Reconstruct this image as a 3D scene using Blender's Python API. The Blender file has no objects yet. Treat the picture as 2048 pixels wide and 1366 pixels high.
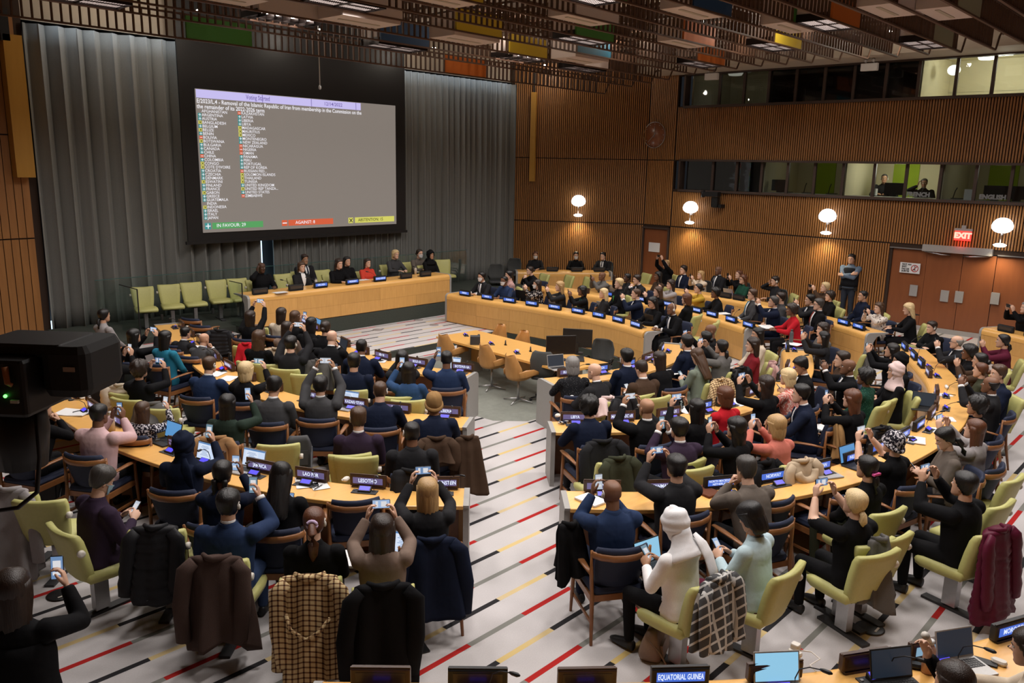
import bpy, bmesh, math, random
import numpy as np
from mathutils import Vector, Matrix, Euler
random.seed(7)
SC = bpy.context.scene
COL = SC.collection
PI = math.pi
# ------------------------------------------------------------------ camera, world, exposure
CAM_H = 4.0
FPX, PITCH, ROLL, YAW = 1626.58, 0.2120719, 0.02122636, 0.82536068
_c, _s = math.cos(PITCH), math.sin(PITCH)
_r0, _f0, _u0 = np.array([1, 0, 0.]), np.array([0, _c, -_s]), np.array([0, _s, _c])
_cr, _sr = math.cos(ROLL), math.sin(ROLL)
_cy, _sy = math.cos(YAW), math.sin(YAW)
_RZ = np.array([[_cy, _sy, 0], [-_sy, _cy, 0], [0, 0, 1.]])
CR = _RZ @ (_cr*_r0 + _sr*_u0)
CU = _RZ @ (-_sr*_r0 + _cr*_u0)
CF = _RZ @ _f0
camd = bpy.data.cameras.new('camera')
camd.sensor_width = 36.0
camd.lens = 36.0*FPX/2048.0
camd.clip_start, camd.clip_end = 0.05, 200
cam = bpy.data.objects.new('camera', camd)
COL.objects.link(cam)
cam.matrix_world = Matrix(((CR[0], CU[0], -CF[0], 0), (CR[1], CU[1], -CF[1], 0), (CR[2], CU[2], -CF[2], CAM_H), (0, 0, 0, 1)))
SC.camera = cam

def ray(x, y):
    return (x-1024)*CR - (y-683)*CU + FPX*CF
def un(x, y, z=0.0):
    d = ray(x, y); t = (z-CAM_H)/d[2]
    return float(d[0]*t), float(d[1]*t)
def onX(x, y, X0):
    d = ray(x, y); t = X0/d[0]
    return float(d[1]*t), float(CAM_H+d[2]*t)
def onY(x, y, Y0):
    d = ray(x, y); t = Y0/d[1]
    return float(d[0]*t), float(CAM_H+d[2]*t)

w = bpy.data.worlds.new('world'); SC.world = w
w.use_nodes = True
w.node_tree.nodes['Background'].inputs[0].default_value = (0.5, 0.55, 0.65, 1)
w.node_tree.nodes['Background'].inputs[1].default_value = 0.02
vs = SC.view_settings
vs.view_transform = 'Standard'
vs.look = 'None'
vs.gamma = 1.0
vs.use_curve_mapping = False
vs.exposure = 0.0
LAMP_W = 64.0
VOID_W = 26.0
WASH_W = 34.0
BOOTH_W = 26.0
SCONCE_W = 75.0
SC.cycles.max_bounces = 6
SC.cycles.diffuse_bounces = 3
SC.cycles.glossy_bounces = 3
SC.cycles.transmission_bounces = 4
SC.cycles.transparent_max_bounces = 12
SC.cycles.caustics_reflective = False
SC.cycles.caustics_refractive = False
SC.cycles.sample_clamp_indirect = 4.0
SC.cycles.use_denoising = True

# ------------------------------------------------------------------ materials
MATS = {}
def new_mat(name):
    m = bpy.data.materials.new(name); m.use_nodes = True
    nt = m.node_tree
    return m, nt, nt.nodes['Principled BSDF']
def lnk(nt, a, b): nt.links.new(a, b)
def math_node(nt, op, a=None, b=None, c=None):
    n = nt.nodes.new('ShaderNodeMath'); n.operation = op
    for i, v in enumerate((a, b, c)):
        if v is None: continue
        if isinstance(v, (int, float)): n.inputs[i].default_value = v
        else: nt.links.new(v, n.inputs[i])
    return n.outputs[0]
def mix_col(nt, fac, a, b):
    n = nt.nodes.new('ShaderNodeMix'); n.data_type = 'RGBA'
    for k, v in ((0, fac), (6, a), (7, b)):
        if isinstance(v, (int, float)): n.inputs[k].default_value = v
        elif isinstance(v, tuple): n.inputs[k].default_value = v if len(v) == 4 else v+(1,)
        else: nt.links.new(v, n.inputs[k])
    return n.outputs[2]
def pmat(name, col, rough=0.6, metal=0.0, var=0.12, scale=40.0, bump=0.0, bscale=200.0, spec=0.4, rnd=0.0, coat=0.0):
    """plain procedural material: base colour with noise variation, optional fine bump"""
    if name in MATS: return MATS[name]
    m, nt, b = new_mat(name)
    tc = nt.nodes.new('ShaderNodeTexCoord')
    nz = nt.nodes.new('ShaderNodeTexNoise'); nz.inputs['Scale'].default_value = scale; nz.inputs['Detail'].default_value = 3
    lnk(nt, tc.outputs['Object'], nz.inputs['Vector'])
    lo = tuple(max(0, c*(1-var)) for c in col); hi = tuple(min(1, c*(1+var)) for c in col)
    out = mix_col(nt, nz.outputs['Fac'], lo, hi)
    if rnd > 0:
        oi = nt.nodes.new('ShaderNodeObjectInfo')
        hs = nt.nodes.new('ShaderNodeHueSaturation')
        v = math_node(nt, 'MULTIPLY_ADD', oi.outputs['Random'], 2*rnd, 1-rnd)
        lnk(nt, v, hs.inputs['Value']); lnk(nt, out, hs.inputs['Color']); out = hs.outputs['Color']
    lnk(nt, out, b.inputs['Base Color'])
    b.inputs['Roughness'].default_value = rough; b.inputs['Metallic'].default_value = metal
    b.inputs['Specular IOR Level'].default_value = spec
    if coat: b.inputs['Coat Weight'].default_value = coat
    if bump > 0:
        n2 = nt.nodes.new('ShaderNodeTexNoise'); n2.inputs['Scale'].default_value = bscale
        lnk(nt, tc.outputs['Object'], n2.inputs['Vector'])
        bp = nt.nodes.new('ShaderNodeBump'); bp.inputs['Strength'].default_value = bump; bp.inputs['Distance'].default_value = 0.01
        lnk(nt, n2.outputs['Fac'], bp.inputs['Height']); lnk(nt, bp.outputs['Normal'], b.inputs['Normal'])
    MATS[name] = m
    return m
def emat(name, col, strength, base=(0.02, 0.02, 0.02)):
    if name in MATS: return MATS[name]
    m, nt, b = new_mat(name)
    b.inputs['Base Color'].default_value = base+(1,)
    b.inputs['Emission Color'].default_value = col+(1,)
    b.inputs['Emission Strength'].default_value = strength
    b.inputs['Roughness'].default_value = 0.4
    MATS[name] = m
    return m
def wood(name, c1, c2, scale=(1.2, 14, 14), rough=0.4, rnd=0.0, coat=0.0):
    if name in MATS: return MATS[name]
    m, nt, b = new_mat(name)
    tc = nt.nodes.new('ShaderNodeTexCoord'); mp = nt.nodes.new('ShaderNodeMapping')
    mp.inputs['Scale'].default_value = scale
    lnk(nt, tc.outputs['Object'], mp.inputs['Vector'])
    nz = nt.nodes.new('ShaderNodeTexNoise'); nz.inputs['Scale'].default_value = 3.0; nz.inputs['Detail'].default_value = 6; nz.inputs['Distortion'].default_value = 0.6
    lnk(nt, mp.outputs['Vector'], nz.inputs['Vector'])
    out = mix_col(nt, nz.outputs['Fac'], c1, c2)
    if rnd > 0:
        oi = nt.nodes.new('ShaderNodeObjectInfo'); hs = nt.nodes.new('ShaderNodeHueSaturation')
        v = math_node(nt, 'MULTIPLY_ADD', oi.outputs['Random'], 2*rnd, 1-rnd)
        lnk(nt, v, hs.inputs['Value']); lnk(nt, out, hs.inputs['Color']); out = hs.outputs['Color']
    lnk(nt, out, b.inputs['Base Color'])
    b.inputs['Roughness'].default_value = rough
    if coat: b.inputs['Coat Weight'].default_value = coat; b.inputs['Coat Roughness'].default_value = 0.25
    MATS[name] = m
    return m
def glass(name, tint=(0.8, 0.9, 0.88), alpha_mix=0.9):
    if name in MATS: return MATS[name]
    m, nt, b = new_mat(name)
    tr = nt.nodes.new('ShaderNodeBsdfTransparent'); tr.inputs[0].default_value = tint+(1,)
    gl = nt.nodes.new('ShaderNodeBsdfGlossy'); gl.inputs['Roughness'].default_value = 0.02; gl.inputs[0].default_value = (1, 1, 1, 1)
    fr = nt.nodes.new('ShaderNodeFresnel'); fr.inputs[0].default_value = 1.45
    mx = nt.nodes.new('ShaderNodeMixShader')
    f2 = math_node(nt, 'MULTIPLY', fr.outputs[0], alpha_mix)
    lnk(nt, f2, mx.inputs[0]); lnk(nt, tr.outputs[0], mx.inputs[1]); lnk(nt, gl.outputs[0], mx.inputs[2])
    lnk(nt, mx.outputs[0], nt.nodes['Material Output'].inputs['Surface'])
    MATS[name] = m
    return m

# ------------------------------------------------------------------ mesh helpers
class MB:
    def __init__(self): self.v = []; self.f = []; self.m = []; self.s = []
    def add(self, vs, fs, mi=0, smooth=False):
        o = len(self.v); self.v.extend([tuple(map(float, p)) for p in vs])
        for f in fs: self.f.append(tuple(i+o for i in f)); self.m.append(mi); self.s.append(smooth)
    def box(self, c, d, mi=0, rz=0.0, M=None):
        hx, hy, hz = d[0]/2, d[1]/2, d[2]/2
        P = [(-hx, -hy, -hz), (hx, -hy, -hz), (hx, hy, -hz), (-hx, hy, -hz), (-hx, -hy, hz), (hx, -hy, hz), (hx, hy, hz), (-hx, hy, hz)]
        if M is not None: P = [tuple(M @ Vector(p)) for p in P]
        elif rz: cs, sn = math.cos(rz), math.sin(rz); P = [(x*cs-y*sn, x*sn+y*cs, z) for x, y, z in P]
        P = [(x+c[0], y+c[1], z+c[2]) for x, y, z in P]
        self.add(P, [(0, 3, 2, 1), (4, 5, 6, 7), (0, 1, 5, 4), (1, 2, 6, 5), (2, 3, 7, 6), (3, 0, 4, 7)], mi)
    def rbox(self, c, d, r=0.01, mi=0, M=None, n=3):
        """box with rounded vertical (local z) edges and a small top/bottom chamfer"""
        hx, hy, hz = d[0]/2, d[1]/2, d[2]/2; r = min(r, hx*.98, hy*.98); ch = min(r*.6, hz*.9)
        def ring(ins, z):
            out = []
            for (sx, sy, a0) in ((1, 1, 0), (-1, 1, PI/2), (-1, -1, PI), (1, -1, 1.5*PI)):
                for k in range(n+1):
                    a = a0+k*PI/2/n; q = r-ins*0.5
                    out.append((sx*(hx-r)+math.cos(a)*max(q, .0005)-0*ins, sy*(hy-r)+math.sin(a)*max(q, .0005), z))
            return out
        self.loft([ring(ch, -hz), ring(0, -hz+ch), ring(0, hz-ch), ring(ch, hz)], mi, True, c, M, smooth=False)
    def loft(self, rings, mi=0, caps=True, c=(0, 0, 0), M=None, smooth=True, closed=True):
        n = len(rings[0]); P = []
        for r in rings:
            for p in r:
                q = (M @ Vector(p)) if M is not None else p
                P.append((q[0]+c[0], q[1]+c[1], q[2]+c[2]))
        F = []
        for i in range(len(rings)-1):
            for j in range(n if closed else n-1):
                k = (j+1) % n
                F.append((i*n+j, i*n+k, (i+1)*n+k, (i+1)*n+j))
        if caps and closed:
            F.append(tuple(reversed(range(n)))); F.append(tuple((len(rings)-1)*n+j for j in range(n)))
        self.add(P, F, mi, smooth)
    def tube(self, pts, rad, mi=0, n=8, flat=1.0, up=(0, 0, 1), caps=True, smooth=True):
        """tube through pts with radius/radii; flat scales the second cross axis"""
        pts = [np.array(p, float) for p in pts]
        if isinstance(rad, (int, float)): rad = [rad]*len(pts)
        rings = []
        for i, p in enumerate(pts):
            t = pts[min(i+1, len(pts)-1)]-pts[max(i-1, 0)]
            t = t/(np.linalg.norm(t)+1e-9)
            u = np.array(up, float); a = np.cross(u, t)
            if np.linalg.norm(a) < 1e-3: a = np.cross(np.array([1., 0.1, 0]), t)
            a /= np.linalg.norm(a); b = np.cross(t, a)
            rr = rad[i]; r1, r2 = (rr if isinstance(rr, tuple) else (rr, rr*flat))
            rings.append([tuple(p+a*r1*math.cos(q)+b*r2*math.sin(q)) for q in (2*PI*k/n for k in range(n))])
        self.loft(rings, mi, caps, smooth=smooth)
    def lathe(self, prof, c=(0, 0, 0), mi=0, n=20, M=None, sx=1, sy=1, smooth=True):
        rings = [[(r*math.cos(2*PI*k/n)*sx, r*math.sin(2*PI*k/n)*sy, z) for k in range(n)] for r, z in prof]
        self.loft(rings, mi, True, c, M, smooth)
    def sphere(self, c, r, mi=0, nu=12, nv=8, M=None):
        if isinstance(r, (int, float)): r = (r, r, r)
        prof = [(math.sin(PI*i/nv), -math.cos(PI*i/nv)) for i in range(nv+1)]
        prof[0] = (0.02, -1); prof[-1] = (0.02, 1)
        rings = [[(a*math.cos(2*PI*k/nu)*r[0], a*math.sin(2*PI*k/nu)*r[1], z*r[2]) for k in range(nu)] for a, z in prof]
        self.loft(rings, mi, True, c, M, True)
    def quad(self, a, b, c, d, mi=0): self.add([a, b, c, d], [(0, 1, 2, 3)], mi)
    def mesh(self, name, mats):
        me = bpy.data.meshes.new(name)
        me.from_pydata(self.v, [], self.f)
        me.polygons.foreach_set('material_index', self.m)
        me.polygons.foreach_set('use_smooth', self.s)
        for m in (mats if isinstance(mats, (list, tuple)) else [mats]): me.materials.append(m)
        me.update()
        return me
    def obj(self, name, mats, parent=None, loc=None, rz=None):
        o = bpy.data.objects.new(name, self.mesh(name, mats)); COL.objects.link(o)
        if parent is not None: o.parent = parent
        if loc is not None: o.location = loc
        if rz is not None: o.rotation_euler = (0, 0, rz)
        return o
def inst(name, me, parent=None, loc=None, rz=None, M=None):
    o = bpy.data.objects.new(name, me); COL.objects.link(o)
    if parent is not None: o.parent = parent
    if M is not None: o.matrix_local = M
    else:
        if loc is not None: o.location = loc
        if rz is not None: o.rotation_euler = (0, 0, rz)
    return o
USED = {}
def tag(o, label, cat, group=None, kind=None):
    if label in USED:
        USED[label] += 1
        print('DUPLABEL', label)
    USED[label] = USED.get(label, 0)+1
    o['label'] = label; o['category'] = cat
    if group: o['group'] = group
    if kind: o['kind'] = kind
    return o
def thing(name, label, cat, loc=(0, 0, 0), rz=0.0, group=None):
    o = bpy.data.objects.new(name, None); COL.objects.link(o)
    o.empty_display_size = 0.1; o.location = loc; o.rotation_euler = (0, 0, rz)
    return tag(o, label, cat, group)
def struct(o): o['kind'] = 'structure'; return o
def stuff(o): o['kind'] = 'stuff'; return o
TXT = {}
def text_mesh(s, size=1.0, align='CENTER', bold=0.0):
    key = (s, size, align, bold)
    if key in TXT: return TXT[key]
    cu = bpy.data.curves.new('text', 'FONT'); cu.body = s; cu.size = size; cu.align_x = align; cu.align_y = 'CENTER'
    cu.resolution_u = 2; cu.offset = bold
    o = bpy.data.objects.new('text', cu); COL.objects.link(o)
    dg = bpy.context.evaluated_depsgraph_get(); dg.update()
    me = bpy.data.meshes.new_from_object(o.evaluated_get(dg))
    bpy.data.objects.remove(o)
    TXT[key] = me
    return me
# ------------------------------------------------------------------ shared materials
M_WOODT = wood('desk_top_wood', (0.66, 0.345, 0.085), (0.80, 0.45, 0.135), rough=0.32, coat=0.25)
M_WOODF = wood('desk_front_wood', (0.52, 0.27, 0.075), (0.70, 0.39, 0.125), scale=(9, 9, 1.0), rough=0.4, rnd=0.09)
M_CHAIRW = wood('chair_wood', (0.17, 0.065, 0.022), (0.30, 0.125, 0.042), scale=(4, 4, 4), rough=0.38)
M_SLAT = wood('slat_wood', (0.25, 0.105, 0.028), (0.43, 0.19, 0.055), scale=(5, 5, .35), rough=0.45)
M_SLATB = pmat('slat_backing', (0.035, 0.018, 0.01), 0.8)
M_DOOR = wood('door_wood', (0.20, 0.062, 0.022), (0.27, 0.09, 0.032), scale=(3, 3, .5), rough=0.35, coat=.3)
M_GREY = pmat('end_panel_grey', (0.30, 0.29, 0.275), 0.5, var=.06)
M_STEEL = pmat('brushed_steel', (0.45, 0.45, 0.46), 0.35, 0.9, var=.08)
M_ALU = pmat('pale_aluminium', (0.42, 0.41, 0.40), 0.45, 0.4, var=.05)
M_BLACK = pmat('black_plastic', (0.012, 0.012, 0.013), 0.45)
M_DARK = pmat('dark_grey', (0.035, 0.035, 0.038), 0.6)
M_NAVY = pmat('navy_upholstery', (0.012, 0.018, 0.045), 0.75, bump=.15, bscale=400)
M_GREEN = pmat('green_leather', (0.44, 0.425, 0.155), 0.5, var=.08, bump=.08, bscale=300)
M_WHITE = pmat('white_paper', (0.72, 0.72, 0.72), 0.7, var=.03)
M_WPL = pmat('white_plastic', (0.62, 0.58, 0.52), 0.4, var=.03)
M_BEIGE = pmat('beige_plaster', (0.50, 0.44, 0.36), 0.8, var=.05, scale=4)
M_GCARP = pmat('grey_carpet', (0.20, 0.21, 0.185), 0.95, var=.15, scale=12, bump=.3, bscale=600, spec=.1)
M_DCARP = pmat('dark_carpet', (0.055, 0.062, 0.052), 0.95, var=.2, scale=30, bump=.3, bscale=600, spec=.1)
M_BROWN = pmat('beam_brown', (0.11, 0.058, 0.036), 0.55, var=.1)

def carpet_mat():
    m, nt, b = new_mat('striped_carpet')
    geo = nt.nodes.new('ShaderNodeTexCoord')
    sp = nt.nodes.new('ShaderNodeSeparateXYZ'); lnk(nt, geo.outputs['Object'], sp.inputs[0])
    X, Y = sp.outputs[0], sp.outputs[1]
    q = math_node(nt, 'DIVIDE', math_node(nt, 'SUBTRACT', Y, 4.80), 0.3417)
    n = math_node(nt, 'ROUND', q)
    dist = math_node(nt, 'ABSOLUTE', math_node(nt, 'SUBTRACT', q, n))
    online = math_node(nt, 'LESS_THAN', dist, 0.082)
    par = math_node(nt, 'ABSOLUTE', math_node(nt, 'MODULO', n, 2.0))
    odd = math_node(nt, 'GREATER_THAN', par, 0.5)
    sh = math_node(nt, 'MULTIPLY', n, 0.33)
    ue = math_node(nt, 'FRACT', math_node(nt, 'DIVIDE', math_node(nt, 'ADD', math_node(nt, 'SUBTRACT', X, 4.398), sh), 1.372))
    uo = math_node(nt, 'FRACT', math_node(nt, 'DIVIDE', math_node(nt, 'ADD', math_node(nt, 'SUBTRACT', X, 5.057-0.33), sh), 1.372))
    ee = math_node(nt, 'LESS_THAN', ue, 0.5); oo = math_node(nt, 'LESS_THAN', uo, 0.5)
    nz = nt.nodes.new('ShaderNodeTexNoise'); nz.inputs['Scale'].default_value = 90; lnk(nt, geo.outputs['Object'], nz.inputs['Vector'])
    nb = nt.nodes.new('ShaderNodeTexNoise'); nb.inputs['Scale'].default_value = 1.1; nb.inputs['Detail'].default_value = 5; lnk(nt, geo.outputs['Object'], nb.inputs['Vector'])
    base = mix_col(nt, nz.outputs['Fac'], (0.47, 0.452, 0.458), (0.57, 0.548, 0.552))
    dirt = mix_col(nt, nb.outputs['Fac'], (0.80, 0.79, 0.77), (1.05, 1.04, 1.04))
    mul = nt.nodes.new('ShaderNodeMix'); mul.data_type = 'RGBA'; mul.blend_type = 'MULTIPLY'; mul.inputs[0].default_value = 1
    lnk(nt, base, mul.inputs[6]); lnk(nt, dirt, mul.inputs[7]); base = mul.outputs[2]
    # the yellow pieces are thin and let the grey show through
    yl = mix_col(nt, math_node(nt, 'MULTIPLY', nb.outputs['Fac'], 0.75), (0.62, 0.42, 0.06), base)
    ev = mix_col(nt, ee, yl, (0.025, 0.024, 0.026))
    od = mix_col(nt, oo, (0.20, 0.20, 0.18), (0.36, 0.02, 0.018))
    st = mix_col(nt, odd, ev, od)
    out = mix_col(nt, online, base, st)
    lnk(nt, out, b.inputs['Base Color'])
    b.inputs['Roughness'].default_value = 0.95; b.inputs['Specular IOR Level'].default_value = 0.1
    bp = nt.nodes.new('ShaderNodeBump'); bp.inputs['Strength'].default_value = 0.35; bp.inputs['Distance'].default_value = 0.004
    n3 = nt.nodes.new('ShaderNodeTexNoise'); n3.inputs['Scale'].default_value = 350; lnk(nt, geo.outputs['Object'], n3.inputs['Vector'])
    lnk(nt, n3.outputs['Fac'], bp.inputs['Height']); lnk(nt, bp.outputs['Normal'], b.inputs['Normal'])
    return m
M_CARPET = carpet_mat()

# ------------------------------------------------------------------ floor with the sunken pit
PIT = [(8.98, 9.05), (9.0, 8.68), (9.38, 8.28), (10.0, 8.22), (11.2, 7.98), (12.6, 8.05), (13.5, 8.75), (13.9, 9.15), (14.11, 9.75), (14.30, 10.45), (14.38, 11.3), (14.37, 12.2), (14.31, 13.1), (14.24, 13.65), (10.4, 13.65), (9.55, 13.3), (9.12, 12.4), (8.9, 11.2)]
PIT_Z = -0.30
bm = bmesh.new()
outer = [bm.verts.new((x, y, 0)) for x, y in ((-5, -4.5), (22.8, -4.5), (22.8, 15.25), (20.45, 19.0), (-5, 19.0))]
hole = [bm.verts.new((x, y, 0)) for x, y in PIT]
ed = []
for lp in (outer, hole):
    for i in range(len(lp)): ed.append(bm.edges.new((lp[i], lp[(i+1) % len(lp)])))
bmesh.ops.triangle_fill(bm, use_beauty=True, use_dissolve=False, edges=ed)
for f in bm.faces:
    if f.normal.z < 0: f.normal_flip()
me = bpy.data.meshes.new('floor'); bm.to_mesh(me); bm.free(); me.materials.append(M_CARPET)
o = bpy.data.objects.new('floor', me); COL.objects.link(o); struct(o)
FLOOR = o
b = MB()
n = len(PIT)
b.add([(x, y, PIT_Z) for x, y in PIT], [tuple(range(n))], 0)
ris = [(x, y, 0) for x, y in PIT]+[(x, y, PIT_Z) for x, y in PIT]
b.add(ris, [(i, i+n, (i+1) % n+n, (i+1) % n) for i in range(n)], 1)
o = b.obj('pit_floor', [M_GCARP, M_DCARP], FLOOR)
# a lower step along the far rim of the pit
b = MB(); b.box((12.3, 13.45, -0.225), (3.4, .4, .15), 0); b.obj('pit_step', [M_CARPET], FLOOR)

# dais platform, left steps
b = MB()
b.box((12.45, 17.6, .175), (6.9, 2.8, .35), 0)
b.box((7.4, 17.9, .175), (3.2, 2.2, .35), 0)
b.box((17.6, 17.9, .175), (3.4, 2.2, .35), 0)
struct(b.obj('floor_dais', [M_DCARP]))
b = MB()
for k, (y, z) in enumerate(((16.62, .23), (16.42, .115))): b.box((7.6, y, z/2), (2.6, .36, z), 0)
for k, (y, z) in enumerate(((16.62, .23), (16.42, .115))): b.box((16.1, y+.3, z/2), (1.7, .36, z), 0)
struct(b.obj('trim_1', [M_CARPET]))

# ------------------------------------------------------------------ walls
WX = 22.8
CORNER = (22.8, 15.25)
CW0, CW1 = np.array([22.8, 15.25]), np.array([20.45, 19.05])
def slat_strip(mb, p0, p1, z0, z1, pitch=0.066, wd=0.038, dp=0.034, nrm=None):
    """vertical wooden slats standing proud of a wall line p0-p1 (normal to the left of p0->p1 unless given)"""
    p0, p1 = np.array(p0, float), np.array(p1, float)
    L = np.linalg.norm(p1-p0); t = (p1-p0)/L
    nv = np.array(nrm if nrm is not None else (-t[1], t[0]), float)
    k = int(L/pitch)
    for i in range(k):
        a = p0+t*(i*pitch+pitch/2-wd/2); c = a+t*wd; jz = random.uniform(0, .004)
        q = [a, a+nv*(dp+jz), c+nv*(dp+jz), c]
        v = [(x, y, z0) for x, y in q]+[(x, y, z1) for x, y in q]
        mb.add(v, [(0, 1, 5, 4), (1, 2, 6, 5), (2, 3, 7, 6), (4, 5, 6, 7), (0, 3, 2, 1)])
# window wall: one backing with openings
UP_Z = (5.93, 6.83); LO_Z = (3.40, 4.27)
Y_L = 14.2
Y_END = -4.5
DOORS = [(14.28, 15.2, 2.11), (3.55, 7.33, 2.11)]
b = MB()
def wallrect(y0, y1, z0, z1): b.box((WX+.06, (y0+y1)/2, (z0+z1)/2), (.12, abs(y1-y0), z1-z0))
wallrect(Y_L, 15.3, 2.11, 7.6); wallrect(15.2, 15.3, 0, 2.11)
wallrect(Y_END, Y_L, 2.11, LO_Z[0]); wallrect(Y_END, Y_L, LO_Z[1], UP_Z[0]); wallrect(Y_END, Y_L, UP_Z[1], 7.6)
wallrect(7.33, 14.28, 0, 2.11); wallrect(Y_END, 3.55, 0, 2.11); wallrect(Y_L, 14.28, 2.11, 2.2)
WALLR = struct(b.obj('wall_right', [M_SLATB]))
b = MB()
nx = (-1, 0)
SEAMS = [(0.1, 2.2), (2.24, 3.33)]
for y0, y1, z0, z1 in ((7.4, 14.22, .1, 2.2), (15.2, 15.25, .1, 2.2), (-4.5, 3.5, .1, 2.2), (-4.5, 14.22, 2.24, 3.32), (-4.5, 14.22, 4.31, 5.9), (14.22, 15.25, 2.24, 4.28), (14.22, 15.25, 4.31, 7.3)):
    slat_strip(b, (WX, y0), (WX, y1), z0, z1, nrm=nx)
stuff(b.obj('wall_slats', [M_SLAT], WALLR))
# clock wall (splayed)
b = MB()
d = (CW1-CW0)/np.linalg.norm(CW1-CW0); cn = np.array([-d[1], d[0]])
ang = math.atan2(d[1], d[0])
mid = (CW0+CW1)/2 - cn*.06
b.box((mid[0], mid[1], 3.8), (np.linalg.norm(CW1-CW0)+.1, .12, 7.6), 0, ang)
WALLC = struct(b.obj('wall_splayed', [M_SLATB]))
b = MB()
for z0, z1 in ((.1, 2.2), (2.24, 4.28), (4.31, 7.3)): slat_strip(b, CW0+cn*.0, CW1, z0, z1, nrm=cn)
stuff(b.obj('wall_slats', [M_SLAT], WALLC))
# back wall left of and above the curtain
b = MB()
b.box((.45, 19.1, 3.8), (10.9, .12, 7.6), 0)
WALLB = struct(b.obj('wall_back', [M_SLATB]))
b = MB(); slat_strip(b, (-4, 19.04), (5.86, 19.04), .1, 2.3, .15, .135, .03, (0, -1)); slat_strip(b, (-4, 19.04), (5.86, 19.04), 2.33, 4.4, .15, .135, .03, (0, -1)); slat_strip(b, (-4, 19.04), (5.86, 19.04), 4.43, 6.7, .15, .135, .03, (0, -1))
stuff(b.obj('wall_slats', [M_SLAT], WALLB))
b = MB(); b.box((13, 19.25, 7.15), (16, .1, .9), 0); b.obj('upper_band', [M_BEIGE], WALLB)
b = MB(); b.box((13, 19.9, 3.2), (17, .1, 8), 0); b.obj('curtain_recess', [M_DARK], WALLB)
# left and rear walls that close the hall
b = MB(); b.box((-5.06, 7.3, 3.8), (.12, 23.6, 7.6)); struct(b.obj('wall_left', [M_SLAT]))
b = MB(); b.box((8.9, -4.56, 3.8), (27.8, .12, 7.6)); struct(b.obj('wall_rear', [M_SLAT]))
# skirting on the right wall
b = MB(); b.box((WX-.02, 9.5, .05), (.05, 12, .1)); b.box((WX-.015, 4.5, .06), (.03, 5.6, .12)); struct(b.obj('baseboard_right', [M_ALU]))
# yellow vertical fins at both sides of the curtain
b = MB(); b.box((5.62, 18.85, 4.95), (.34, .3, 2.75)); o = b.obj('wall_fin', [wood('fin_wood', (.40, .20, .025), (.50, .26, .04), (4, 4, .4))]); tag(o, 'yellow wooden fin hanging left of the grey curtain', 'wall panel')
b = MB(); b.box((5.5, 18.8, 6.5), (.16, .2, .6)); b.obj('fin_hanger', [M_BLACK], o, (0, 0, 0))
b = MB(); p = CW0+d*3.75+cn*.10; b.box((p[0], p[1], 4.95), (.17, .2, 2.85), 0, ang); o = b.obj('wall_fin', [MATS['fin_wood']]); tag(o, 'yellow wooden fin on the slatted wall right of the curtain', 'wall panel')
b = MB(); b.box((p[0], p[1], 6.75), (.05, .06, .75), 0, ang); b.obj('fin_hanger', [M_BLACK], o)

# ------------------------------------------------------------------ curtain
def curtain():
    """pleated grey drape; two widths that part a little behind the dais"""
    M = pmat('curtain_grey', (0.23, 0.23, 0.215), 0.9, var=.12, scale=60, bump=.15, bscale=500, spec=.15)
    for name, x0, x1, pitch, amp, lab in (('curtain', 5.9, 11.02, .36, .12, 'grey pleated curtain left of the split behind the dais'), ('curtain', 11.32, 20.75, .235, .10, 'grey pleated curtain right of the split behind the dais')):
        b = MB(); N = int((x1-x0)/pitch*10); zs = [.22, .8, 2.2, 4.2, 6.2, 6.62]
        rg = []
        rnd = random.Random(3)
        ph = [rnd.uniform(-.5, .5) for _ in range(400)]
        for z in zs:
            row = []
            for i in range(N+1):
                x = x0+(x1-x0)*i/N; k = (x-x0)/pitch; j = int(k); f = k-j
                pe = ph[j]*(1-f)+ph[j+1]*f
                y = 18.98+amp*(1.15+.25*pe)*math.sin(2*PI*(k+.16*pe))*(.75+.25*min(1, (6.7-z)/1.5)) + .02*math.sin(k*1.7)
                row.append((x+.03*math.sin(2*PI*k*2)*(1), y, z))
            rg.append(row)
        b.loft(rg, 0, False, smooth=True, closed=False)
        o = b.obj(name, [M]); o.modifiers.new('thick', 'SOLIDIFY').thickness = .008
        tag(o, lab, 'curtain')
curtain()
# daylight behind the curtain: a strip window at its foot and at the split
b = MB(); b.box((13.2, 19.6, .32), (15, .05, .2)); b.box((11.17, 19.6, 1.2), (.34, .05, 2.0))
o = struct(b.obj('window_3', [emat('daylight', (.55, .8, 1.0), 2.2)]))

# ------------------------------------------------------------------ ceiling
b = MB(); b.box((9, 7.3, 7.72), (29, 24.4, .1)); CEIL = struct(b.obj('ceiling', [pmat('ceiling_plaster', (.42, .37, .31), .9, var=.05, scale=3)]))
b = MB(); b.box((22.15, 5.2, 7.28), (1.3, 19.5, .82)); b.obj('soffit', [M_BEIGE], CEIL)
BEAMS = [(15.0, 6.14), (14.05, 6.30), (13.41, 6.36), (12.83, 6.42), (12.04, 6.52), (11.42, 6.56), (10.8, 6.58)]
y = 10.12
while y > .6: BEAMS.append((y, 6.6)); y -= .657
BX0, BX1 = 1.2, 20.0
SP = .145
COLS = {'g': (.07, .25, .05), 'y': (.68, .50, .04), 'b': (.02, .07, .18), 'o': (.62, .17, .03), 't': (.02, .12, .19), 'w': (.66, .56, .52), 'k': (.46, .40, .32), 'd': (.03, .045, .03), 'v': (.36, .36, .24)}
for k_, c_ in COLS.items(): pmat('panel_'+k_, c_, .6, var=.05)
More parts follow.
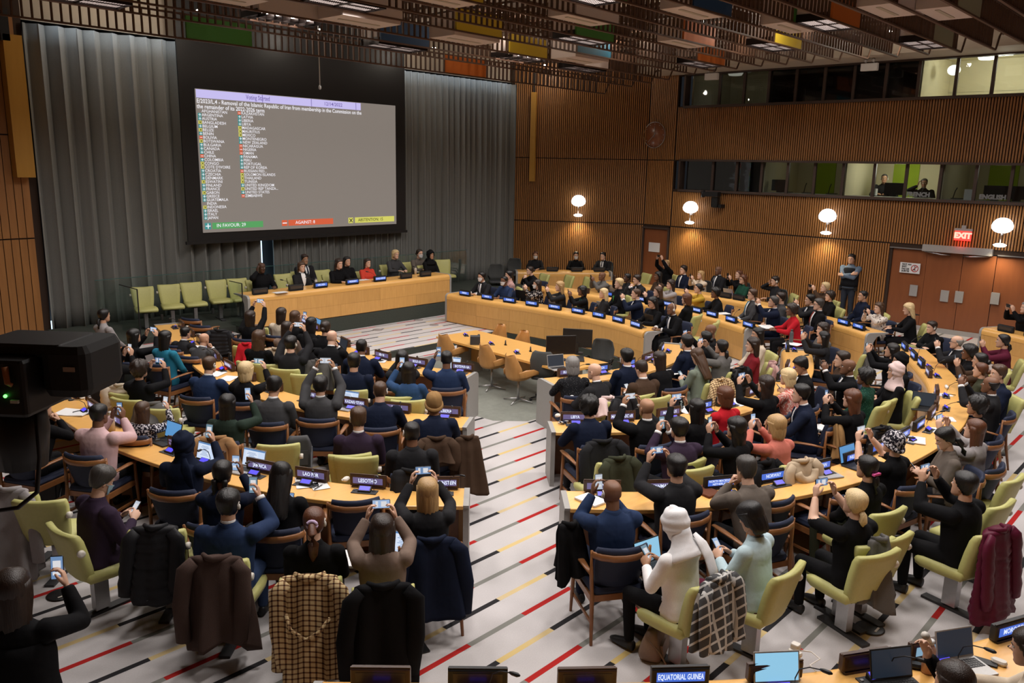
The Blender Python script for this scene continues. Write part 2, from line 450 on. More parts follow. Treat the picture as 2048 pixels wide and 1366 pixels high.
FIXP = [(790, 97, 'L', 0, 'b'), (1165, 156, 'L', 0, 'w'), (1400, 134, 'L', 3, 'o'), (1165, 91, 'L', 3, 'g'), (1545, 100, 'L', 6, 'y'), (1655, 37, 'L', 10, 'o'), (1848, 100, 'L', 11, 'v'), (1170, 8, 'L', 8, 'g'), (165, 8, 'L', 1, 'y'), (690, 4, 'L', 5, 'w'),
       (565, 42, 'S', 1, 'w'), (1037, 119, 'S', 1, 'y'),
       (720, 47, 'P', 3, 'w'), (930, 90, 'P', 2, 'y'), (1160, 127, 'P', 1, 't'), (1165, 48, 'P', 5, 'w'), (1370, 90, 'P', 5, 'o'), (1580, 70, 'P', 8, 'g'), (1390, 18, 'P', 9, 'b'), (1890, 50, 'P', 13, 'v'), (440, 6, 'P', 3, 'w'), (880, 5, 'P', 6, 'y'), (1780, 2, 'P', 13, 'w')]
spans = {}
for px, hw, c_ in ((437, 65, 'g'), (930, 41, 'o')):
    spans.setdefault(0, []).append((onY(px-hw, 62 if c_ == 'g' else 130, BEAMS[0][0])[0], onY(px+hw, 62 if c_ == 'g' else 130, BEAMS[0][0])[0], c_))
LX = 1.25
FIX = []
for px, py, kd, bi, cc in FIXP:
    # the fitting hangs between two beams, its floor level with their lower edges
    za = min(BEAMS[bi][1], BEAMS[bi+1][1]); d_ = ray(px, py)
    for _ in range(3):
        t = (za+.01-CAM_H)/d_[2]; Y = float(d_[1]*t)
        bj = min(range(len(BEAMS)-1), key=lambda k: abs((BEAMS[k][0]+BEAMS[k+1][0])/2-Y)); za = min(BEAMS[bj][1], BEAMS[bj+1][1])
    Y = (BEAMS[bj][0]+BEAMS[bj+1][0])/2; X = float(d_[0]*(Y/d_[1]))
    FIX.append((X, Y, kd, bj, cc))
    spans.setdefault(bj+1, []).append((X-LX/2, X+LX/2, cc))
ORD = ['first', 'second', 'third', 'fourth', 'fifth', 'sixth', 'seventh', 'eighth', 'ninth', 'tenth', 'eleventh', 'twelfth', 'thirteenth', 'fourteenth', 'fifteenth', 'sixteenth', 'seventeenth', 'eighteenth', 'nineteenth', 'twentieth', '21st', '22nd', '23rd', '24th', '25th', '26th', '27th', '28th', '29th', '30th']
CN = {'g': 'green', 'y': 'yellow', 'b': 'dark blue', 'o': 'orange', 't': 'teal blue', 'w': 'off-white', 'v': 'olive grey'}
for bi, (yb, zb) in enumerate(BEAMS):
    b = MB()
    b.box(((BX0+BX1)/2, yb, zb), (BX1-BX0, .05, .028))
    x2 = BX1
    b.tube([(x2, yb, zb), (x2+.05, yb, zb+.02), (x2+.22, yb, zb+.30), (x2+.30, yb, zb+.36), (x2+.5, yb, zb+.37)], .022, 0, 6)
    o = b.obj('ceiling_beam', [M_BROWN])
    tag(o, 'brown slatted ceiling beam, %s counted back from the screen' % ORD[bi], 'ceiling beam', 'slatted ceiling beams')
    b = MB(); x = BX0
    h = .42
    while x < BX1-.3:
        if not any(a <= x <= c for a, c, _ in spans.get(bi, [])):
            b.box((x, yb, zb+h/2), (.026, .04, h))
        x += SP
    b.box(((BX0+BX1-.3)/2, yb, zb+h), (BX1-BX0-.3, .05, .03))
    stuff(b.obj('beam_slats', [M_BROWN], o))
    for a, c, cc in spans.get(bi, []):
        b = MB(); b.box(((a+c)/2, yb, zb+.22), (c-a, .045, .42)); p_ = b.obj('%s_panel' % CN[cc].replace(' ', '_').replace('-', '_'), [MATS['panel_'+cc]], o)
        p_['label'] = '%s board closing part of the beam' % CN[cc]
# cross rods and a second layer of dark ducts above the slats
b = MB(); x = BX0
while x < 20: b.box((x, 8, 7.15), (.035, 14.4, .05)); x += .62
for yy in (2.5, 4.6, 6.8, 9, 11.2, 13.4): b.box((10.6, yy, 7.3), (18.6, .06, .08))
stuff(b.obj('ceiling_rods', [M_BROWN], CEIL))
for xx in (3.2, 7.6, 16.6):
    b = MB(); b.tube([(xx, .6, 7.42), (xx, 14.4, 7.42)], .19, 0, 12); b.obj('ceiling_duct', [M_BROWN], CEIL)
# hanging boxes between the beams: pale panels and louvred lights
M_LAMP = emat('lamp_glow', (1.0, .80, .73), 2.6)
M_LOUV = pmat('louvre_dark', (.03, .022, .02), .4, .6)
for fi, (X, Y, kd, bj, cc) in enumerate(FIX):
    rk = sorted(range(len(FIX)), key=lambda q: FIXP[q][0]).index(fi)
    zb = min(BEAMS[bj][1], BEAMS[bj+1][1]); wd = abs(BEAMS[bj][0]-BEAMS[bj+1][0])-.06
    where = 'with %s side, %s of the ceiling fittings from the left' % (CN[cc], ORD[rk])
    if kd == 'P':
        b = MB(); b.box((0, 0, .225), (LX, wd, .42)); b.box((0, .02, .012), (LX*.7, .07, .012), 1)
        o = b.obj('ceiling_box', [MATS['panel_w'], MATS['panel_k']], None, (X, Y, zb+.01)); tag(o, 'pale ceiling box '+where, 'ceiling panel', 'pale ceiling boxes')
    else:
        b = MB(); b.box((0, 0, .255), (LX, wd, .31))
        o = b.obj('ceiling_light', [MATS['panel_w']], None, (X, Y, zb+.01)); tag(o, ('square spot' if kd == 'S' else 'louvred')+' ceiling light '+where, 'ceiling light', 'ceiling lights')
        if kd == 'L':
            b = MB(); b.box((0, 0, .030), (LX-.04, wd-.04, .01)); b.obj('lamp_panel', [M_LAMP], o)
            b = MB()
            for k in range(31): b.box((-LX/2+.02+k*(LX-.04)/30, 0, .022), (.006, wd-.04, .004))
            for k in range(15): b.box((0, -wd/2+.02+k*(wd-.04)/14, .022), (LX-.04, .006, .004))
            b.box((0, 0, .018), (.05, wd, .014)); b.box((0, 0, .018), (LX, .03, .014))
            for sg in (-1, 1): b.box((sg*LX/2, 0, .06), (.02, wd, .13)); b.box((0, sg*wd/2, .06), (LX, .02, .13))
            stuff(b.obj('louvre_grid', [M_LOUV], o))
        else:
            b = MB(); b.lathe([(.001, .055), (.055, .055), (.07, .09), (.001, .09)], (0, 0, 0), 0, 10); sm_ = b.mesh('spot_lamp', [emat('spot_glow', (1, .88, .8), 22.0)])
            for ix in range(4):
                for iy in range(2): inst('spot_lamp', sm_, o, (-.42+ix*.28, -.14+iy*.28, 0))
            b = MB()
            for k in range(9): b.box((-LX/2+k*LX/8, 0, .05), (.014, wd, .10))
            b.box((0, 0, .05), (LX, .014, .10)); b.obj('spot_frame', [M_LOUV], o)
        ld = bpy.data.lights.new('ceiling_lamp', 'AREA'); ld.shape = 'RECTANGLE'; ld.size = 1.1; ld.size_y = wd-.08; ld.energy = LAMP_W; ld.color = (1.0, .94, .90); ld.spread = math.radians(150)
        lo = bpy.data.objects.new('ceiling_lamp', ld); COL.objects.link(lo); lo.location = (X, Y, zb-.012); lo.visible_camera = False
# further lamps of the same kind over the near half of the hall, behind the picture's upper edge
for ni, (X, Y) in enumerate(((5, 2.2), (8, 2.2), (11, 1.2), (14, 1.2), (4, 5), (7, 4.6), (10, 4.6), (4.4, 8), (17, 2), (5.5, 11), (7.2, 7.8), (12.5, 3.5))):
    bj = min(range(len(BEAMS)-1), key=lambda k: abs((BEAMS[k][0]+BEAMS[k+1][0])/2-Y)); Y = (BEAMS[bj][0]+BEAMS[bj+1][0])/2
    ld = bpy.data.lights.new('ceiling_lamp', 'AREA'); ld.shape = 'RECTANGLE'; ld.size = 1.1; ld.size_y = .5; ld.energy = LAMP_W*1.25; ld.color = (1.0, .94, .90); ld.spread = math.radians(150)
    lo = bpy.data.objects.new('ceiling_lamp', ld); COL.objects.link(lo); lo.location = (X, Y, 6.58); lo.visible_camera = False
    b = MB(); b.box((0, 0, .1), (1.2, .58, .2)); o = b.obj('ceiling_light', [M_DARK], None, (X, Y, 6.60)); tag(o, 'plain ceiling light above the near rows, %s of twelve' % ORD[ni], 'ceiling light', 'ceiling lights')
    b = MB(); b.box((0, 0, -.006), (1.1, .5, .01)); b.obj('lamp_panel', [M_LAMP], o)

# small lamps above the slats that wash the ceiling void and the curtain top
for k, (px, py) in enumerate(((255, 2), (397, 24), (868, 97), (1090, 129), (640, 65), (1410, 40), (1000, 30), (1250, 60), (1600, 20), (560, 5), (1780, 60), (1500, 50))):
    d_ = ray(px, py); t = (7.15-CAM_H)/d_[2]; X, Y = float(d_[0]*t), float(min(d_[1]*t, 17.6)); X = float(d_[0]*(Y/d_[1]))
    b = MB(); b.sphere((0, 0, 0), (.05, .05, .03), 0, 10, 6); o = b.obj('void_lamp', [emat('void_lamp_glow', (1, .93, .85), 20.0)], None, (X, Y, 7.12)); tag(o, 'small bare lamp above the ceiling slats, %s of twelve' % ORD[k], 'ceiling light', 'lamps above the slats')
    ld = bpy.data.lights.new('void_lamp', 'POINT'); ld.energy = VOID_W; ld.color = (1, .88, .74); ld.shadow_soft_size = .06
    lo = bpy.data.objects.new('void_lamp', ld); COL.objects.link(lo); lo.location = (X, Y, 7.05)
ld = bpy.data.lights.new('curtain_wash', 'AREA'); ld.shape = 'RECTANGLE'; ld.size = 14; ld.size_y = .1; ld.energy = WASH_W; ld.color = (.72, .85, 1); ld.spread = math.radians(120)
lo = bpy.data.objects.new('curtain_wash', ld); COL.objects.link(lo); lo.location = (13.2, 18.72, 6.95); lo.rotation_euler = (math.radians(12), 0, 0); lo.visible_camera = False
# ------------------------------------------------------------------ projection screen
SY = 18.62
M_SCR = emat('screen_grey', (.33, .285, .25), .62, (.05, .05, .05))
M_STXT = emat('screen_white', (.92, .90, .95), .95)
scr = thing('projection_screen', 'large projection screen showing the vote list, hung before the curtain', 'screen', (12.2, SY, 0))
b = MB(); b.box((0, .06, 4.85), (6.6, .04, 5.6)); b.box((0, .05, 2.07), (6.7, .07, .07)); b.obj('black_border', [M_BLACK], scr)
b = MB(); b.box((0, .02, 3.95), (5.86, .03, 3.30)); SURF = b.obj('projected_image', [M_SCR], scr)
scr_corner = (-2.93, 2.30, 5.60)
def sbox(x0, z0, x1, z1, mat, name='screen_field', lab=None, dy=0):
    b = MB(); b.box(((x0+x1)/2, -.004-dy, (z0+z1)/2), (abs(x1-x0), .012, abs(z1-z0))); return b.obj(name, [mat], SURF)
def stext(s, x, z, size, mat, align='LEFT', bold=0.0, sx=1.0, name='lettering', fit=None):
    me = text_mesh(s, 1.0, align, bold).copy(); me.materials.clear(); me.materials.append(mat)
    if fit:
        xs = [v.co.x for v in me.vertices]; sx = fit/((max(xs)-min(xs))*size)
    o = bpy.data.objects.new(name, me); COL.objects.link(o); o.parent = SURF
    o.matrix_local = Matrix.Translation((x, -.014, z)) @ Matrix.Rotation(PI/2, 4, 'X') @ Matrix.Diagonal((size*sx, size, 1, 1))
    return o
def SX(px, py): return onY(px, py, SY)[0]-12.2
def SXW(a, c, py): return SX(c, py)-SX(a, py)
E_LAV = emat('screen_lavender', (.62, .56, .95), .9)
E_PUR = emat('screen_purple', (.16, .10, .42), .8)
E_GRN = emat('screen_green', (.10, .42, .13), .8); E_RED = emat('screen_red', (.80, .13, .05), .8); E_YEL = emat('screen_yellow', (.75, .72, .14), .85)
E_TEA = emat('screen_teal', (.05, .34, .33), .8); E_BLK = emat('screen_black', (.02, .02, .02), .3)
sbox(-2.92, 5.40, SX(721, 218), 5.585, E_LAV)
for xx in (SX(524, 200), SX(622, 208), SX(711, 215)): sbox(xx, 5.40, xx+.012, 5.585, E_PUR, dy=.004)
stext('Voting Started', -1.03, 5.495, .15, E_PUR, 'RIGHT', .006, fit=SXW(474, 522, 198))
stext('12/14/2022', SX(666, 211), 5.49, .125, E_PUR, 'CENTER', .006, fit=SXW(649, 684, 211))
stext('E/2023/L.4 - Removal of the Islamic Republic of Iran from membership in the Commission on the', SX(392.5, 202), 5.325, .135, M_STXT, bold=.010, fit=SXW(392.5, 721, 214))
stext('the remainder of its 2022-2026 term', SX(393, 213), 5.205, .135, M_STXT, bold=.010, fit=SXW(393, 528, 216))
C1 = '.AFGHANISTAN +ARGENTINA +AUSTRIA xBANGLADESH +BELGIUM xBELIZE +BENIN -BOLIVIA xBOTSWANA +BULGARIA +CANADA +CHILE -CHINA +COLOMBIA xCONGO xCOTE_D\'IVOIRE +CROATIA +CZECHIA +DENMARK xESWATINI +FINLAND +FRANCE xGABON +GREECE +GUATEMALA .INDIA xINDONESIA +ISRAEL +ITALY +JAPAN'.split()
C2 = '-KAZAKHSTAN +LATVIA +LIBERIA +LIBYA xMADAGASCAR xMAURITIUS xMEXICO +MONTENEGRO +NEW_ZEALAND -NICARAGUA -NIGERIA -OMAN +PANAMA +PERU +PORTUGAL +REP_OF_KOREA -RUSSIAN_FED... xSOLOMON_ISLANDS xTHAILAND xTUNISIA +UNITED_KINGDOM xUNITED_REP_TANZA... +UNITED_STATES -ZIMBABWE'.split()
def vmark(k, x, z, s, parent=None):
    if k == '.': return
    sbox(x, z-s/2, x+s, z+s/2, {'+': E_TEA, 'x': E_YEL, '-': E_RED}[k], 'vote_mark')
    bb = MB()
    if k == '+': bb.box((x+s/2, -.014, z), (s*.8, .004, s*.14)); bb.box((x+s/2, -.014, z), (s*.14, .004, s*.8))
    elif k == '-': bb.box((x+s/2, -.014, z), (s*.8, .004, s*.16))
    else:
        for a in (PI/4, -PI/4): bb.box((x+s/2, -.014, z), (s*.95, .004, s*.13), M=Matrix.Rotation(a, 4, 'Y'))
    bb.obj('vote_sign', [E_BLK if k == 'x' else M_STXT], SURF)
z = 5.075
for i, s in enumerate(C1):
    zz = 5.105-i*.0848; vmark(s[0], -2.90, zz, .076); stext(s[1:].replace('_', ' '), -2.815, zz, .094, M_STXT, bold=.003, sx=1.0)
for i, s in enumerate(C2):
    zz = 5.115-i*.0852; vmark(s[0], -1.90, zz, .076); stext(s[1:].replace('_', ' '), -1.815, zz, .094, M_STXT, bold=.003, sx=1.0)
for x0, x1, xm, k, E_, t in ((SX(425, 455), SX(526, 452), SX(410, 455), '+', E_GRN, 'IN FAVOUR: 29'), (SX(577, 449), SX(666, 447), SX(564, 449), '-', E_RED, 'AGAINST: 8'), (SX(710, 445), SX(788, 443), SX(697, 445), 'x', E_YEL, 'ABSTENTION: 15')):
    sbox(x0, 2.38, x1, 2.53, E_); vmark(k, xm, 2.455, .15); stext(t, x0+(.10 if k != '-' else .2), 2.455, .115, M_STXT if k != 'x' else E_BLK, bold=.006)
b = MB(); b.tube([onY(635, 0, 15.2)[0:1]+(15.2, 7.66), onY(635, 0, 15.2)[0:1]+(15.2, 5.55)], .012); b.lathe([(.01, 0), (.03, .02), (.03, .06), (.01, .1)], (onY(635, 0, 15.2)[0], 15.2, 5.5), 0, 8)
tag(b.obj('hanging_microphone', [M_ALU]), 'thin microphone hanging on its cable before the screen', 'microphone')

# ------------------------------------------------------------------ right wall: booths, doors, lamps
M_PANE = glass('booth_glass', (.80, .83, .82))
M_MULL = pmat('mullion_bronze', (.075, .05, .04), .5, .3)
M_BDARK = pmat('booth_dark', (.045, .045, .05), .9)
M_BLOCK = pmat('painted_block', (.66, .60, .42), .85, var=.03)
M_LIME = pmat('lime_wall', (.33, .46, .03), .8)
def wY(x, y): return onX(x, y, WX)[0]
upx = [1379, 1437, 1486, 1535, 1589.5, 1646, 1705, 1768.5, 1834, 1909, 1983, 2060, 2140]
lox = [1366, 1421, 1469, 1519, 1571, 1625, 1682, 1744.6, 1809, 1878, 1949, 2021, 2095]
for nm, pxs, (z0, z1), ymid, nwin in (('upper', upx, UP_Z, 165, 1), ('lower', lox, LO_Z, 360, 2)):
    Ys = [wY(x, ymid) for x in pxs]
    win = thing('window_%d' % (nwin+1), 'long %s row of interpreter booth windows in the right wall' % nm, 'window', (0, 0, 0)); win['kind'] = 'structure'
    b = MB(); ya, yb = Ys[0]+.1, Ys[-1]
    L = ya-yb
    b.box((WX-.03, (ya+yb)/2, z0-.03), (.2, L, .07)); b.box((WX-.02, (ya+yb)/2, z1+.03), (.16, L, .06)); b.box((WX+.05, ya, (z0+z1)/2), (.3, .06, z1-z0+.1))
    b.obj('window_frame', [M_MULL], win)
    for i in range(len(Ys)):
        if i: bb = MB(); bb.box((WX+.12, Ys[i], (z0+z1)/2), (.07, .075, z1-z0)); bb.obj('mullion', [M_MULL], win)
        if i < len(Ys)-1:
            bb = MB(); bb.box((WX+.15, (Ys[i]+Ys[i+1])/2, (z0+z1)/2), (.012, abs(Ys[i]-Ys[i+1])-.07, z1-z0)); p_ = bb.obj('pane', [M_PANE], win)
    # the rooms behind, split by cross walls
    groups = ([(0, 3), (3, 8), (8, 12)] if nm == 'upper' else [(0, 3), (3, 6), (6, 9), (9, 12)])
    for gi, (i0, i1) in enumerate(groups):
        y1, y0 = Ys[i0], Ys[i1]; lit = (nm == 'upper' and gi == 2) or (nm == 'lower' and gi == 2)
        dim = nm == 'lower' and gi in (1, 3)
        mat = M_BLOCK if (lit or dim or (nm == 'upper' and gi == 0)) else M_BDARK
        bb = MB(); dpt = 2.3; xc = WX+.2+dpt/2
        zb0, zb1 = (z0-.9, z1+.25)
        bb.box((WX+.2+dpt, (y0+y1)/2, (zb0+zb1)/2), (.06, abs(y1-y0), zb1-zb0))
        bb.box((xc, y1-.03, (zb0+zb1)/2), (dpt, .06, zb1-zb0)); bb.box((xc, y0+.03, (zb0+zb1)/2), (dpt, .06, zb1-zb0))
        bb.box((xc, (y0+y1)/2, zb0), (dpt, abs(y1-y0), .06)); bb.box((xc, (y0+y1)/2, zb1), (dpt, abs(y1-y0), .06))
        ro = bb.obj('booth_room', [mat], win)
        if lit or dim or (nm == 'upper' and gi == 0):
            bb = MB(); bb.lathe([(.01, .0), (.2, .02), (.24, .1), (.2, .14)], (WX+1.2, (y0+y1)/2+.4, zb1-.2), 0, 14); bb.obj('booth_lamp', [emat('booth_lamp_glow' if lit else 'booth_lamp_dim', (1, .95, .8), 6.0 if lit else .3)], ro)
            pl = bpy.data.lights.new('booth_lamp', 'POINT'); pl.energy = BOOTH_W*(2.4 if nm == 'upper' and lit else 1.0 if lit else .12 if dim else .035); pl.color = (1, .96, .82); pl.shadow_soft_size = .2
            po = bpy.data.objects.new('booth_lamp', pl); COL.objects.link(po); po.location = (WX+1.0, (y0+y1)/2, zb1-.35)
        if nm == 'upper' and lit:
            bb = MB()
            for k in range(6): bb.box((WX+.2+dpt-.035, (y0+y1)/2, zb0+.1+k*.22), (.012, abs(y1-y0)-.1, .01))
            bb.obj('block_joints', [pmat('block_joint', (.42, .40, .30), .9)], ro)
            bb = MB(); bb.sphere((WX+1.0, y1-.55, zb1-.42), (.16, .16, .13)); bb.obj('globe_lamp', [emat('globe_glow', (1, .97, .85), 2.5)], ro)
        if nm == 'lower' and gi > 0:
            bb = MB(); bb.box((WX+.2+dpt-.05, y1-.9, (zb0+zb1)/2), (.03, .7, zb1-zb0-.1)); bb.obj('lime_panel', [M_LIME], ro)
            bb = MB(); bb.box((WX+.55, (y0+y1)/2, z0-.02), (.62, abs(y1-y0)-.1, .05)); bb.obj('booth_counter', [M_ALU], ro)
# things on the counters behind the lower panes
M_LAPS = emat('laptop_blue', (.25, .55, 1.0), .9)
for k, (px, kind) in enumerate([(1544, 'm'), (1560, 'l'), (1775, 'm'), (1735, 'b'), (1838, 'c'), (1905, 'c'), (1928, 'p'), (1980, 'm'), (1600, 'c'), (1650, 'c'), (2025, 'm')]):
    Y = wY(px, 380)
    bb = MB()
    if kind == 'm':
        bb.box((WX+.5, Y, 3.62), (.05, .5, .32)); bb.box((WX+.55, Y, 3.44), (.18, .16, .05)); o = bb.obj('monitor', [M_BLACK]); tag(o, 'black monitor on the booth counter, %s from the left' % ORD[k], 'monitor', 'monitors in the lower booths')
    elif kind in 'lc':
        bb.box((WX+.5, Y, 3.43), (.2, .26, .02)); bb.tube([(WX+.5, Y+.1, 3.44), (WX+.45, Y+.05, 3.62), (WX+.4, Y, 3.7)], .012); o = bb.obj('booth_console', [M_DARK]); tag(o, 'interpreter console with a bent microphone, %s on the counter' % ORD[k], 'console', 'consoles in the lower booths')
    else:
        bb.box((WX+.5, Y, 3.52), (.04, .22, .3) if kind == 'p' else (.14, .14, .18)); o = bb.obj('paper_stand', [M_WHITE]); tag(o, 'white paper stand on the counter, %s from the left' % ORD[k], 'paper')
for s, px in (('FRENCH', 1833), ('ENGLISH', 1983)):
    me = text_mesh(s, .15, 'CENTER', .01).copy(); me.materials.clear(); me.materials.append(pmat('window_letter', (.25, .25, .25), .6))
    o = bpy.data.objects.new('window_lettering', me); COL.objects.link(o)
    Y = wY(px, 388); o.matrix_world = Matrix(((0, 0, -1, WX+.13), (-1, 0, 0, Y), (0, 1, 0, 3.50), (0, 0, 0, 1)))
    tag(o, 'grey lettering reading %s low on a booth window' % s, 'sign')
# doors
dr = thing('door_1', 'dark wooden single door near the corner of the right wall', 'door', (WX, 0, 0)); dr['kind'] = 'structure'
b = MB(); b.box((.04, 14.74, 1.05), (.06, .9, 2.1)); b.obj('door_leaf', [M_DOOR], dr)
b = MB(); b.box((-.01, 14.74, 2.13), (.1, 1.04, .05)); b.box((-.01, 14.25, 1.06), (.1, .05, 2.12)); b.box((-.01, 15.22, 1.06), (.1, .05, 2.12)); b.obj('door_frame', [M_MULL], dr)
b = MB(); b.box((-.005, 14.78, 1.5), (.012, .42, .3)); b.obj('notice_sheet', [M_WHITE], dr)
dr = thing('door_2', 'wide dark wooden double doors under the red exit sign', 'door', (WX, 0, 0)); dr['kind'] = 'structure'
ys = [7.33, 6.47, 5.62, 4.87, 3.55]
for i in range(4):
    b = MB(); b.box((.05+.02*(i in (0, 3)), (ys[i]+ys[i+1])/2, 1.04), (.06, ys[i]-ys[i+1]-.012, 2.08)); b.obj('door_panel', [M_DOOR], dr)
for px, py in ((1827, 581), (1889, 592), (1918, 594), (1990, 597)):
    Y, Z = onX(px, py, WX); b = MB(); b.box((0.0, Y, Z), (.035, .19, .29)); b.obj('push_plate', [M_ALU], dr)
Ya, Yb = onX(1848, 493, WX)[0], onX(1987, 503, WX)[0]
b = MB(); b.box((-.06, (Ya+Yb)/2, 2.17), (.16, Ya-Yb, .17)); b.obj('door_operator', [M_ALU], dr)
for sy, y in ((-1, Ya-.05), (1, Yb+.05)):
    b = MB(); b.tube([(-.06, y, 2.07), (-.14, y+sy*.42, 2.03), (-.02, y+sy*.6, 2.02)], .018, 0, 6); b.obj('operator_arm', [M_STEEL], dr)
b = MB(); b.box((-.01, 6.95, 2.11), (.06, .9, .03)); b.box((-.01, 4.2, 2.11), (.06, 1.3, .03)); b.obj('door_rail', [M_STEEL], dr)
sg = thing('door_sign', 'white sign on the door panel reading NOT AN EXIT, PAS DE SORTIE', 'sign', (WX, 0, 0))
Y, Z = onX(1820, 536, WX); b = MB(); b.box((-.005, Y, Z), (.015, .50, .27)); b.obj('sign_board', [M_WHITE], sg)
def wall_text(s, Y, Z, size, mat, parent, x=-.016, align='CENTER', bold=.02):
    me = text_mesh(s, size, align, bold).copy(); me.materials.clear(); me.materials.append(mat)
    o = bpy.data.objects.new('lettering', me); COL.objects.link(o); o.parent = parent
    o.matrix_local = Matrix(((0, 0, -1, x), (-1, 0, 0, Y), (0, 1, 0, Z), (0, 0, 0, 1))); return o
wall_text('NOT AN\nEXIT', Y+.20, Z+.06, .058, M_BLACK, sg, align='LEFT', bold=.003); wall_text('PAS DE\nSORTIE', Y+.20, Z-.06, .058, M_BLACK, sg, align='LEFT', bold=.003)
b = MB(); R_ = Matrix.Rotation(PI/2, 4, 'Y')
ring = [(math.cos(a)*.085, math.sin(a)*.085) for a in np.linspace(0, 2*PI, 25)]
b.tube([(-.016, Y-.12+c_, Z+s_) for c_, s_ in ring], .009, 0, 6); b.tube([(-.016, Y-.12-.06, Z+.06), (-.016, Y-.12+.06, Z-.06)], .009, 0, 6)
b.tube([(-.014, Y-.12, Z+.035), (-.014, Y-.115, Z-.01), (-.014, Y-.14, Z-.055)], .010, 1, 6); b.tube([(-.014, Y-.115, Z-.01), (-.014, Y-.09, Z-.05)], .009, 1, 6); b.sphere((-.014, Y-.12, Z+.052), .012, 1, 8, 6)
b.obj('no_exit_symbol', [pmat('sign_red', (.45, .02, .02), .5), M_BLACK], sg)
Y, Z = onX(1926, 470, WX-.06)
ex = thing('exit_sign', 'glowing red EXIT sign above the double doors', 'exit sign', (WX-.06, 0, 0))
b = MB(); b.box((0, Y, Z+.13), (.08, .40, .06)); b.box((-.0, Y, Z+.2), (.05, .1, .08)); b.obj('sign_housing', [M_ALU], ex)
b = MB(); b.box((0, Y, Z-.02), (.03, .38, .24)); b.obj('sign_face', [emat('exit_red', (1, .04, .03), 2.2)], ex)
wall_text('EXIT', Y, Z-.02, .19, emat('exit_letter', (1, .30, .22), 2.6), ex, -.02, bold=.012)
ld = bpy.data.lights.new('exit_glow', 'POINT'); ld.energy = 2.5; ld.color = (1, .05, .03); ld.shadow_soft_size = .1
lo = bpy.data.objects.new('exit_glow', ld); COL.objects.link(lo); lo.location = (WX-.2, Y, Z-.2)
# clock
Y, Z = onX(1311, 270, WX)
ck = thing('wall_clock', 'round brown wall clock with thin white hands', 'clock', (WX-.05, Y, Z))
b = MB(); Mx = Matrix.Rotation(-PI/2, 4, 'Y'); b.lathe([(.001, 0), (.40, 0), (.40, .012), (.001, .012)], (0, 0, 0), 0, 40, Mx); b.obj('clock_face', [M_DOOR], ck)
b = MB(); b.tube([(-.015, math.cos(a)*.40, math.sin(a)*.40) for a in np.linspace(0, 2*PI, 49)], .010, 0, 6); b.obj('clock_rim', [M_STEEL], ck)
b = MB()
for k in range(12): a = k*PI/6; b.box((-.02, math.cos(a)*.34, math.sin(a)*.34), (.008, .02, .02))
stuff(b.obj('hour_marks', [M_ALU], ck))
for ln, a, nm in ((.27, math.radians(92), 'minute_hand'), (.32, math.radians(-45), 'hour_hand')):
    b = MB(); b.tube([(-.025, -math.cos(a)*.08, -math.sin(a)*.08), (-.025, math.cos(a)*ln, math.sin(a)*ln)], .008, 0, 5); b.obj(nm, [M_ALU], ck)
# wall lamps
M_GLOW = emat('sconce_glow', (1, .98, .95), 3.2)
for i, (px, py) in enumerate(((1157, 403), (1381, 416), (1655, 433), (2005, 453))):
    if i == 0:
        r_ = ray(px, py); A = np.array([[r_[0], -d[0]], [r_[1], -d[1]]]); t, s_ = np.linalg.solve(A, CW0+cn*.28); P_ = r_*t; nrm = cn; Zc = CAM_H+P_[2]
        base = (float(P_[0]), float(P_[1]), float(Zc))
    else:
        Y, Z = onX(px, py, WX-.28); base = (WX-.28, Y, Z); nrm = np.array([-1, 0.])
    sc_ = thing('wall_lamp', 'white dome wall lamp with a small disc below, %s from the corner' % ORD[i], 'wall lamp', base, 0, 'wall lamps along the right wall')
    b = MB(); b.lathe([(.01, .21), (.08, .20), (.15, .165), (.205, .10), (.235, .02), (.225, -.06), (.16, -.125), (.08, -.155), (.01, -.16)], (0, 0, 0), 0, 28); b.obj('lamp_dome', [M_GLOW], sc_)
    b = MB(); b.lathe([(.01, -.40), (.09, -.41), (.15, -.445), (.11, -.485), (.01, -.50)], (0, 0, 0), 0, 20); b.obj('lamp_disc', [emat('sconce_disc', (1, .96, .9), 6.0)], sc_)
    b = MB(); b.tube([(0, 0, -.1), (0, 0, -.40)], .010, 0, 8); b.tube([(-nrm[0]*.02, -nrm[1]*.02, -.2), (-nrm[0]*.27, -nrm[1]*.27, -.2)], .018, 0, 8); b.obj('lamp_arm', [M_STEEL], sc_)
    ld = bpy.data.lights.new('wall_lamp', 'SPOT'); ld.energy = SCONCE_W; ld.color = (1, .83, .55); ld.spot_size = math.radians(140); ld.spot_blend = .8; ld.shadow_soft_size = .1
    lo = bpy.data.objects.new('wall_lamp', ld); COL.objects.link(lo); lo.location = (base[0]+nrm[0]*.05, base[1]+nrm[1]*.05, base[2]-.54); lo.rotation_euler = (0, 0, 0)
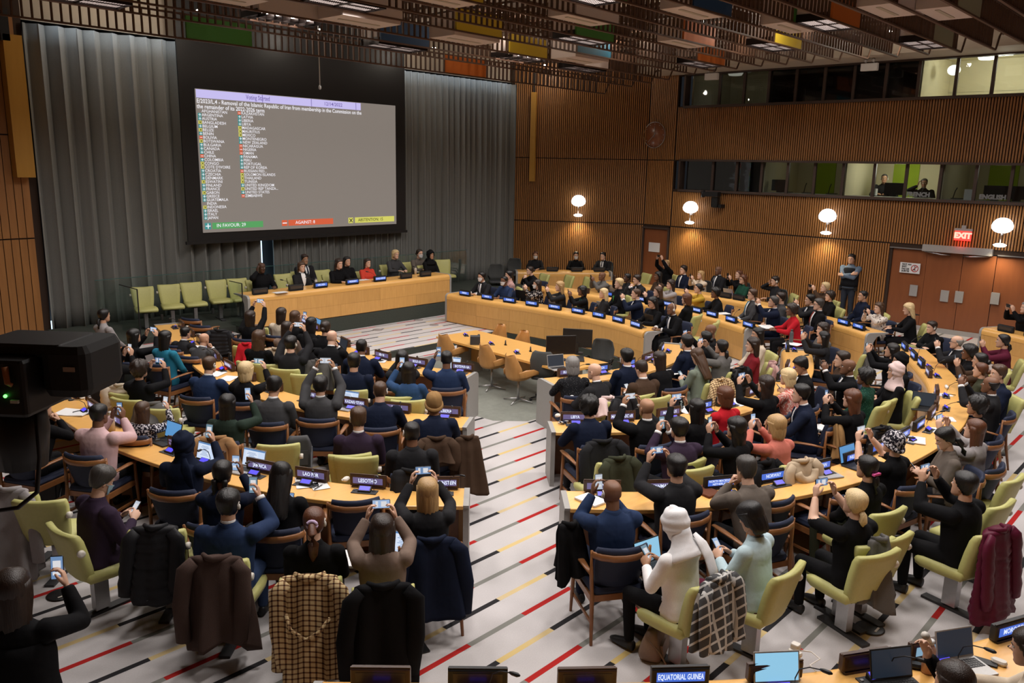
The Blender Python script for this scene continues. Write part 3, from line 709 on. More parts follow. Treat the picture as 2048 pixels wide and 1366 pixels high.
# robotic camera under the lower windows, emergency lights under the soffit
Y, Z = onX(1432, 392, WX-.25)
rc = thing('robotic_camera', 'black remote camera on a bracket below the lower windows', 'camera', (WX-.25, Y, Z))
b = MB(); b.box((-.05, .12, .05), (.2, .5, .14)); b.lathe([(.06, -.1), (.06, .1)], (-.08, .4, .05), 0, 12, None); b.obj('camera_body', [M_BLACK], rc)
b = MB(); b.box((0, 0, -.18), (.16, .2, .3)); b.box((.12, -.05, -.3), (.25, .3, .1)); b.obj('camera_mount', [M_BLACK], rc)
for i, (px, py) in enumerate(((1424, 146), (1740, 126))):
    Y, Z = onX(px, py, WX-.78)
    el = thing('emergency_light', 'white emergency light under the soffit, %s from the screen' % ORD[i], 'emergency light', (WX-.78, Y, Z-.1))
    b = MB(); b.rbox((0, 0, 0), (.12, .42, .18), .02); b.obj('light_box', [M_WHITE], el)
    b = MB()
    b.tube([(0, -.1, .08), (0, -.1, .3)], .01); b.tube([(0, .1, .08), (0, .1, .3)], .01); b.sphere((-.04, -.1, .16), .05); b.sphere((-.04, .1, .16), .05); b.obj('light_heads', [M_ALU], el)
# ------------------------------------------------------------------ curved conference desks
CEN = np.array([11.3, 11.6])
def spline(pts, step=0.06):
    P = [np.array(p, float) for p in pts]; P = [2*P[0]-P[1]]+P+[2*P[-1]-P[-2]]
    out = []
    for i in range(1, len(P)-2):
        a, b_, c, e = P[i-1:i+3]; n = max(2, int(np.linalg.norm(c-b_)/step))
        for k in range(n):
            t = k/n; out.append(.5*((2*b_)+(-a+c)*t+(2*a-5*b_+4*c-e)*t*t+(-a+3*b_-3*c+e)*t**3))
    out.append(P[-2]); return np.array(out)
class Row:
    def __init__(s, key, pts, wd=.52, z0=0.0, seat=None, front=True, phrase=''):
        s.key, s.wd, s.z0, s.front, s.phrase = key, wd, z0, front, phrase
        s.P = spline(pts)
        t = np.gradient(s.P, axis=0); t /= np.linalg.norm(t, axis=1)[:, None]; s.T = t
        n = np.stack([-t[:, 1], t[:, 0]], 1)
        ref = np.array(seat) if seat is not None else None
        m = len(s.P)//2
        if ref is not None: sgn = 1 if n[m] @ ref > 0 else -1
        else: sgn = 1 if n[m] @ (s.P[m]-CEN) > 0 else -1
        s.N = n*sgn
        s.L = np.concatenate([[0], np.cumsum(np.linalg.norm(np.diff(s.P, axis=0), axis=1))])
    def near(s, xy):
        i = int(np.argmin(np.linalg.norm(s.P-np.array(xy), axis=1))); return i
    def at(s, l):
        i = int(np.argmin(abs(s.L-l))); return s.P[i], s.T[i], s.N[i]
ROWS = {}
def desk(key, pts, label, **k):
    r = Row(key, pts, **k); ROWS[key] = r
    z0, wd = r.z0, r.wd
    o = thing('conference_desk', label, 'desk', (0, 0, 0))
    R_ = .09
    prof = [(wd, .70), (wd, .735), (wd-.006, .74), (R_+.02, .74)]+[(R_-R_*math.sin(a), .74-R_+R_*math.cos(a)) for a in np.linspace(0, PI/2, 6)]+[(0, .60), (.03, .60), (.05, .68), (.1, .70)]
    rings = [[(p[0]+n[0]*q, p[1]+n[1]*q, z0+h) for q, h in prof] for p, n in zip(r.P[::2], r.N[::2])]
    b = MB(); b.loft(rings, 0, True, smooth=False); b.obj('tabletop', [M_WOODT], o)
    # veneer joint strips let into the top
    if r.front:
        L = r.L[-1]; n = max(1, round(L/1.1)); cache = None
        for i in range(n):
            l0, l1 = L*i/n+.0015, L*(i+1)/n-.0015
            ls = np.linspace(l0, l1, 6); px_, py_ = np.interp(ls, r.L, r.P[:, 0]), np.interp(ls, r.L, r.P[:, 1]); nx_, ny_ = np.interp(ls, r.L, r.N[:, 0]), np.interp(ls, r.L, r.N[:, 1])
            for (h0, h1) in ((.02, .298), (.300, .599)):
                e_ = .004+.002*((i+(h0 > .2)) % 2)
                rg = [[(px_[j]+nx_[j]*q, py_[j]+ny_[j]*q, z0+h) for q, h in ((e_, h0), (e_, h1), (.03, h1), (.03, h0))] for j in range(6)]
                b = MB(); b.loft(rg, 0, True, smooth=False); b.obj('front_panel', [M_WOODF], o)
    b = MB()
    rg = [[(p[0]+n[0]*q, p[1]+n[1]*q, z0+h) for q, h in ((.032, .0), (.032, .69), (.045, .69), (.045, .0))] for p, n in zip(r.P[1:-1:2], r.N[1:-1:2])]
    b.loft(rg, 0, True, smooth=False); b.obj('modesty_board', [M_CHAIRW], o)
    for j, sg in ((0, -1), (-1, 1)):
        p, t, n = r.P[j], r.T[j], r.N[j]
        # rounded end panel following the desk section
        out = [(wd*.93, 0), (wd*.93, .70), (wd, .742), (R_+.02, .745)]+[(R_-R_*math.sin(a)-.004, .745-R_+R_*math.cos(a)) for a in np.linspace(0, PI/2, 6)]+[(-.004, 0)]
        if key.startswith('RR') or key in ('RE', 'FAR', 'DAIS'):
            out = [(.16, 0), (.15, .30), (.17, .55), (.24, .66), (.36, .70), (wd, .72), (wd, .742), (R_+.02, .745)]+[(R_-R_*math.sin(a)-.004, .745-R_+R_*math.cos(a)) for a in np.linspace(0, PI/2, 6)]+[(-.004, 0)]
        rg = [[(p[0]+n[0]*q+t[0]*sg*e, p[1]+n[1]*q+t[1]*sg*e, z0+h) for q, h in out] for e in (-.002, .055)]
        b = MB(); b.loft(rg, 0, True, smooth=False); b.obj('end_panel', [M_GREY], o)
    return r
desk('A', [(9.02, 9.12), (8.68, 9.9), (8.53, 10.7), (8.55, 11.4), (8.70, 12.1), (8.92, 12.9), (9.25, 14.2)], 'curved wooden desk of the left inner row, beside the sunken floor', phrase='left inner row')
desk('B', [(7.28, 7.44), (6.78, 8.2), (6.42, 9.0), (6.2, 10.0), (6.2, 11.0), (6.32, 12.0), (6.58, 13.0), (6.92, 14.2), (7.38, 16.0)], 'curved wooden desk of the left middle row, LIBERIA plate at its aisle end', phrase='left middle row')
desk('C', [(5.54, 5.74), (4.95, 6.35), (4.52, 7.1), (4.2, 8.0), (3.98, 9.1), (3.9, 10.2), (3.95, 11.4), (4.12, 12.6), (4.5, 14.6), (5.0, 16.8)], 'curved wooden desk of the left outer row with LESOTHO plate', phrase='left outer row')
desk('R1', [(9.50, 8.14), (10.2, 7.86), (10.9, 7.70), (11.6, 7.70), (12.3, 7.86), (13.2, 8.3)], 'short curved desk of the right inner row with CANADA plate', phrase='right inner row')
desk('R2', [(7.92, 6.58), (8.5, 6.05), (9.2, 5.66), (10.0, 5.48), (11, 5.40), (12, 5.48), (12.9, 5.72), (13.8, 6.1), (14.5, 6.45)], 'curved desk of the right middle row with MADAGASCAR plate', phrase='right middle row')
desk('R3', [(6.24, 4.96), (6.9, 4.3), (7.8, 3.72), (8.9, 3.32), (10, 3.14), (11.2, 3.1), (12.2, 3.2), (13.2, 3.47), (14.2, 3.85), (15.3, 4.4), (16.3, 4.95)], 'long curved desk of the right outer row with PAKISTAN plate', phrase='right outer row')
desk('RR1', [(14.15, 15.4), (14.2, 14.0), (14.3, 13), (14.36, 12), (14.36, 11.2), (14.27, 10.4), (14.08, 9.7), (13.85, 9.1)], 'long wooden desk facing the sunken floor on its far side', phrase='far inner row')
desk('RR2', [(16.9, 15.2), (16.95, 13.5), (16.95, 12), (16.85, 10.6), (16.6, 9.6), (16.25, 8.7), (15.85, 7.9)], 'wooden desk in the second far row, red jacket at its end', phrase='far middle row')
desk('RR3', [(19.3, 14.2), (19.35, 11.5), (19.2, 10.2), (18.9, 9), (18.4, 7.8), (17.85, 6.75), (17.3, 5.9)], 'wooden desk in the third far row, nearest the slatted wall', phrase='far outer row')
desk('FAR', [(19.0, 17.35), (20.1, 16.35), (21.25, 15.35)], 'wooden secretariat desk under the splayed slatted wall', phrase='secretariat desk', seat=(1, 1))
desk('RE', [(19.95, 4.35), (19.35, 3.2), (18.7, 2.1)], 'wooden desk at the right edge near the double doors', phrase='desk by the double doors', seat=(1, -.5))
desk('BOT', [(2.66, 4.05), (3.3, 3.38), (3.8, 2.87), (4.7, 2.05), (5.6, 1.45), (6.6, .95), (7.6, .6)], 'nearest desk along the bottom, EQUATORIAL GUINEA plate on it', phrase='nearest row')
desk('DAIS', [(9.05, 16.22), (11, 16.2), (13, 16.2), (15.0, 16.2)], 'long straight wooden podium desk below the projection screen', z0=.35, seat=(0, 1), wd=.62, phrase='podium')
PL_C = {}
# ------------------------------------------------------------------ name plates, voting consoles, microphones
E_PV = emat('plate_violet', (.16, .13, .30), .75); E_PB = emat('plate_blue', (.07, .18, .75), .85); E_PT = emat('plate_text', (.75, .82, 1.0), 1.1)
E_CB = emat('console_blue', (.09, .07, .95), 1.1)
E_PK = pmat('plate_off', (.06, .045, .035), .25)
E_SKY = emat('plate_sky', (.35, .6, .8), .6)
M_PF = pmat('plate_frame', (.055, .028, .018), .35)
def plate_meshes():
    b = MB(); b.rbox((0, 0, .075), (.38, .055, .115), .01); b.box((0, -.012, .138), (.38, .012, .012)); b.box((0, 0, .008), (.34, .07, .016)); fr = b.mesh('plate_frame', [M_PF])
    fb = b.mesh('plate_frame_black', [M_BLACK])
    b = MB(); b.box((0, 0, .078), (.315, .060, .066))
    return fr, fb, b
_pf, _pfb, _sb = plate_meshes()
_SCR = {k: _sb.mesh('plate_screen', [m]) for k, m in (('v', E_PV), ('b', E_PB), ('o', E_PK), ('s', E_SKY))}
_TT = {}
def ptext(s):
    if s not in _TT:
        me = text_mesh(s, .056, 'CENTER', .0012).copy(); me.materials.clear(); me.materials.append(E_PT)
        v = np.array([q.co[:] for q in me.vertices]); wdt = v[:, 0].max()-v[:, 0].min(); hgt = v[:, 1].max()-v[:, 1].min(); k = min(.8 if len(s) > 5 else .8, .30/wdt); kh = min(1, .058/hgt)
        for q in me.vertices: q.co.x *= k; q.co.y *= kh
        _TT[s] = me
    return _TT[s]
_cb = MB(); _cb.box((0, 0, .004), (.26, .10, .008), 0); _cb.box((-.11, .01, .012), (.02, .02, .012), 1); CONS_B = _cb.mesh('console_base', [M_DARK, M_STEEL])
_cb = MB(); _cb.add([(-.065, .035, .008), (.065, .035, .008), (.065, -.03, .008), (-.065, -.03, .008), (-.065, .03, .055), (.065, .03, .055), (.065, -.025, .025), (-.065, -.025, .025)], [(0, 1, 5, 4), (1, 2, 6, 5), (2, 3, 7, 6), (3, 0, 4, 7), (4, 5, 6, 7)], 0); CONS_D = _cb.mesh('console_body', [M_BLACK])
_cb = MB(); _cb.add([(-.055, .026, .0545), (.055, .026, .0545), (.055, -.02, .0295), (-.055, -.02, .0295), (-.055, .0355, .048), (.055, .0355, .048), (.055, .036, .02), (-.055, .036, .02)], [(3, 2, 1, 0), (4, 5, 6, 7)], 0); CONS_S = _cb.mesh('console_screen', [E_CB])
_cb = MB(); _cb.tube([(.09, .02, .01), (.09, .025, .08), (.10, .0, .16), (.13, -.06, .21), (.17, -.13, .235)], .004, 0, 6); _cb.lathe([(.018, 0), (.018, .012), (.006, .016)], (.09, .02, .0), 0, 8); MIC_S = _cb.mesh('mic_stem', [M_BLACK])
_cb = MB(); _cb.tube([(.165, -.12, .233), (.175, -.14, .237), (.195, -.175, .243), (.205, -.19, .245)], [.007, .013, .014, .006], 0, 8); MIC_H = _cb.mesh('mic_head', [M_BLACK])
PLATES = [
 ('A', 927, 731, 'BOTSWANA', 'v'), ('A', 843, 720, 'BOLIVIA', 'v'), ('A', 774, 708, 'BENIN', 'v'), ('A', 743, 694, 'BELIZE', 'v'), ('A', 711, 680, 'BELGIUM', 'v'), ('A', 683, 666, 'BANGLADESH', 'v'), ('A', 648, 650, 'AUSTRIA', 'v'), ('A', 610, 634, 'ARGENTINA', 'v'),
 ('B', 890, 821, 'LIBERIA', 'v'), ('B', 800, 808, 'LATVIA', 'v'), ('B', 722, 799, 'KAZAKHSTAN', 'v'), ('B', 640, 783, 'JAPAN', 'v'), ('B', 571, 764, 'ITALY', 'v'), ('B', 517, 745, 'ISRAEL', 'v'), ('B', 477, 726, 'INDONESIA', 'v'), ('B', 453, 706, 'INDIA', 'v'), ('B', 436, 690, 'GUATEMALA', 'v'), ('B', 416, 676, ' ', 'o'), ('B', 400, 661, ' ', 'o'), ('B', 383, 645, ' ', 'o'),
 ('C', 880, 957, 'LIECHTENSTEIN', 'v'), ('C', 745, 955, 'LESOTHO', 'v'), ('C', 640, 935, 'LAO PDR', 'v'), ('C', 553, 917, 'JAMAICA', 'v'), ('C', 450, 899, 'KUWAIT', 'v'), ('C', 385, 880, 'JORDAN', 'v'), ('C', 258, 832, 'IRAQ', 'v'), ('C', 205, 806, 'IRELAND', 'v'), ('C', 173, 778, ' ', 'v'), ('C', 158, 764, ' ', 'v'),
 ('R1', 1117, 733, 'BULGARIA', 'v'), ('R1', 1183, 729, 'CANADA', 'b'), ('R1', 1240, 722, 'CHILE', 'b'), ('R1', 1281, 710, 'CHINA', 'v'), ('R1', 1308, 693, 'COLOMBIA', 'b'),
 ('R2', 1149, 822, 'LIBYA', 'v'), ('R2', 1231, 818, 'MADAGASCAR', 'v'), ('R2', 1316, 811, 'MAURITIUS', 'v'), ('R2', 1379, 802, 'MEXICO', 'b'), ('R2', 1440, 795, 'MONACO', 'b'), ('R2', 1493, 775, 'MONTENEGRO', 'v'), ('R2', 1549, 747, 'NEW ZEALAND', 'b'), ('R2', 1564, 728, 'NICARAGUA', 'v'), ('R2', 1560, 690, 'OMAN', 'b'),
 ('R3', 1200, 967, 'MALI\nMALTA', 'v'), ('R3', 1310, 957, 'MYANMAR', 'v'), ('R3', 1416, 947, 'NORTH MACEDONIA\nNETHERLANDS', 'b'), ('R3', 1515, 935, 'NORWAY', 'b'), ('R3', 1602, 918, 'PAKISTAN', 'b'), ('R3', 1683, 902, 'PHILIPPINES', 'b'), ('R3', 1730, 884, 'POLAND', 'b'), ('R3', 1782, 861, 'QATAR', 'b'), ('R3', 1819, 841, 'ROMANIA', 'b'), ('R3', 1843, 818, 'RWANDA', 'v'), ('R3', 1857, 802, 'SENEGAL', 'o'), ('R3', 1862, 778, 'SERBIA', 'v'), ('R3', 1853, 742, 'SINGAPORE', 'v'), ('R3', 1839, 724, 'SLOVAKIA', 'b'), ('R3', 1819, 708, 'SLOVENIA', 'b'), ('R3', 1795, 690, 'SPAIN', 'b'),
 ('RR1', 942, 584, 'GREECE', 'b'), ('RR1', 985, 591, 'GABON', 'b'), ('RR1', 1030, 597, 'FRANCE', 'b'), ('RR1', 1077, 603, 'FINLAND', 'b'), ('RR1', 1127, 610, 'ESWATINI', 'b'), ('RR1', 1176, 617, 'DENMARK', 'b'), ('RR1', 1217, 625, 'CZECHIA', 'b'), ('RR1', 1255, 635, 'CROATIA', 'b'), ('RR1', 1284, 646, 'COTE D\'IVOIRE', 'b'),
 ('RR2', 1165, 580, ' ', 'o'), ('RR2', 1219, 586, 'PERU', 'b'), ('RR2', 1256, 591, 'PANAMA', 'b'), ('RR2', 1300, 597, 'PORTUGAL', 'b'), ('RR2', 1345, 605, 'REP OF KOREA', 'b'), ('RR2', 1393, 619, 'SOLOMON ISLANDS', 'b'), ('RR2', 1433, 626, 'RUSSIAN FED', 'b'), ('RR2', 1472, 636, 'SWEDEN', 'b'), ('RR2', 1502, 649, 'THAILAND', 'b'),
 ('RR3', 1440, 591, ' ', 'k'), ('RR3', 1482, 594, ' ', 'k'), ('RR3', 1682, 643, 'TUNISIA', 'b'), ('RR3', 1716, 652, 'TURKIYE', 'b'),
 ('FAR', 1105, 538, ' ', 'k'), ('FAR', 1155, 538, ' ', 'k'), ('FAR', 1203, 540, ' ', 'k'),
 ('RE', 1997, 657, ' ', 'k'), ('RE', 2040, 669, 'UKRAINE', 'b'),
 ('BOT', 765, 1345, ' ', 'o'), ('BOT', 965, 1352, ' ', 'k'), ('BOT', 1170, 1354, ' ', 'o'), ('BOT', 1365, 1346, 'EQUATORIAL GUINEA', 'b'), ('BOT', 1550, 1332, ' ', 'o'), ('BOT', 1724, 1310, ' ', 'o'), ('BOT', 1855, 1285, ' ', 's'), ('BOT', 2018, 1255, 'MOROCCO', 'b'),
 ('DAIS', 533, 585, ' ', 'k'), ('DAIS', 600, 575, ' ', 'k'), ('DAIS', 656, 571, 'USG DESA', 'b'), ('DAIS', 713, 564, 'PRESIDENT', 'b'), ('DAIS', 768, 558, 'COUNCIL SECRETARY', 'b'), ('DAIS', 820, 552, ' ', 'k'), ('DAIS', 868, 549, ' ', 'k')]
blank_n = {}
for rk, px, py, s, kd in PLATES:
    r = ROWS[rk]; zc = r.z0+.74+.085
    X, Y = un(px, py, zc); i = r.near((X, Y)); p = r.P[i]+r.N[i]*.10; n = r.N[i]
    # local -Y must look along the outward (seat side) normal
    rz = math.atan2(-n[1], -n[0])-PI/2
    nm = s.strip().replace('\n', ' and ')
    if nm: lab = 'name plate reading %s on the %s desk' % (nm, r.phrase)
    else:
        blank_n[rk] = blank_n.get(rk, 0)+1
        lab = '%s unlit name plate from the left on the %s desk' % (ORD[blank_n[rk]-1], r.phrase)
    t = thing('name_plate', lab, 'name plate', (p[0], p[1], r.z0+.742), rz, 'name plates on the desks')
    inst('plate_frame', _pfb if kd in 'bk' else _pf, t)
    inst('plate_screen', _SCR['o' if kd in 'ok' else kd], t)
    if nm:
        me = ptext(s)
        inst('lettering', me, t, M=Matrix.Translation((0, -.0312, .078)) @ Matrix.Rotation(PI/2, 4, 'X'))
        inst('lettering', me, t, M=Matrix.Translation((0, .0312, .078)) @ Matrix.Rotation(PI, 4, 'Z') @ Matrix.Rotation(PI/2, 4, 'X'))
    who = ('by the %s plate' % nm) if nm else ('by the %s unlit plate' % ORD[blank_n[rk]-1])
    if rk in ('RR1', 'RR2', 'RR3', 'FAR', 'RE', 'DAIS') and not (px % 2 == 0 and rk != 'FAR'): continue
    q = p+n*.13
    t = thing('voting_console', 'voting console with blue display %s, %s desk' % (who, r.phrase), 'console', (q[0], q[1], r.z0+.741), rz, 'voting consoles on the desks')
    inst('console_base', CONS_B, t); inst('console_body', CONS_D, t); inst('console_screen', CONS_S, t)
    if rk in 'ABC' or px % 3 or rk == 'DAIS':
        t = thing('gooseneck_microphone', 'black gooseneck microphone %s, %s desk' % (who, r.phrase), 'microphone', (q[0], q[1], r.z0+.741), rz+(px % 7-3)*.12, 'microphones on the desks')
        inst('mic_stem', MIC_S, t); inst('mic_head', MIC_H, t)

# ------------------------------------------------------------------ chairs
def arc_rail(b, R, a0, a1, z, dz, th, yc, mi=0, n=10, rake=0):
    """bent wooden rail: arc of a ring seen from above"""
    pts = []
    for k in range(n+1):
        a = a0+(a1-a0)*k/n; pts.append((R*math.sin(a), yc-R*math.cos(a), z))
    b.tube(pts, [(th, dz)]*len(pts), mi, 8, up=(0, 0, 1))
def wood_chair():
    """delegate armchair, sitter faces +Y, origin under the seat"""
    P = []
    b = MB(); b.rbox((0, .0, .44), (.50, .50, .07), .06); P.append(('seat', b.mesh('seat', [M_NAVY])))
    b = MB()
    rg = []
    for z, y, th, hw in ((.48, -.235, .03, .20), (.56, -.25, .045, .215), (.68, -.285, .05, .225), (.78, -.315, .05, .23), (.84, -.33, .045, .23), (.872, -.338, .025, .222)):
        ring = []
        for k in range(9): u = -1+2*k/8; ring.append((u*hw, y+.075*u*u+th/2, z))
        for k in range(9): u = 1-2*k/8; ring.append((u*hw, y+.075*u*u-th/2, z))
        rg.append(ring)
    b.loft(rg, 0, True); P.append(('backrest', b.mesh('backrest', [M_NAVY])))
    b = MB()
    b.tube([(-.265, -.235, .80), (-.20, -.30, .795), (-.1, -.342, .79), (0, -.355, .79), (.1, -.342, .79), (.2, -.30, .795), (.265, -.235, .80)], [(.014, .032)]*7, 0, 8); P.append(('top_rail', b.mesh('top_rail', [M_CHAIRW])))
    for sx in (-1, 1):
        b = MB(); b.tube([(sx*.27, -.33, 0), (sx*.25, -.25, .40), (sx*.258, -.235, .60), (sx*.265, -.238, .835)], [.014, .021, .019, .012], 0, 8); P.append(('leg', b.mesh('rear_leg', [M_CHAIRW])))
        b = MB(); b.tube([(sx*.27, .24, 0), (sx*.26, .22, .42), (sx*.262, .215, .62)], [.013, .021, .015], 0, 8); P.append(('leg', b.mesh('front_leg', [M_CHAIRW])))
        b = MB(); b.tube([(sx*.262, -.24, .615), (sx*.275, -.08, .64), (sx*.285, .1, .65), (sx*.27, .25, .635)], [(.016, .012), (.030, .012), (.038, .012), (.024, .010)], 0, 8); P.append(('armrest', b.mesh('armrest', [M_CHAIRW])))
    b = MB()
    for y in (-.235, .215): b.box((0, y, .385), (.5, .022, .06))
    for x in (-.25, .25): b.box((x, 0, .385), (.022, .46, .06)); b.box((x, 0, .17), (.016, .5, .025))
    P.append(('seat_frame', b.mesh('seat_frame', [M_CHAIRW])))
    return P
def green_chair():
    P = []
    b = MB()
    rg = []
    for y, z0, z1, hw in ((-.22, .42, .46, .19), (-.20, .40, .48, .215), (0, .39, .495, .225), (.18, .395, .49, .235), (.235, .41, .475, .225), (.25, .43, .455, .21)):
        rg.append([(-hw, y, (z0+z1)/2), (-hw*.95, y, z0), (0, y, z0), (hw*.95, y, z0), (hw, y, (z0+z1)/2), (hw*.95, y, z1), (0, y, z1-.01), (-hw*.95, y, z1)])
    b.loft(rg, 0, True); P.append(('seat', b.mesh('seat', [M_GREEN])))
    b = MB(); rg = []
    for z, y, th, hw in ((.40, -.20, .05, .165), (.44, -.215, .075, .185), (.55, -.24, .085, .205), (.70, -.275, .085, .222), (.83, -.31, .08, .235), (.885, -.33, .065, .235), (.90, -.335, .04, .225)):
        ring = []
        for k in range(7): u = -1+2*k/6; ring.append((u*hw, y+.03*u*u+th/2, z-.012*(1-u*u)*(z > .8)))
        for k in range(7): u = 1-2*k/6; ring.append((u*hw, y+.03*u*u-th/2, z-.012*(1-u*u)*(z > .8)))
        rg.append(ring)
    b.loft(rg, 0, True); P.append(('backrest', b.mesh('backrest', [M_GREEN])))
    b = MB(); b.box((0, -.03, .22), (.075, .13, .36)); P.append(('pedestal', b.mesh('pedestal', [M_STEEL])))
    b = MB(); b.box((0, -.03, .012), (.09, .52, .024)); P.append(('foot_bar', b.mesh('foot_bar', [M_DARK])))
    b = MB(); b.box((0, -.02, .385), (.2, .3, .03)); P.append(('seat_bracket', b.mesh('seat_bracket', [M_DARK])))
    b = MB(); b.lathe([(.01, -.02), (.03, -.02), (.034, 0), (.03, .02), (.01, .02)], (.245, -.275, .73), 0, 10, Matrix.Rotation(PI/2, 4, 'Y')); P.append(('earpiece_holder', b.mesh('earpiece_holder', [M_WPL])))
    return P
M_SHELL = wood('shell_veneer', (.42, .20, .06), (.55, .28, .09), scale=(5, 5, 2), rough=.35)
def shell_chair():
    P = []
    b = MB(); rg = []
    N = 16
    for i in range(N+1):
        s = i/N
        # profile from front lip over the seat and up the back
        if s < .45: y = .24-.44*(s/.45); z = .46-.035*math.sin(PI*s/.45)+(.0 if s > .05 else -.02); hw = .20+.05*math.sin(PI*s/.45*.5)
        else:
            q = (s-.45)/.55; y = -.20-.05*q-.06*q*q; z = .46+.47*q; hw = .25-.03*q-.20*max(0, q-.45)
        row = []
        for k in range(11):
            u = -1+2*k/10; lift = (.10 if s < .45 else .02)*abs(u)**3; fw = .10*abs(u)**2.5*(1 if s > .35 else .2)
            row.append((u*hw, y+fw, z+lift))
        rg.append(row)
    up_ = rg; dn = [[(x, y-.008, z-.016) for x, y, z in r_] for r_ in rg]
    rings = [a+list(reversed(c)) for a, c in zip(up_, dn)]
    b.loft(rings, 0, True); P.append(('shell', b.mesh('shell', [M_SHELL])))
    for sx in (-1, 1):
        b = MB(); b.tube([(sx*.22, -.17, .56), (sx*.27, -.05, .585), (sx*.30, .10, .60), (sx*.31, .22, .575)], [(.012, .06), (.012, .075), (.012, .06), (.01, .03)], 0, 8); P.append(('arm_wing', b.mesh('arm_wing', [M_SHELL])))
    b = MB(); b.tube([(0, 0, .04), (0, 0, .43)], .022, 0, 10); P.append(('column', b.mesh('column', [M_STEEL])))
    b = MB()
    for k in range(4): a = k*PI/2+.4; b.tube([(0, 0, .07), (.3*math.cos(a), .3*math.sin(a), .015)], [.018, .010], 0, 6)
    P.append(('star_base', b.mesh('star_base', [M_STEEL])))
    return P
def mesh_chair():
    P = []
    b = MB(); b.rbox((0, 0, .46), (.48, .46, .06), .08); P.append(('seat', b.mesh('seat', [M_DARK])))
    b = MB(); rg = []
    for z, y, hw in ((.50, -.22, .19), (.6, -.25, .23), (.8, -.28, .24), (.95, -.27, .20), (.99, -.26, .15)):
        rg.append([(u*hw, y+.06*u*u, z) for u in np.linspace(-1, 1, 9)]+[(u*hw, y+.06*u*u-.015, z) for u in np.linspace(1, -1, 9)])
    b.loft(rg, 0, True); P.append(('backrest', b.mesh('backrest', [pmat('mesh_grey', (.06, .062, .06), .85)])))
    for sx in (-1, 1):
        b = MB(); b.tube([(sx*.2, -.2, .5), (sx*.26, -.12, .64), (sx*.27, .12, .66)], .016, 0, 6); P.append(('armrest', b.mesh('armrest', [M_BLACK])))
    b = MB(); b.tube([(0, 0, .08), (0, 0, .44)], .025, 0, 8); P.append(('column', b.mesh('column', [M_BLACK])))
    b = MB()
    for k in range(5): a = k*2*PI/5; b.tube([(0, 0, .1), (.28*math.cos(a), .28*math.sin(a), .06)], [.02, .012], 0, 6); b.sphere((.28*math.cos(a), .28*math.sin(a), .03), .03, 0, 8, 6)
    P.append(('castor_base', b.mesh('castor_base', [M_BLACK])))
    return P
CH = {'w': ('delegate_armchair', wood_chair()), 'g': ('adviser_chair', green_chair()), 's': ('shell_chair', shell_chair()), 'm': ('office_chair', mesh_chair())}
CH_G = {'w': 'navy delegate armchairs', 'g': 'green adviser chairs', 's': 'moulded wooden chairs', 'm': 'black office chairs'}
CH_D = {'w': 'navy armchair with bent wooden frame', 'g': 'yellow-green padded chair on steel pedestal', 's': 'moulded brown wooden shell chair', 'm': 'dark mesh office chair'}
def chair(kd, X, Y, rz, label, z=0.0):
    nm, parts = CH[kd]
    t = thing(nm, label, 'chair', (X, Y, z), rz, CH_G[kd])
    for pn, me in parts: inst(pn, me, t)
    return t
def face(X, Y, tx, ty):  # rotation so that local +Y looks at the target
    return math.atan2(ty-Y, tx-X)-PI/2
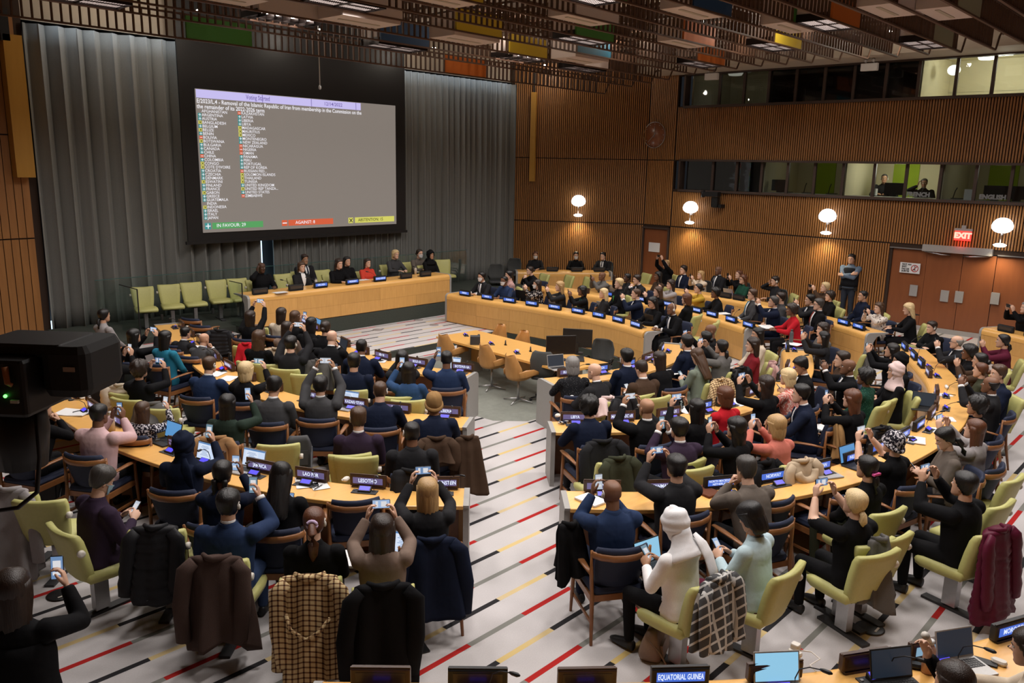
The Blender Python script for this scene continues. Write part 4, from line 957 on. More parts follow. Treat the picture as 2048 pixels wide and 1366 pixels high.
# empty chairs: (pixel of the top of the backrest, kind, facing target or None=screen, words)
EMPTY = [('g', 283, 575, -PI-.25, .35, 'farthest left of the five by the glass rail'), ('g', 336, 570, -PI-.25, .35, 'second from left by the glass rail'), ('g', 380, 566, -PI-.2, .35, 'third from left by the glass rail'), ('g', 430, 561, -PI-.2, .35, 'fourth from left by the glass rail'), ('g', 472, 558, -PI-.2, .35, 'fifth from left, nearest the podium'),
 ('g', 563, 549, -PI, .35, 'behind the podium, holding a dark bag'), ('g', 642, 541, -PI, .35, 'behind the podium under the screen middle'), ('g', 884, 520, -PI-.35, .35, 'at the right end behind the podium'), ('g', 815, 525, -PI, .35, 'between the two grey jackets behind the podium'),
 ('g', 1092, 549, None, 0, 'before the secretariat desk, left'), ('g', 1142, 552, None, 0, 'before the secretariat desk, middle'), ('g', 1180, 556, None, 0, 'before the secretariat desk, right'), ('g', 1296, 548, None, 0, 'in front of the single door'), ('g', 1592, 590, None, 0, 'against the far slatted wall'), ('g', 1436, 645, None, 0, 'turned sideways at end of the far middle row'), ('g', 1776, 630, None, 0, 'by the printed blouse near the doors'), ('g', 1787, 800, None, 0, 'tall one beside the pink headscarf'), ('g', 1800, 785, None, 0, 'second beside the pink headscarf'),
 ('g', 556, 892, None, 0, 'behind the JAMAICA plate'), ('g', 700, 912, None, 0, 'behind the LESOTHO plate'), ('g', 805, 795, None, 0, 'behind the LATVIA plate'), ('g', 612, 750, None, 0, 'behind the JAPAN plate'), ('g', 539, 730, None, 0, 'behind the ISRAEL plate'), ('g', 250, 790, None, 0, 'with pale padded coat, left outer side'), ('g', 318, 820, None, 0, 'with grey scarf, behind the IRELAND plate'),
 ('g', 1285, 792, None, 0, 'behind the MADAGASCAR plate'), ('g', 1380, 925, None, 0, 'behind the MYANMAR plate'), ('g', 75, 1005, -.75, 0, 'empty at the left edge, lone'), ('g', 1795, 1078, None, 0, 'half hidden beside the dark padded coat'), ('g', 2010, 1012, None, 0, 'at the right edge beside burgundy coat'), ('g', 2035, 960, None, 0, 'partly cut by the right edge'), ('g', 2020, 745, None, 0, 'behind the maroon sweater'),
 ('w', 712, 1000, None, 0, 'empty before the LESOTHO plate'), ('w', 1565, 1000, None, 0, 'empty before the PAKISTAN plate with bag strap'), ('w', 395, 650, None, 0, 'far empty at the upper left desk'), ('w', 375, 636, None, 0, 'farthest empty at the upper left desk'), ('w', 345, 690, None, 0, 'empty beside the dark blue top'), ('w', 1712, 985, None, 0, 'empty before the PHILIPPINES plate')]
for kd, px, py, rz, z, wds in EMPTY:
    X, Y = un(px, py, z+.88)
    if rz is None:
        R0 = min(ROWS.values(), key=lambda r: np.min(np.linalg.norm(r.P-np.array((X, Y)), axis=1)))
        rz = face(X, Y, 12.2, 17.5)
    else: pass
    X += math.sin(rz)*-.33*-1*-1; Y += math.cos(rz)*.33
    chair(kd, X, Y, rz, '%s, %s' % (CH_D[kd], wds), z)
# centre table with its moulded chairs
tb = thing('centre_table', 'low wooden table standing in the sunken floor', 'table', (0, 0, PIT_Z))
b = MB(); q = [(11.30, 12.62), (12.42, 12.55), (12.12, 8.72), (11.0, 8.85)]
b.add([(x, y, .70) for x, y in q]+[(x, y, .742) for x, y in q], [(3, 2, 1, 0), (4, 5, 6, 7), (0, 1, 5, 4), (1, 2, 6, 5), (2, 3, 7, 6), (3, 0, 4, 7)]); b.obj('tabletop', [M_WOODT], tb)
for y0 in (9.3, 12.0): b = MB(); b.box((11.7, y0, .35), (.7, .07, .70)); b.obj('leg_panel', [M_GREY], tb)
b = MB(); b.box((11.7, 10.65, .45), (.03, 2.6, .35)); b.obj('modesty_board', [M_WOODF], tb)
for px, py, zz, rz, wds in ((900, 752, 0, -PI/2+.1, 'left side of the centre table, far'), (983, 777, 0, -PI/2, 'left side of the centre table, middle'), (1036, 803, 0, -PI/2-.1, 'left side of the centre table, near'), (990, 655, .9, PI/2, 'far side of the centre table, left'), (1036, 668, .9, PI/2, 'far side of the centre table, right')):
    X, Y = un(px, py, PIT_Z+zz)
    chair('s', X, Y, rz, '%s, %s' % (CH_D['s'], wds), PIT_Z)
X, Y = un(1090, 800, PIT_Z); chair('m', X, Y, -1.2, 'dark office chair at the near end of the centre table', PIT_Z)
X, Y = un(1198, 706, PIT_Z+.75); chair('m', X, Y, PI/2+.3, 'dark mesh office chair behind the two monitors', PIT_Z)
for px, py, wds in ((993, 548, 'with coats on it, left of the secretariat desk'), (1030, 535, 'left end of the secretariat desk')):
    X, Y = un(px, py, .7); chair('m', X, Y, 2.4, 'dark mesh office chair %s' % wds)
# ------------------------------------------------------------------ people: body generator
HP = np.array([(-.124, .020, .072, -.040), (-.116, .034, .086, -.018), (-.100, .049, .092, .012), (-.075, .059, .093, .048), (-.050, .065, .092, .070), (-.025, .070, .092, .085), (0, .0735, .092, .094), (.03, .076, .096, .100), (.06, .074, .091, .099), (.085, .064, .076, .088), (.103, .046, .051, .064), (.112, .026, .028, .036), (.115, .004, .004, .006)])
def head_surf(z, ph, extra=0.0):
    """point of the head surface at height z, azimuth ph (0 = face, +x side = +pi/2)"""
    wx = np.interp(z, HP[:, 0], HP[:, 1]); f = np.interp(z, HP[:, 0], HP[:, 2]); bk = np.interp(z, HP[:, 0], HP[:, 3])
    c = (f-bk)/2; ry = (f+bk)/2
    s, co = math.sin(ph), math.cos(ph)
    e = 2/2.3
    x = wx*math.copysign(abs(s)**e, s); y = c+ry*math.copysign(abs(co)**e, co)
    if co > 0:
        g = lambda x0, z0, sx, sz: math.exp(-((x-x0)/sx)**2-((z-z0)/sz)**2)
        y += .024*g(0, -.030, .011, .013)+.013*g(0, -.010, .008, .018)+.004*g(0, .016, .05, .008)-.010*(g(.031, -.001, .014, .010)+g(-.031, -.001, .014, .010))
        y += .006*g(0, -.062, .022, .010)-.003*g(0, -.066, .02, .003)+.006*g(0, -.102, .02, .013)+.003*(g(.04, -.03, .02, .015)+g(-.04, -.03, .02, .015))
    n = np.array([s, co, 0.0])
    return (x+n[0]*extra, y+n[1]*extra, z)
def head_parts(b, M, female):
    """adds head, ears, eyes, brows, neck-less, material slots: 3 skin 4 white 5 iris 6 lips 7 brow"""
    nu = 44
    phs = []
    for k in range(nu):
        u = 2*PI*k/nu; phs.append(u-.45*math.sin(u))
    zs = list(np.linspace(-.124, -.1, 4))+list(np.linspace(-.094, .02, 20))+list(np.linspace(.03, .1, 8))+[.106, .111, .114, .115]
    V = []; F = []; Mi = []
    for z in zs:
        for p in phs: V.append(head_surf(z, p))
    n = nu
    for i in range(len(zs)-1):
        for j in range(n):
            k = (j+1) % n
            F.append((i*n+k, i*n+j, (i+1)*n+j, (i+1)*n+k))
            p = (np.array(V[i*n+j])+np.array(V[(i+1)*n+k]))/2
            lip = p[1] > .08 and abs(p[0]) < .022 and -.072 < p[2] < -.055
            Mi.append(6 if lip else 3)
    F.append(tuple(range(n))); Mi.append(3); F.append(tuple((len(zs)-1)*n+j for j in reversed(range(n)))); Mi.append(3)
    o = len(b.v)
    b.v.extend([tuple(M @ Vector(v)) for v in V])
    for f, m in zip(F, Mi): b.f.append(tuple(i+o for i in f)); b.m.append(m); b.s.append(True)
    t = MB()
    for sx in (-1, 1):
        t.sphere((sx*.074, -.008, -.012), (.010, .020, .033), 3, 8, 6, None)
        t.sphere((sx*.031, .0795, -.001), (.0135, .011, .0095), 4, 10, 6)
        t.sphere((sx*.031, .0855, -.001), (.0058, .006, .0062), 5, 8, 6)
        t.tube([(sx*.015, .096, .017), (sx*.032, .094, .022), (sx*.048, .083, .016)], [.003, .0042, .002], 7, 6)
    o = len(b.v); b.v.extend([tuple(M @ Vector(v)) for v in t.v])
    for f, m, s in zip(t.f, t.m, t.s): b.f.append(tuple(i+o for i in f)); b.m.append(m); b.s.append(s)
def remesh(mb, voxel, smooth=3):
    """union of overlapping closed tubes as one continuous skin; returns verts, faces"""
    me = mb.mesh('tmp', [])
    o = bpy.data.objects.new('tmp', me); COL.objects.link(o)
    m = o.modifiers.new('r', 'REMESH'); m.mode = 'VOXEL'; m.voxel_size = voxel; m.use_smooth_shade = True
    if smooth: s = o.modifiers.new('s', 'SMOOTH'); s.factor = .5; s.iterations = smooth
    dg = bpy.context.evaluated_depsgraph_get()
    ev = o.evaluated_get(dg).to_mesh()
    V = np.empty(len(ev.vertices)*3); ev.vertices.foreach_get('co', V); V = V.reshape(-1, 3)
    F = [tuple(p.vertices) for p in ev.polygons]
    o.evaluated_get(dg).to_mesh_clear()
    bpy.data.objects.remove(o); bpy.data.meshes.remove(me)
    return V, F
HANDS = {}
def hand(kind):
    """right hand, wrist at origin, fingers +Y, back of hand +Z, thumb on -X"""
    if kind in HANDS: return HANDS[kind]
    b = MB()
    b.tube([(0, -.03, 0), (0, 0, 0), (-.002, .03, .001), (0, .065, .002), (0, .090, .002)], [(.026, .019), (.027, .018), (.037, .017), (.042, .015), (.039, .011)], 0, 12, up=(0, 0, 1))
    curl = {'flat': (.12, .15, .12), 'grip': (.55, .7, .5), 'relax': (.25, .45, .35), 'fist': (1.2, 1.3, .8)}[kind]
    for k, (x, y, L, r) in enumerate(((-.029, .086, .074, .0092), (-.010, .091, .083, .0095), (.010, .089, .077, .0090), (.028, .081, .060, .0080))):
        p = np.array([x, y, .001]); a = 0; pts = [p+np.array([0, -.022, 0])]; pts.append(p.copy())
        for s, f in zip(curl, (.45, .31, .24)):
            a += s*(1+.05*k); p = p+np.array([x*.10, math.cos(a)*L*f, -math.sin(a)*L*f]); pts.append(p.copy())
        b.tube(pts, [r*1.05, r*1.1, r, r*.92, r*.72], 0, 8)
    if kind == 'fist': th = [(-.024, .022, -.004), (-.042, .045, -.012), (-.038, .070, -.028), (-.018, .080, -.038)]
    elif kind == 'grip': th = [(-.022, .018, -.004), (-.044, .046, -.014), (-.054, .074, -.026), (-.050, .098, -.034)]
    else: th = [(-.022, .018, -.002), (-.046, .044, -.008), (-.063, .068, -.012), (-.072, .090, -.014)]
    b.tube(th, [.016, .0135, .0105, .0075], 0, 8)
    V, F = remesh(b, .0052, 2)
    HANDS[kind] = (V, F)
    return HANDS[kind]
def two_bone(S, W, l1, l2, pole):
    S, W, pole = map(lambda q: np.array(q, float), (S, W, pole))
    d = W-S; L = np.linalg.norm(d); L2 = min(L, (l1+l2)*.985); d /= L
    W = S+d*L2
    a = (l1*l1-l2*l2+L2*L2)/(2*L2); h = math.sqrt(max(1e-6, l1*l1-a*a))
    p = pole-S; p = p-d*(p@d); p /= np.linalg.norm(p)+1e-9
    return S+d*a+p*h, W
UP_DIR = (0, .25, 1)
# wrist target, elbow pole, finger direction, back-of-hand normal, hand kind (right side; left is mirrored unless given)
POSES = {
 'P': dict(R=((.115, .35, 1.17), (.42, .05, .70), (-.22, .22, .95), (.93, .05, .2), 'grip'), lean=.02, pitch=.12, phone=((0, .405, 1.265), 0, 'land')),
 'V': dict(R=((.070, .35, 1.10), (.42, .08, .65), (-.15, .35, .9), (.93, .1, .1), 'grip'), lean=.08, pitch=.06, phone=((0, .40, 1.19), 0, 'port')),
 'F': dict(R=((.120, .26, 1.38), (.45, .2, .95), (-.25, .15, .95), (.93, .05, .2), 'grip'), lean=-.02, pitch=.16, phone=((0, .30, 1.475), 0, 'land')),
 'Q': dict(R=((.165, .34, 1.16), (.42, .05, .70), (-.25, .25, .92), (.90, .2, .2), 'grip'), Lh=((-.17, .34, .80), (-.40, .05, .62), (.35, .93, -.05), (0, 0, 1), 'relax'), lean=.04, pitch=.10, phone=((.10, .39, 1.25), 0, 'port')),
 'K': dict(R=((.17, .34, .80), (.40, .05, .62), (-.35, .93, -.05), (0, 0, 1), 'relax'), Lh=((-.165, .34, 1.16), (-.42, .05, .70), (.25, .25, .92), (-.90, .2, .2), 'grip'), lean=.04, pitch=.10, phone=((-.10, .39, 1.25), 0, 'port')),
 'O': dict(R=((.085, .30, .80), (.40, -.05, .6), (-.45, .7, .45), (.6, .3, .7), 'grip'), lean=.12, pitch=-.42, phone=((0, .37, .86), -.6, 'port')),
 'D': dict(R=((.12, .42, .795), (.42, .1, .70), (-.55, .83, .0), (0, .05, 1), 'relax'), lean=.20, pitch=.08),
 'T': dict(R=((.115, .40, .80), (.42, .05, .68), (-.15, .97, -.1), (.1, .1, 1), 'relax'), lean=.14, pitch=-.12),
 'C': dict(R=((.035, .36, 1.00), (.34, .42, .62), (-.25, -.25, .92), (.75, .6, .1), 'fist'), lean=.30, pitch=.02),
 'H': dict(R=((.155, .14, 1.14), (.45, .15, .80), (-.25, -.1, .96), (.95, .1, 0), 'relax'), Lh=((-.15, .36, .79), (-.40, .05, .65), (.45, .88, 0), (0, 0, 1), 'relax'), lean=.10, pitch=-.05),
 'L': dict(R=((.10, .27, .63), (.42, -.10, .70), (-.55, .80, -.15), (.1, .1, 1), 'relax'), lean=.0, pitch=.03),
 'X': dict(R=((-.09, .36, .80), (.42, .3, .72), (-.96, .15, .05), (0, .2, 1), 'flat'), Lh=((.09, .40, .815), (-.42, .3, .72), (.96, .1, .05), (0, .2, 1), 'flat'), lean=.24, pitch=.05),
 'S': dict(stand=1, R=((-.11, .20, 1.24), (.48, .05, 1.12), (-.93, -.1, .25), (.1, .95, .2), 'relax'), Lh=((.10, .235, 1.19), (-.48, .05, 1.1), (.93, -.1, .2), (-.1, .95, .2), 'relax'), lean=-.02, pitch=.0),
 'W': dict(stand=1, R=((.17, .33, 1.46), (.42, .0, 1.0), (-.25, .25, .92), (.90, .2, .2), 'grip'), Lh=((-.22, .08, .84), (-.5, -.2, 1.0), (0, .1, -1), (-1, 0, 0), 'relax'), lean=.0, pitch=.0, phone=((.11, .385, 1.55), 0, 'port')),
}
BODY = {}
def body(pose, g, sleeve=1):
    key = (pose, g, sleeve)
    if key in BODY: return BODY[key]
    P = POSES[pose]; st = P.get('stand', 0)
    fem = g == 'f'
    sw = .178 if fem else .205; bulk = .97 if fem else 1.10
    z0 = .92 if st else .535
    ln = P['lean']; dv = np.array([0, math.sin(ln), math.cos(ln)]); fw = np.array([0, math.cos(ln), -math.sin(ln)])
    base = np.array([0, 0 if st else -.02, z0])
    b = MB()
    prof = [(-.10, .155, .115, 0), (-.05, .182, .135, 0), (.03, .180, .132, .0), (.12, .176, .126, .004), (.22, .182, .128, .006), (.32, .194, .132, .008 if not fem else .018), (.40, .188, .118, .0), (.455, .172, .098, -.008), (.495, .12, .078, -.012), (.53, .072, .062, -.006), (.56, .058, .055, 0)]
    rings = []
    for t, rx, ry, fo in prof:
        c = base+dv*t+fw*fo
        rx *= bulk if t > .05 else (1.02 if fem else 1); ry *= bulk
        rings.append([tuple(c+np.array([math.copysign(abs(math.cos(a))**.88, math.cos(a))*rx, 0, 0])+fw*math.copysign(abs(math.sin(a))**.88, math.sin(a))*ry) for a in np.linspace(0, 2*PI, 20, endpoint=False)])
    b.loft(rings, 0, True)
    legs = []
    for sx in (-1, 1):
        if st:
            hip = np.array([sx*.088, 0, .90]); kn = np.array([sx*.098, .02, .49]); an = np.array([sx*.105, -.02, .08])
        else:
            hip = np.array([sx*.092, .02, .525]); kn = np.array([sx*.125, .43, .515]); an = np.array([sx*.13, .40, .09])
        b.tube([hip, hip*.5+kn*.5, kn], [.092*bulk, .080*bulk, .062*bulk], 0, 14)
        b.sphere(kn, .062*bulk, 0, 12, 8)
        b.tube([kn, kn*.6+an*.4, an], [.060*bulk, .056*bulk, .044], 0, 12)
        legs.append((hip, kn, an))
    shc = base+dv*.445-fw*.01
    arms = []
    for sx in (-1, 1):
        src = P['R'] if sx > 0 or 'Lh' not in P else P['Lh']
        m = sx if 'Lh' not in P else 1
        mir = lambda v: np.array([v[0]*m, v[1], v[2]], float)
        W, pole, hd, hn = mir(src[0]), mir(src[1]), mir(src[2]), mir(src[3])
        S = shc+np.array([sx*sw, 0, 0])
        E, W = two_bone(S, W, .285*(.94 if fem else 1), .255*(.94 if fem else 1), pole)
        b.sphere(S, .070*bulk, 0, 12, 8)
        b.tube([S+np.array([-sx*.05, 0, .01]), S, S*.5+E*.5, E], [.064*bulk, .072*bulk, .064*bulk, .056*bulk], 0, 12)
        b.sphere(E, .056*bulk if sleeve else .046, 0, 10, 8)
        hd /= np.linalg.norm(hd)
        cuff = W-(W-E)/np.linalg.norm(W-E)*.01
        b.tube([E, E*.5+W*.5, cuff], [.056*bulk, .051*bulk, .040] if sleeve else [.047, .040, .029], 0, 12)
        arms.append((S, E, W, hd, hn, src[4], sx))
    V, F = remesh(b, .0125, 4)
    out = MB()
    ctr = np.array([V[list(f)].mean(0) for f in F])
    def segd(p, a, c):
        d = c-a; t = np.clip(((p-a)@d)/(d@d), 0, 1); return np.linalg.norm(p-(a+t[:, None]*d), axis=1), t
    dt, _ = segd(ctr, base-dv*.02, base+dv*.5); dl = np.full(len(ctr), 9.)
    for h, k, a in legs:
        d1, t1 = segd(ctr, h, k); d2, _ = segd(ctr, k, a); d1 = np.where(t1 < .12, 9, d1); dl = np.minimum(dl, np.minimum(d1, d2))
    da = np.full(len(ctr), 9.); sk = np.zeros(len(ctr), bool)
    for S, E, W, hd, hn, hk, sx in arms:
        d1, _ = segd(ctr, S, E); d2, t2 = segd(ctr, E, W); da = np.minimum(da, np.minimum(d1, d2))
        if sleeve == 0: sk |= (d2 < .07) & (t2 > .03)
    mi = np.where((dl-.07 < np.minimum(dt-.14, da-.05)), 1, 0)
    hips = (ctr-base)@dv
    mi = np.where((mi == 0) & (hips < -.055) & (da > .08), 1, mi)
    mi = np.where(sk & (mi == 0), 3, mi)
    o = 0
    out.v = [tuple(v) for v in V]; out.f = list(F); out.m = [int(x) for x in mi]; out.s = [True]*len(F)
    # shoes
    for h, k, a in legs:
        fwd = np.array([0, 1, 0])
        t = MB(); t.tube([a+np.array([0, -.05, -.035]), a+np.array([0, .0, -.035]), a+np.array([0, .09, -.05]), a+np.array([0, .165, -.062]), a+np.array([0, .20, -.066])], [(.032, .045), (.042, .052), (.045, .038), (.040, .026), (.02, .014)], 2, 12)
        out.add(t.v, t.f, 2, True)
    # neck and head
    nb = base+dv*.53
    hp = P['pitch']; hpit = hp-ln*.35
    hc = nb+np.array([0, math.sin(ln)*.10+.028+.02*math.sin(-hp), .0])+np.array([0, 0, .158])
    t = MB(); t.tube([nb-dv*.05, nb+dv*.03, hc+np.array([0, -.02, -.06]), hc+np.array([0, -.01, -.02])], [.058*bulk, .053*bulk, .052*bulk, .05], 3, 14); out.add(t.v, t.f, 3, True)
    Mh = Matrix.Translation(Vector(hc)) @ Matrix.Rotation(hpit, 4, 'X') @ Matrix.Scale(.97 if fem else 1.0, 4)
    head_parts(out, Mh, fem)
    # hands
    HM = []
    for S, E, W, hd, hn, hk, sx in arms:
        y = hd/np.linalg.norm(hd); z = hn-y*(hn@y); z /= np.linalg.norm(z); x = np.cross(y, z)
        HV, HF = hand(hk); k = .92 if fem else 1.0
        hv = HV*k
        if sx < 0: hv = hv*np.array([-1, 1, 1])
        ww = hv[:, :1]*x+hv[:, 1:2]*y+hv[:, 2:]*z+W
        o = len(out.v); out.v.extend([tuple(v) for v in ww])
        for f in HF: out.f.append(tuple(i+o for i in (f if sx > 0 else f[::-1]))); out.m.append(3); out.s.append(True)
        HM.append((W, y, z))
    mats = [pmat('body_top', (.05, .05, .06)), pmat('body_bottom', (.03, .03, .035)), M_BLACK, pmat('body_skin', (.5, .3, .2)), pmat('eye_white', (.6, .6, .58), .3), pmat('eye_iris', (.03, .02, .015), .2), pmat('lips', (.32, .10, .09), .5), pmat('brow', (.03, .02, .015))]
    me = out.mesh('person_body', mats)
    ph = P.get('phone')
    r = dict(mesh=me, head=Mh, hc=hc, phone=ph, base=base, dv=dv, fw=fw, neck=nb, bulk=bulk, arms=arms)
    BODY[key] = r
    return r

# ------------------------------------------------------------------ hair and head wear, built about the head centre
def sm(x): x = max(0., min(1., x)); return x*x*(3-2*x)
_RT = None
def head_r(az, el):
    global _RT
    if _RT is None:
        _RT = np.zeros((37, 81))
        for i in range(37):
            for j in range(81):
                a, e = math.radians(i*5), math.radians(-70+2*j); u = (math.sin(a)*math.cos(e), math.cos(a)*math.cos(e), math.sin(e)); lo, hi = .02, .16
                for _ in range(11):
                    r = (lo+hi)/2; x, y, z = u[0]*r, u[1]*r, u[2]*r
                    ok = False
                    if -.124 < z < .115:
                        wx = np.interp(z, HP[:, 0], HP[:, 1]); f = np.interp(z, HP[:, 0], HP[:, 2]); bk = np.interp(z, HP[:, 0], HP[:, 3]); c = (f-bk)/2; ry = (f+bk)/2
                        ok = abs(x/wx)**2.3+abs((y-c)/ry)**2.3 < 1
                    if ok: lo = r
                    else: hi = r
                _RT[i, j] = lo
    a = min(36, max(0, az/5)); e = min(80, max(0, (el+70)/2)); i, j = min(35, int(a)), min(79, int(e)); fa, fe = a-i, e-j
    return (_RT[i, j]*(1-fa)+_RT[i+1, j]*fa)*(1-fe)+(_RT[i, j+1]*(1-fa)+_RT[i+1, j+1]*fa)*fe
def cap(b, hl, th, n=32, m=20, noise=0.0, seed=1, mi=0, top=1.0, inset=.014):
    """hair shell: hl(az)->lowest elevation (deg) covered; th(az,el)->thickness"""
    rnd = random.Random(seed)
    ph = [rnd.uniform(0, 6.28) for _ in range(6)]
    rings = []
    for i in range(m+1):
        el = -62+(152)*i/m
        row = []
        for k in range(n):
            az = 360*k/n; a = az if az <= 180 else 360-az
            ca, sa, ce, se = math.cos(math.radians(az)), math.sin(math.radians(az)), math.cos(math.radians(el)), math.sin(math.radians(el))
            u = np.array([sa*ce, ca*ce, se])
            rb = head_r(a, el)+.0015
            mk = sm((el-hl(a))/9+.5)
            t = th(a, el)
            if noise: t += noise*(math.sin(az*.11*1.7+el*.09+ph[0])*math.sin(el*.13+az*.05+ph[1])+.6*math.sin(az*.31+ph[2])*math.sin(el*.27+ph[3]))
            r = rb+mk*t-(1-mk)*inset
            row.append(tuple(u*r))
        rings.append(row)
    b.loft([list(reversed(r)) for r in rings], mi, True)
def HLINE(front=38, side=-6, back=-40):
    xs = [0, 35, 62, 80, 98, 130, 180]; ys = [front, front-4, front*.45, side, side-12, back, back]
    return lambda a: np.interp(a, xs, ys)
def curtain_hair(b, L, w0, w1, ya, az0=78, d0=.05, seed=1, wavy=0.0, nr=9):
    """long hair hanging from the crown: crescent rings from ear height down"""
    rnd = random.Random(seed); p0, p1 = rnd.uniform(0, 6), rnd.uniform(0, 6)
    rings = []; N = 18
    for i in range(nr+1):
        t = i/nr; z = .055-(L+.055)*t
        w = w0+(w1-w0)*t; back = .108+.010*math.sin(PI*t)-ya*t
        o_, n_ = [], []
        s0 = az0+(150-az0)*min(1, t*1.15)*.55
        for k in range(N+1):
            az = math.radians(s0+(360-2*s0)*k/N)
            g = 1+.035*math.sin(k*2.4+p0+t*wavy*5)+.02*math.sin(k*4.3+p1)
            o_.append((math.sin(az)*w*g+wavy*.01*math.sin(t*9+k), math.cos(az)*back*g-.012*t, z))
            n_.append((math.sin(az)*w*.62, math.cos(az)*back*(.62-.15*t)-.012*t, z))
        rings.append(o_+n_[::-1])
    tip = [tuple(np.array(p)*np.array([.75, .95, 1])+np.array([0, 0, -.03])) for p in rings[-1]]
    b.loft(rings+[tip], 0, True)
HAIR = {}
def hair_mesh(kind):
    if kind in HAIR: return HAIR[kind]
    b = MB(); nm = 'hair'
    if kind == 'short': cap(b, HLINE(40, -8, -50), lambda a, e: .012+.014*sm((e+5)/60), noise=.003)
    elif kind == 'crop': cap(b, HLINE(44, -6, -48), lambda a, e: .006+.005*sm(e/50))
    elif kind == 'side': cap(b, HLINE(40, -6, -50), lambda a, e: .011+.018*sm((e-20)/40), noise=.004, seed=5)
    elif kind == 'fringe': cap(b, lambda a: np.interp(a, [0, 60, 80, 100, 140, 180], [200, 120, 10, -18, -48, -48]), lambda a, e: .009*(1-sm((e-25)/20))-.014*sm((e-25)/20))
    elif kind == 'thin': cap(b, HLINE(62, -6, -48), lambda a, e: .009)
    elif kind == 'curly':
        cap(b, HLINE(36, -14, -50), lambda a, e: .026+.012*sm(a/90), noise=.012, seed=3, n=40, m=24)
    elif kind == 'afro': cap(b, HLINE(38, -10, -46), lambda a, e: .034+.012*sm(e/40), noise=.008, seed=8, n=40, m=24)
    elif kind == 'long': cap(b, HLINE(36, -22, -62), lambda a, e: .013+.006*sm(a/60)); curtain_hair(b, .26, .098, .105, .0)
    elif kind == 'xlong': cap(b, HLINE(36, -22, -62), lambda a, e: .013+.006*sm(a/60)); curtain_hair(b, .38, .098, .112, .005, seed=4, wavy=.5)
    elif kind == 'wavy': cap(b, HLINE(36, -22, -62), lambda a, e: .018+.01*sm(a/60), noise=.005); curtain_hair(b, .24, .108, .125, .0, seed=9, wavy=1.0)
    elif kind == 'bob': cap(b, HLINE(34, -40, -62), lambda a, e: .020+.008*sm(a/70)); curtain_hair(b, .115, .108, .104, .0, az0=52, seed=2)
    elif kind == 'pony':
        cap(b, HLINE(40, -10, -54), lambda a, e: .012)
        b.tube([(0, -.10, .03), (0, -.135, .035), (.005, -.16, -.02), (.01, -.155, -.12), (.006, -.145, -.22), (0, -.14, -.28)], [.022, .026, .040, .045, .034, .008], 0, 12)
    elif kind == 'lowpony':
        cap(b, HLINE(40, -12, -56), lambda a, e: .014)
        b.tube([(0, -.085, -.05), (0, -.115, -.07), (0, -.125, -.13), (.005, -.12, -.22), (0, -.115, -.27)], [.026, .03, .036, .03, .008], 0, 12)
    elif kind == 'bun':
        cap(b, HLINE(40, -10, -54), lambda a, e: .013); b.sphere((0, -.118, -.01), (.046, .042, .042))
    elif kind == 'topbun':
        cap(b, HLINE(40, -10, -54), lambda a, e: .013); b.sphere((0, -.085, .088), (.044, .044, .04))
    elif kind == 'braids':
        cap(b, HLINE(38, -8, -46), lambda a, e: .012)
        for sx in (-1, 1):
            pts = [(sx*.05, -.09, -.03-.03*k) for k in range(8)]; b.tube(pts, [.022+.006*(k % 2) for k in range(8)], 0, 8)
    elif kind == 'hijab':
        nm = 'headscarf'
        cap(b, lambda a: np.interp(a, [0, 38, 50, 62, 80, 180], [34, 20, -20, -60, -80, -80]), lambda a, e: .018+.012*sm(a/60)+.016*sm((e-60)/28)+.004*math.sin(e*.16+a*.05)*sm(a/40), n=36, m=24, inset=.02)
        rg = []
        for z, rx, fy, by in ((-.045, .083, .060, .100), (-.085, .090, .085, .098), (-.13, .092, .090, .098), (-.18, .125, .105, .115), (-.225, .178, .125, .135), (-.26, .195, .13, .14), (-.275, .185, .12, .13)):
            rg.append([(math.sin(a)*rx*(1+.03*math.sin(5*a+z*30)), ((fy if math.cos(a) > 0 else by))*math.cos(a)*(1+.03*math.sin(4*a+z*40))-.012, z) for a in np.linspace(0, 2*PI, 28, endpoint=False)])
        b.loft(rg, 0, True)
        b.tube([(.055, -.115, -.10), (.075, -.150, -.20), (.085, -.165, -.30), (.09, -.160, -.42), (.088, -.15, -.50)], [(.020, .012), (.055, .016), (.060, .014), (.058, .012), (.050, .006)], 0, 10, up=(0, 1, 0))
    elif kind == 'beanie':
        nm = 'knit_hat'
        cap(b, lambda a: np.interp(a, [0, 60, 90, 180], [22, 8, -16, -44]), lambda a, e: .020+.014*sm((e-20)/60), noise=.003, n=36)
        b.tube([(math.sin(a)*.098, math.cos(a)*.118-.002, -.012+.042*math.cos(a)) for a in np.linspace(0, 2*PI, 25)], [(.016, .026)]*25, 0, 8)
    elif kind == 'turban':
        nm = 'head_wrap'
        cap(b, lambda a: np.interp(a, [0, 60, 90, 180], [26, 12, -6, -36]), lambda a, e: .028+.012*sm((e-20)/60), noise=.006, seed=4)
        b.sphere((0, -.10, .02), (.06, .045, .055))
    HAIR[kind] = (nm, b)
    return HAIR[kind]
_HM = {}
def hair_inst(kind, mat):
    k = (kind, mat.name)
    if k not in _HM: nm, b = hair_mesh(kind); _HM[k] = (nm, b.mesh(nm, [mat]))
    return _HM[k]
HAIRC = {'k': (.006, .005, .005), 'd': (.022, .012, .008), 'b': (.065, .032, .016), 'a': (.10, .034, .014), 'l': (.42, .26, .11), 'y': (.62, .46, .24), 'g': (.22, .21, .20), 's': (.045, .040, .036)}
HAIRN = {'k': 'black', 'd': 'dark brown', 'b': 'brown', 'a': 'auburn', 'l': 'light brown', 'y': 'blonde', 'g': 'grey', 's': 'greying dark'}
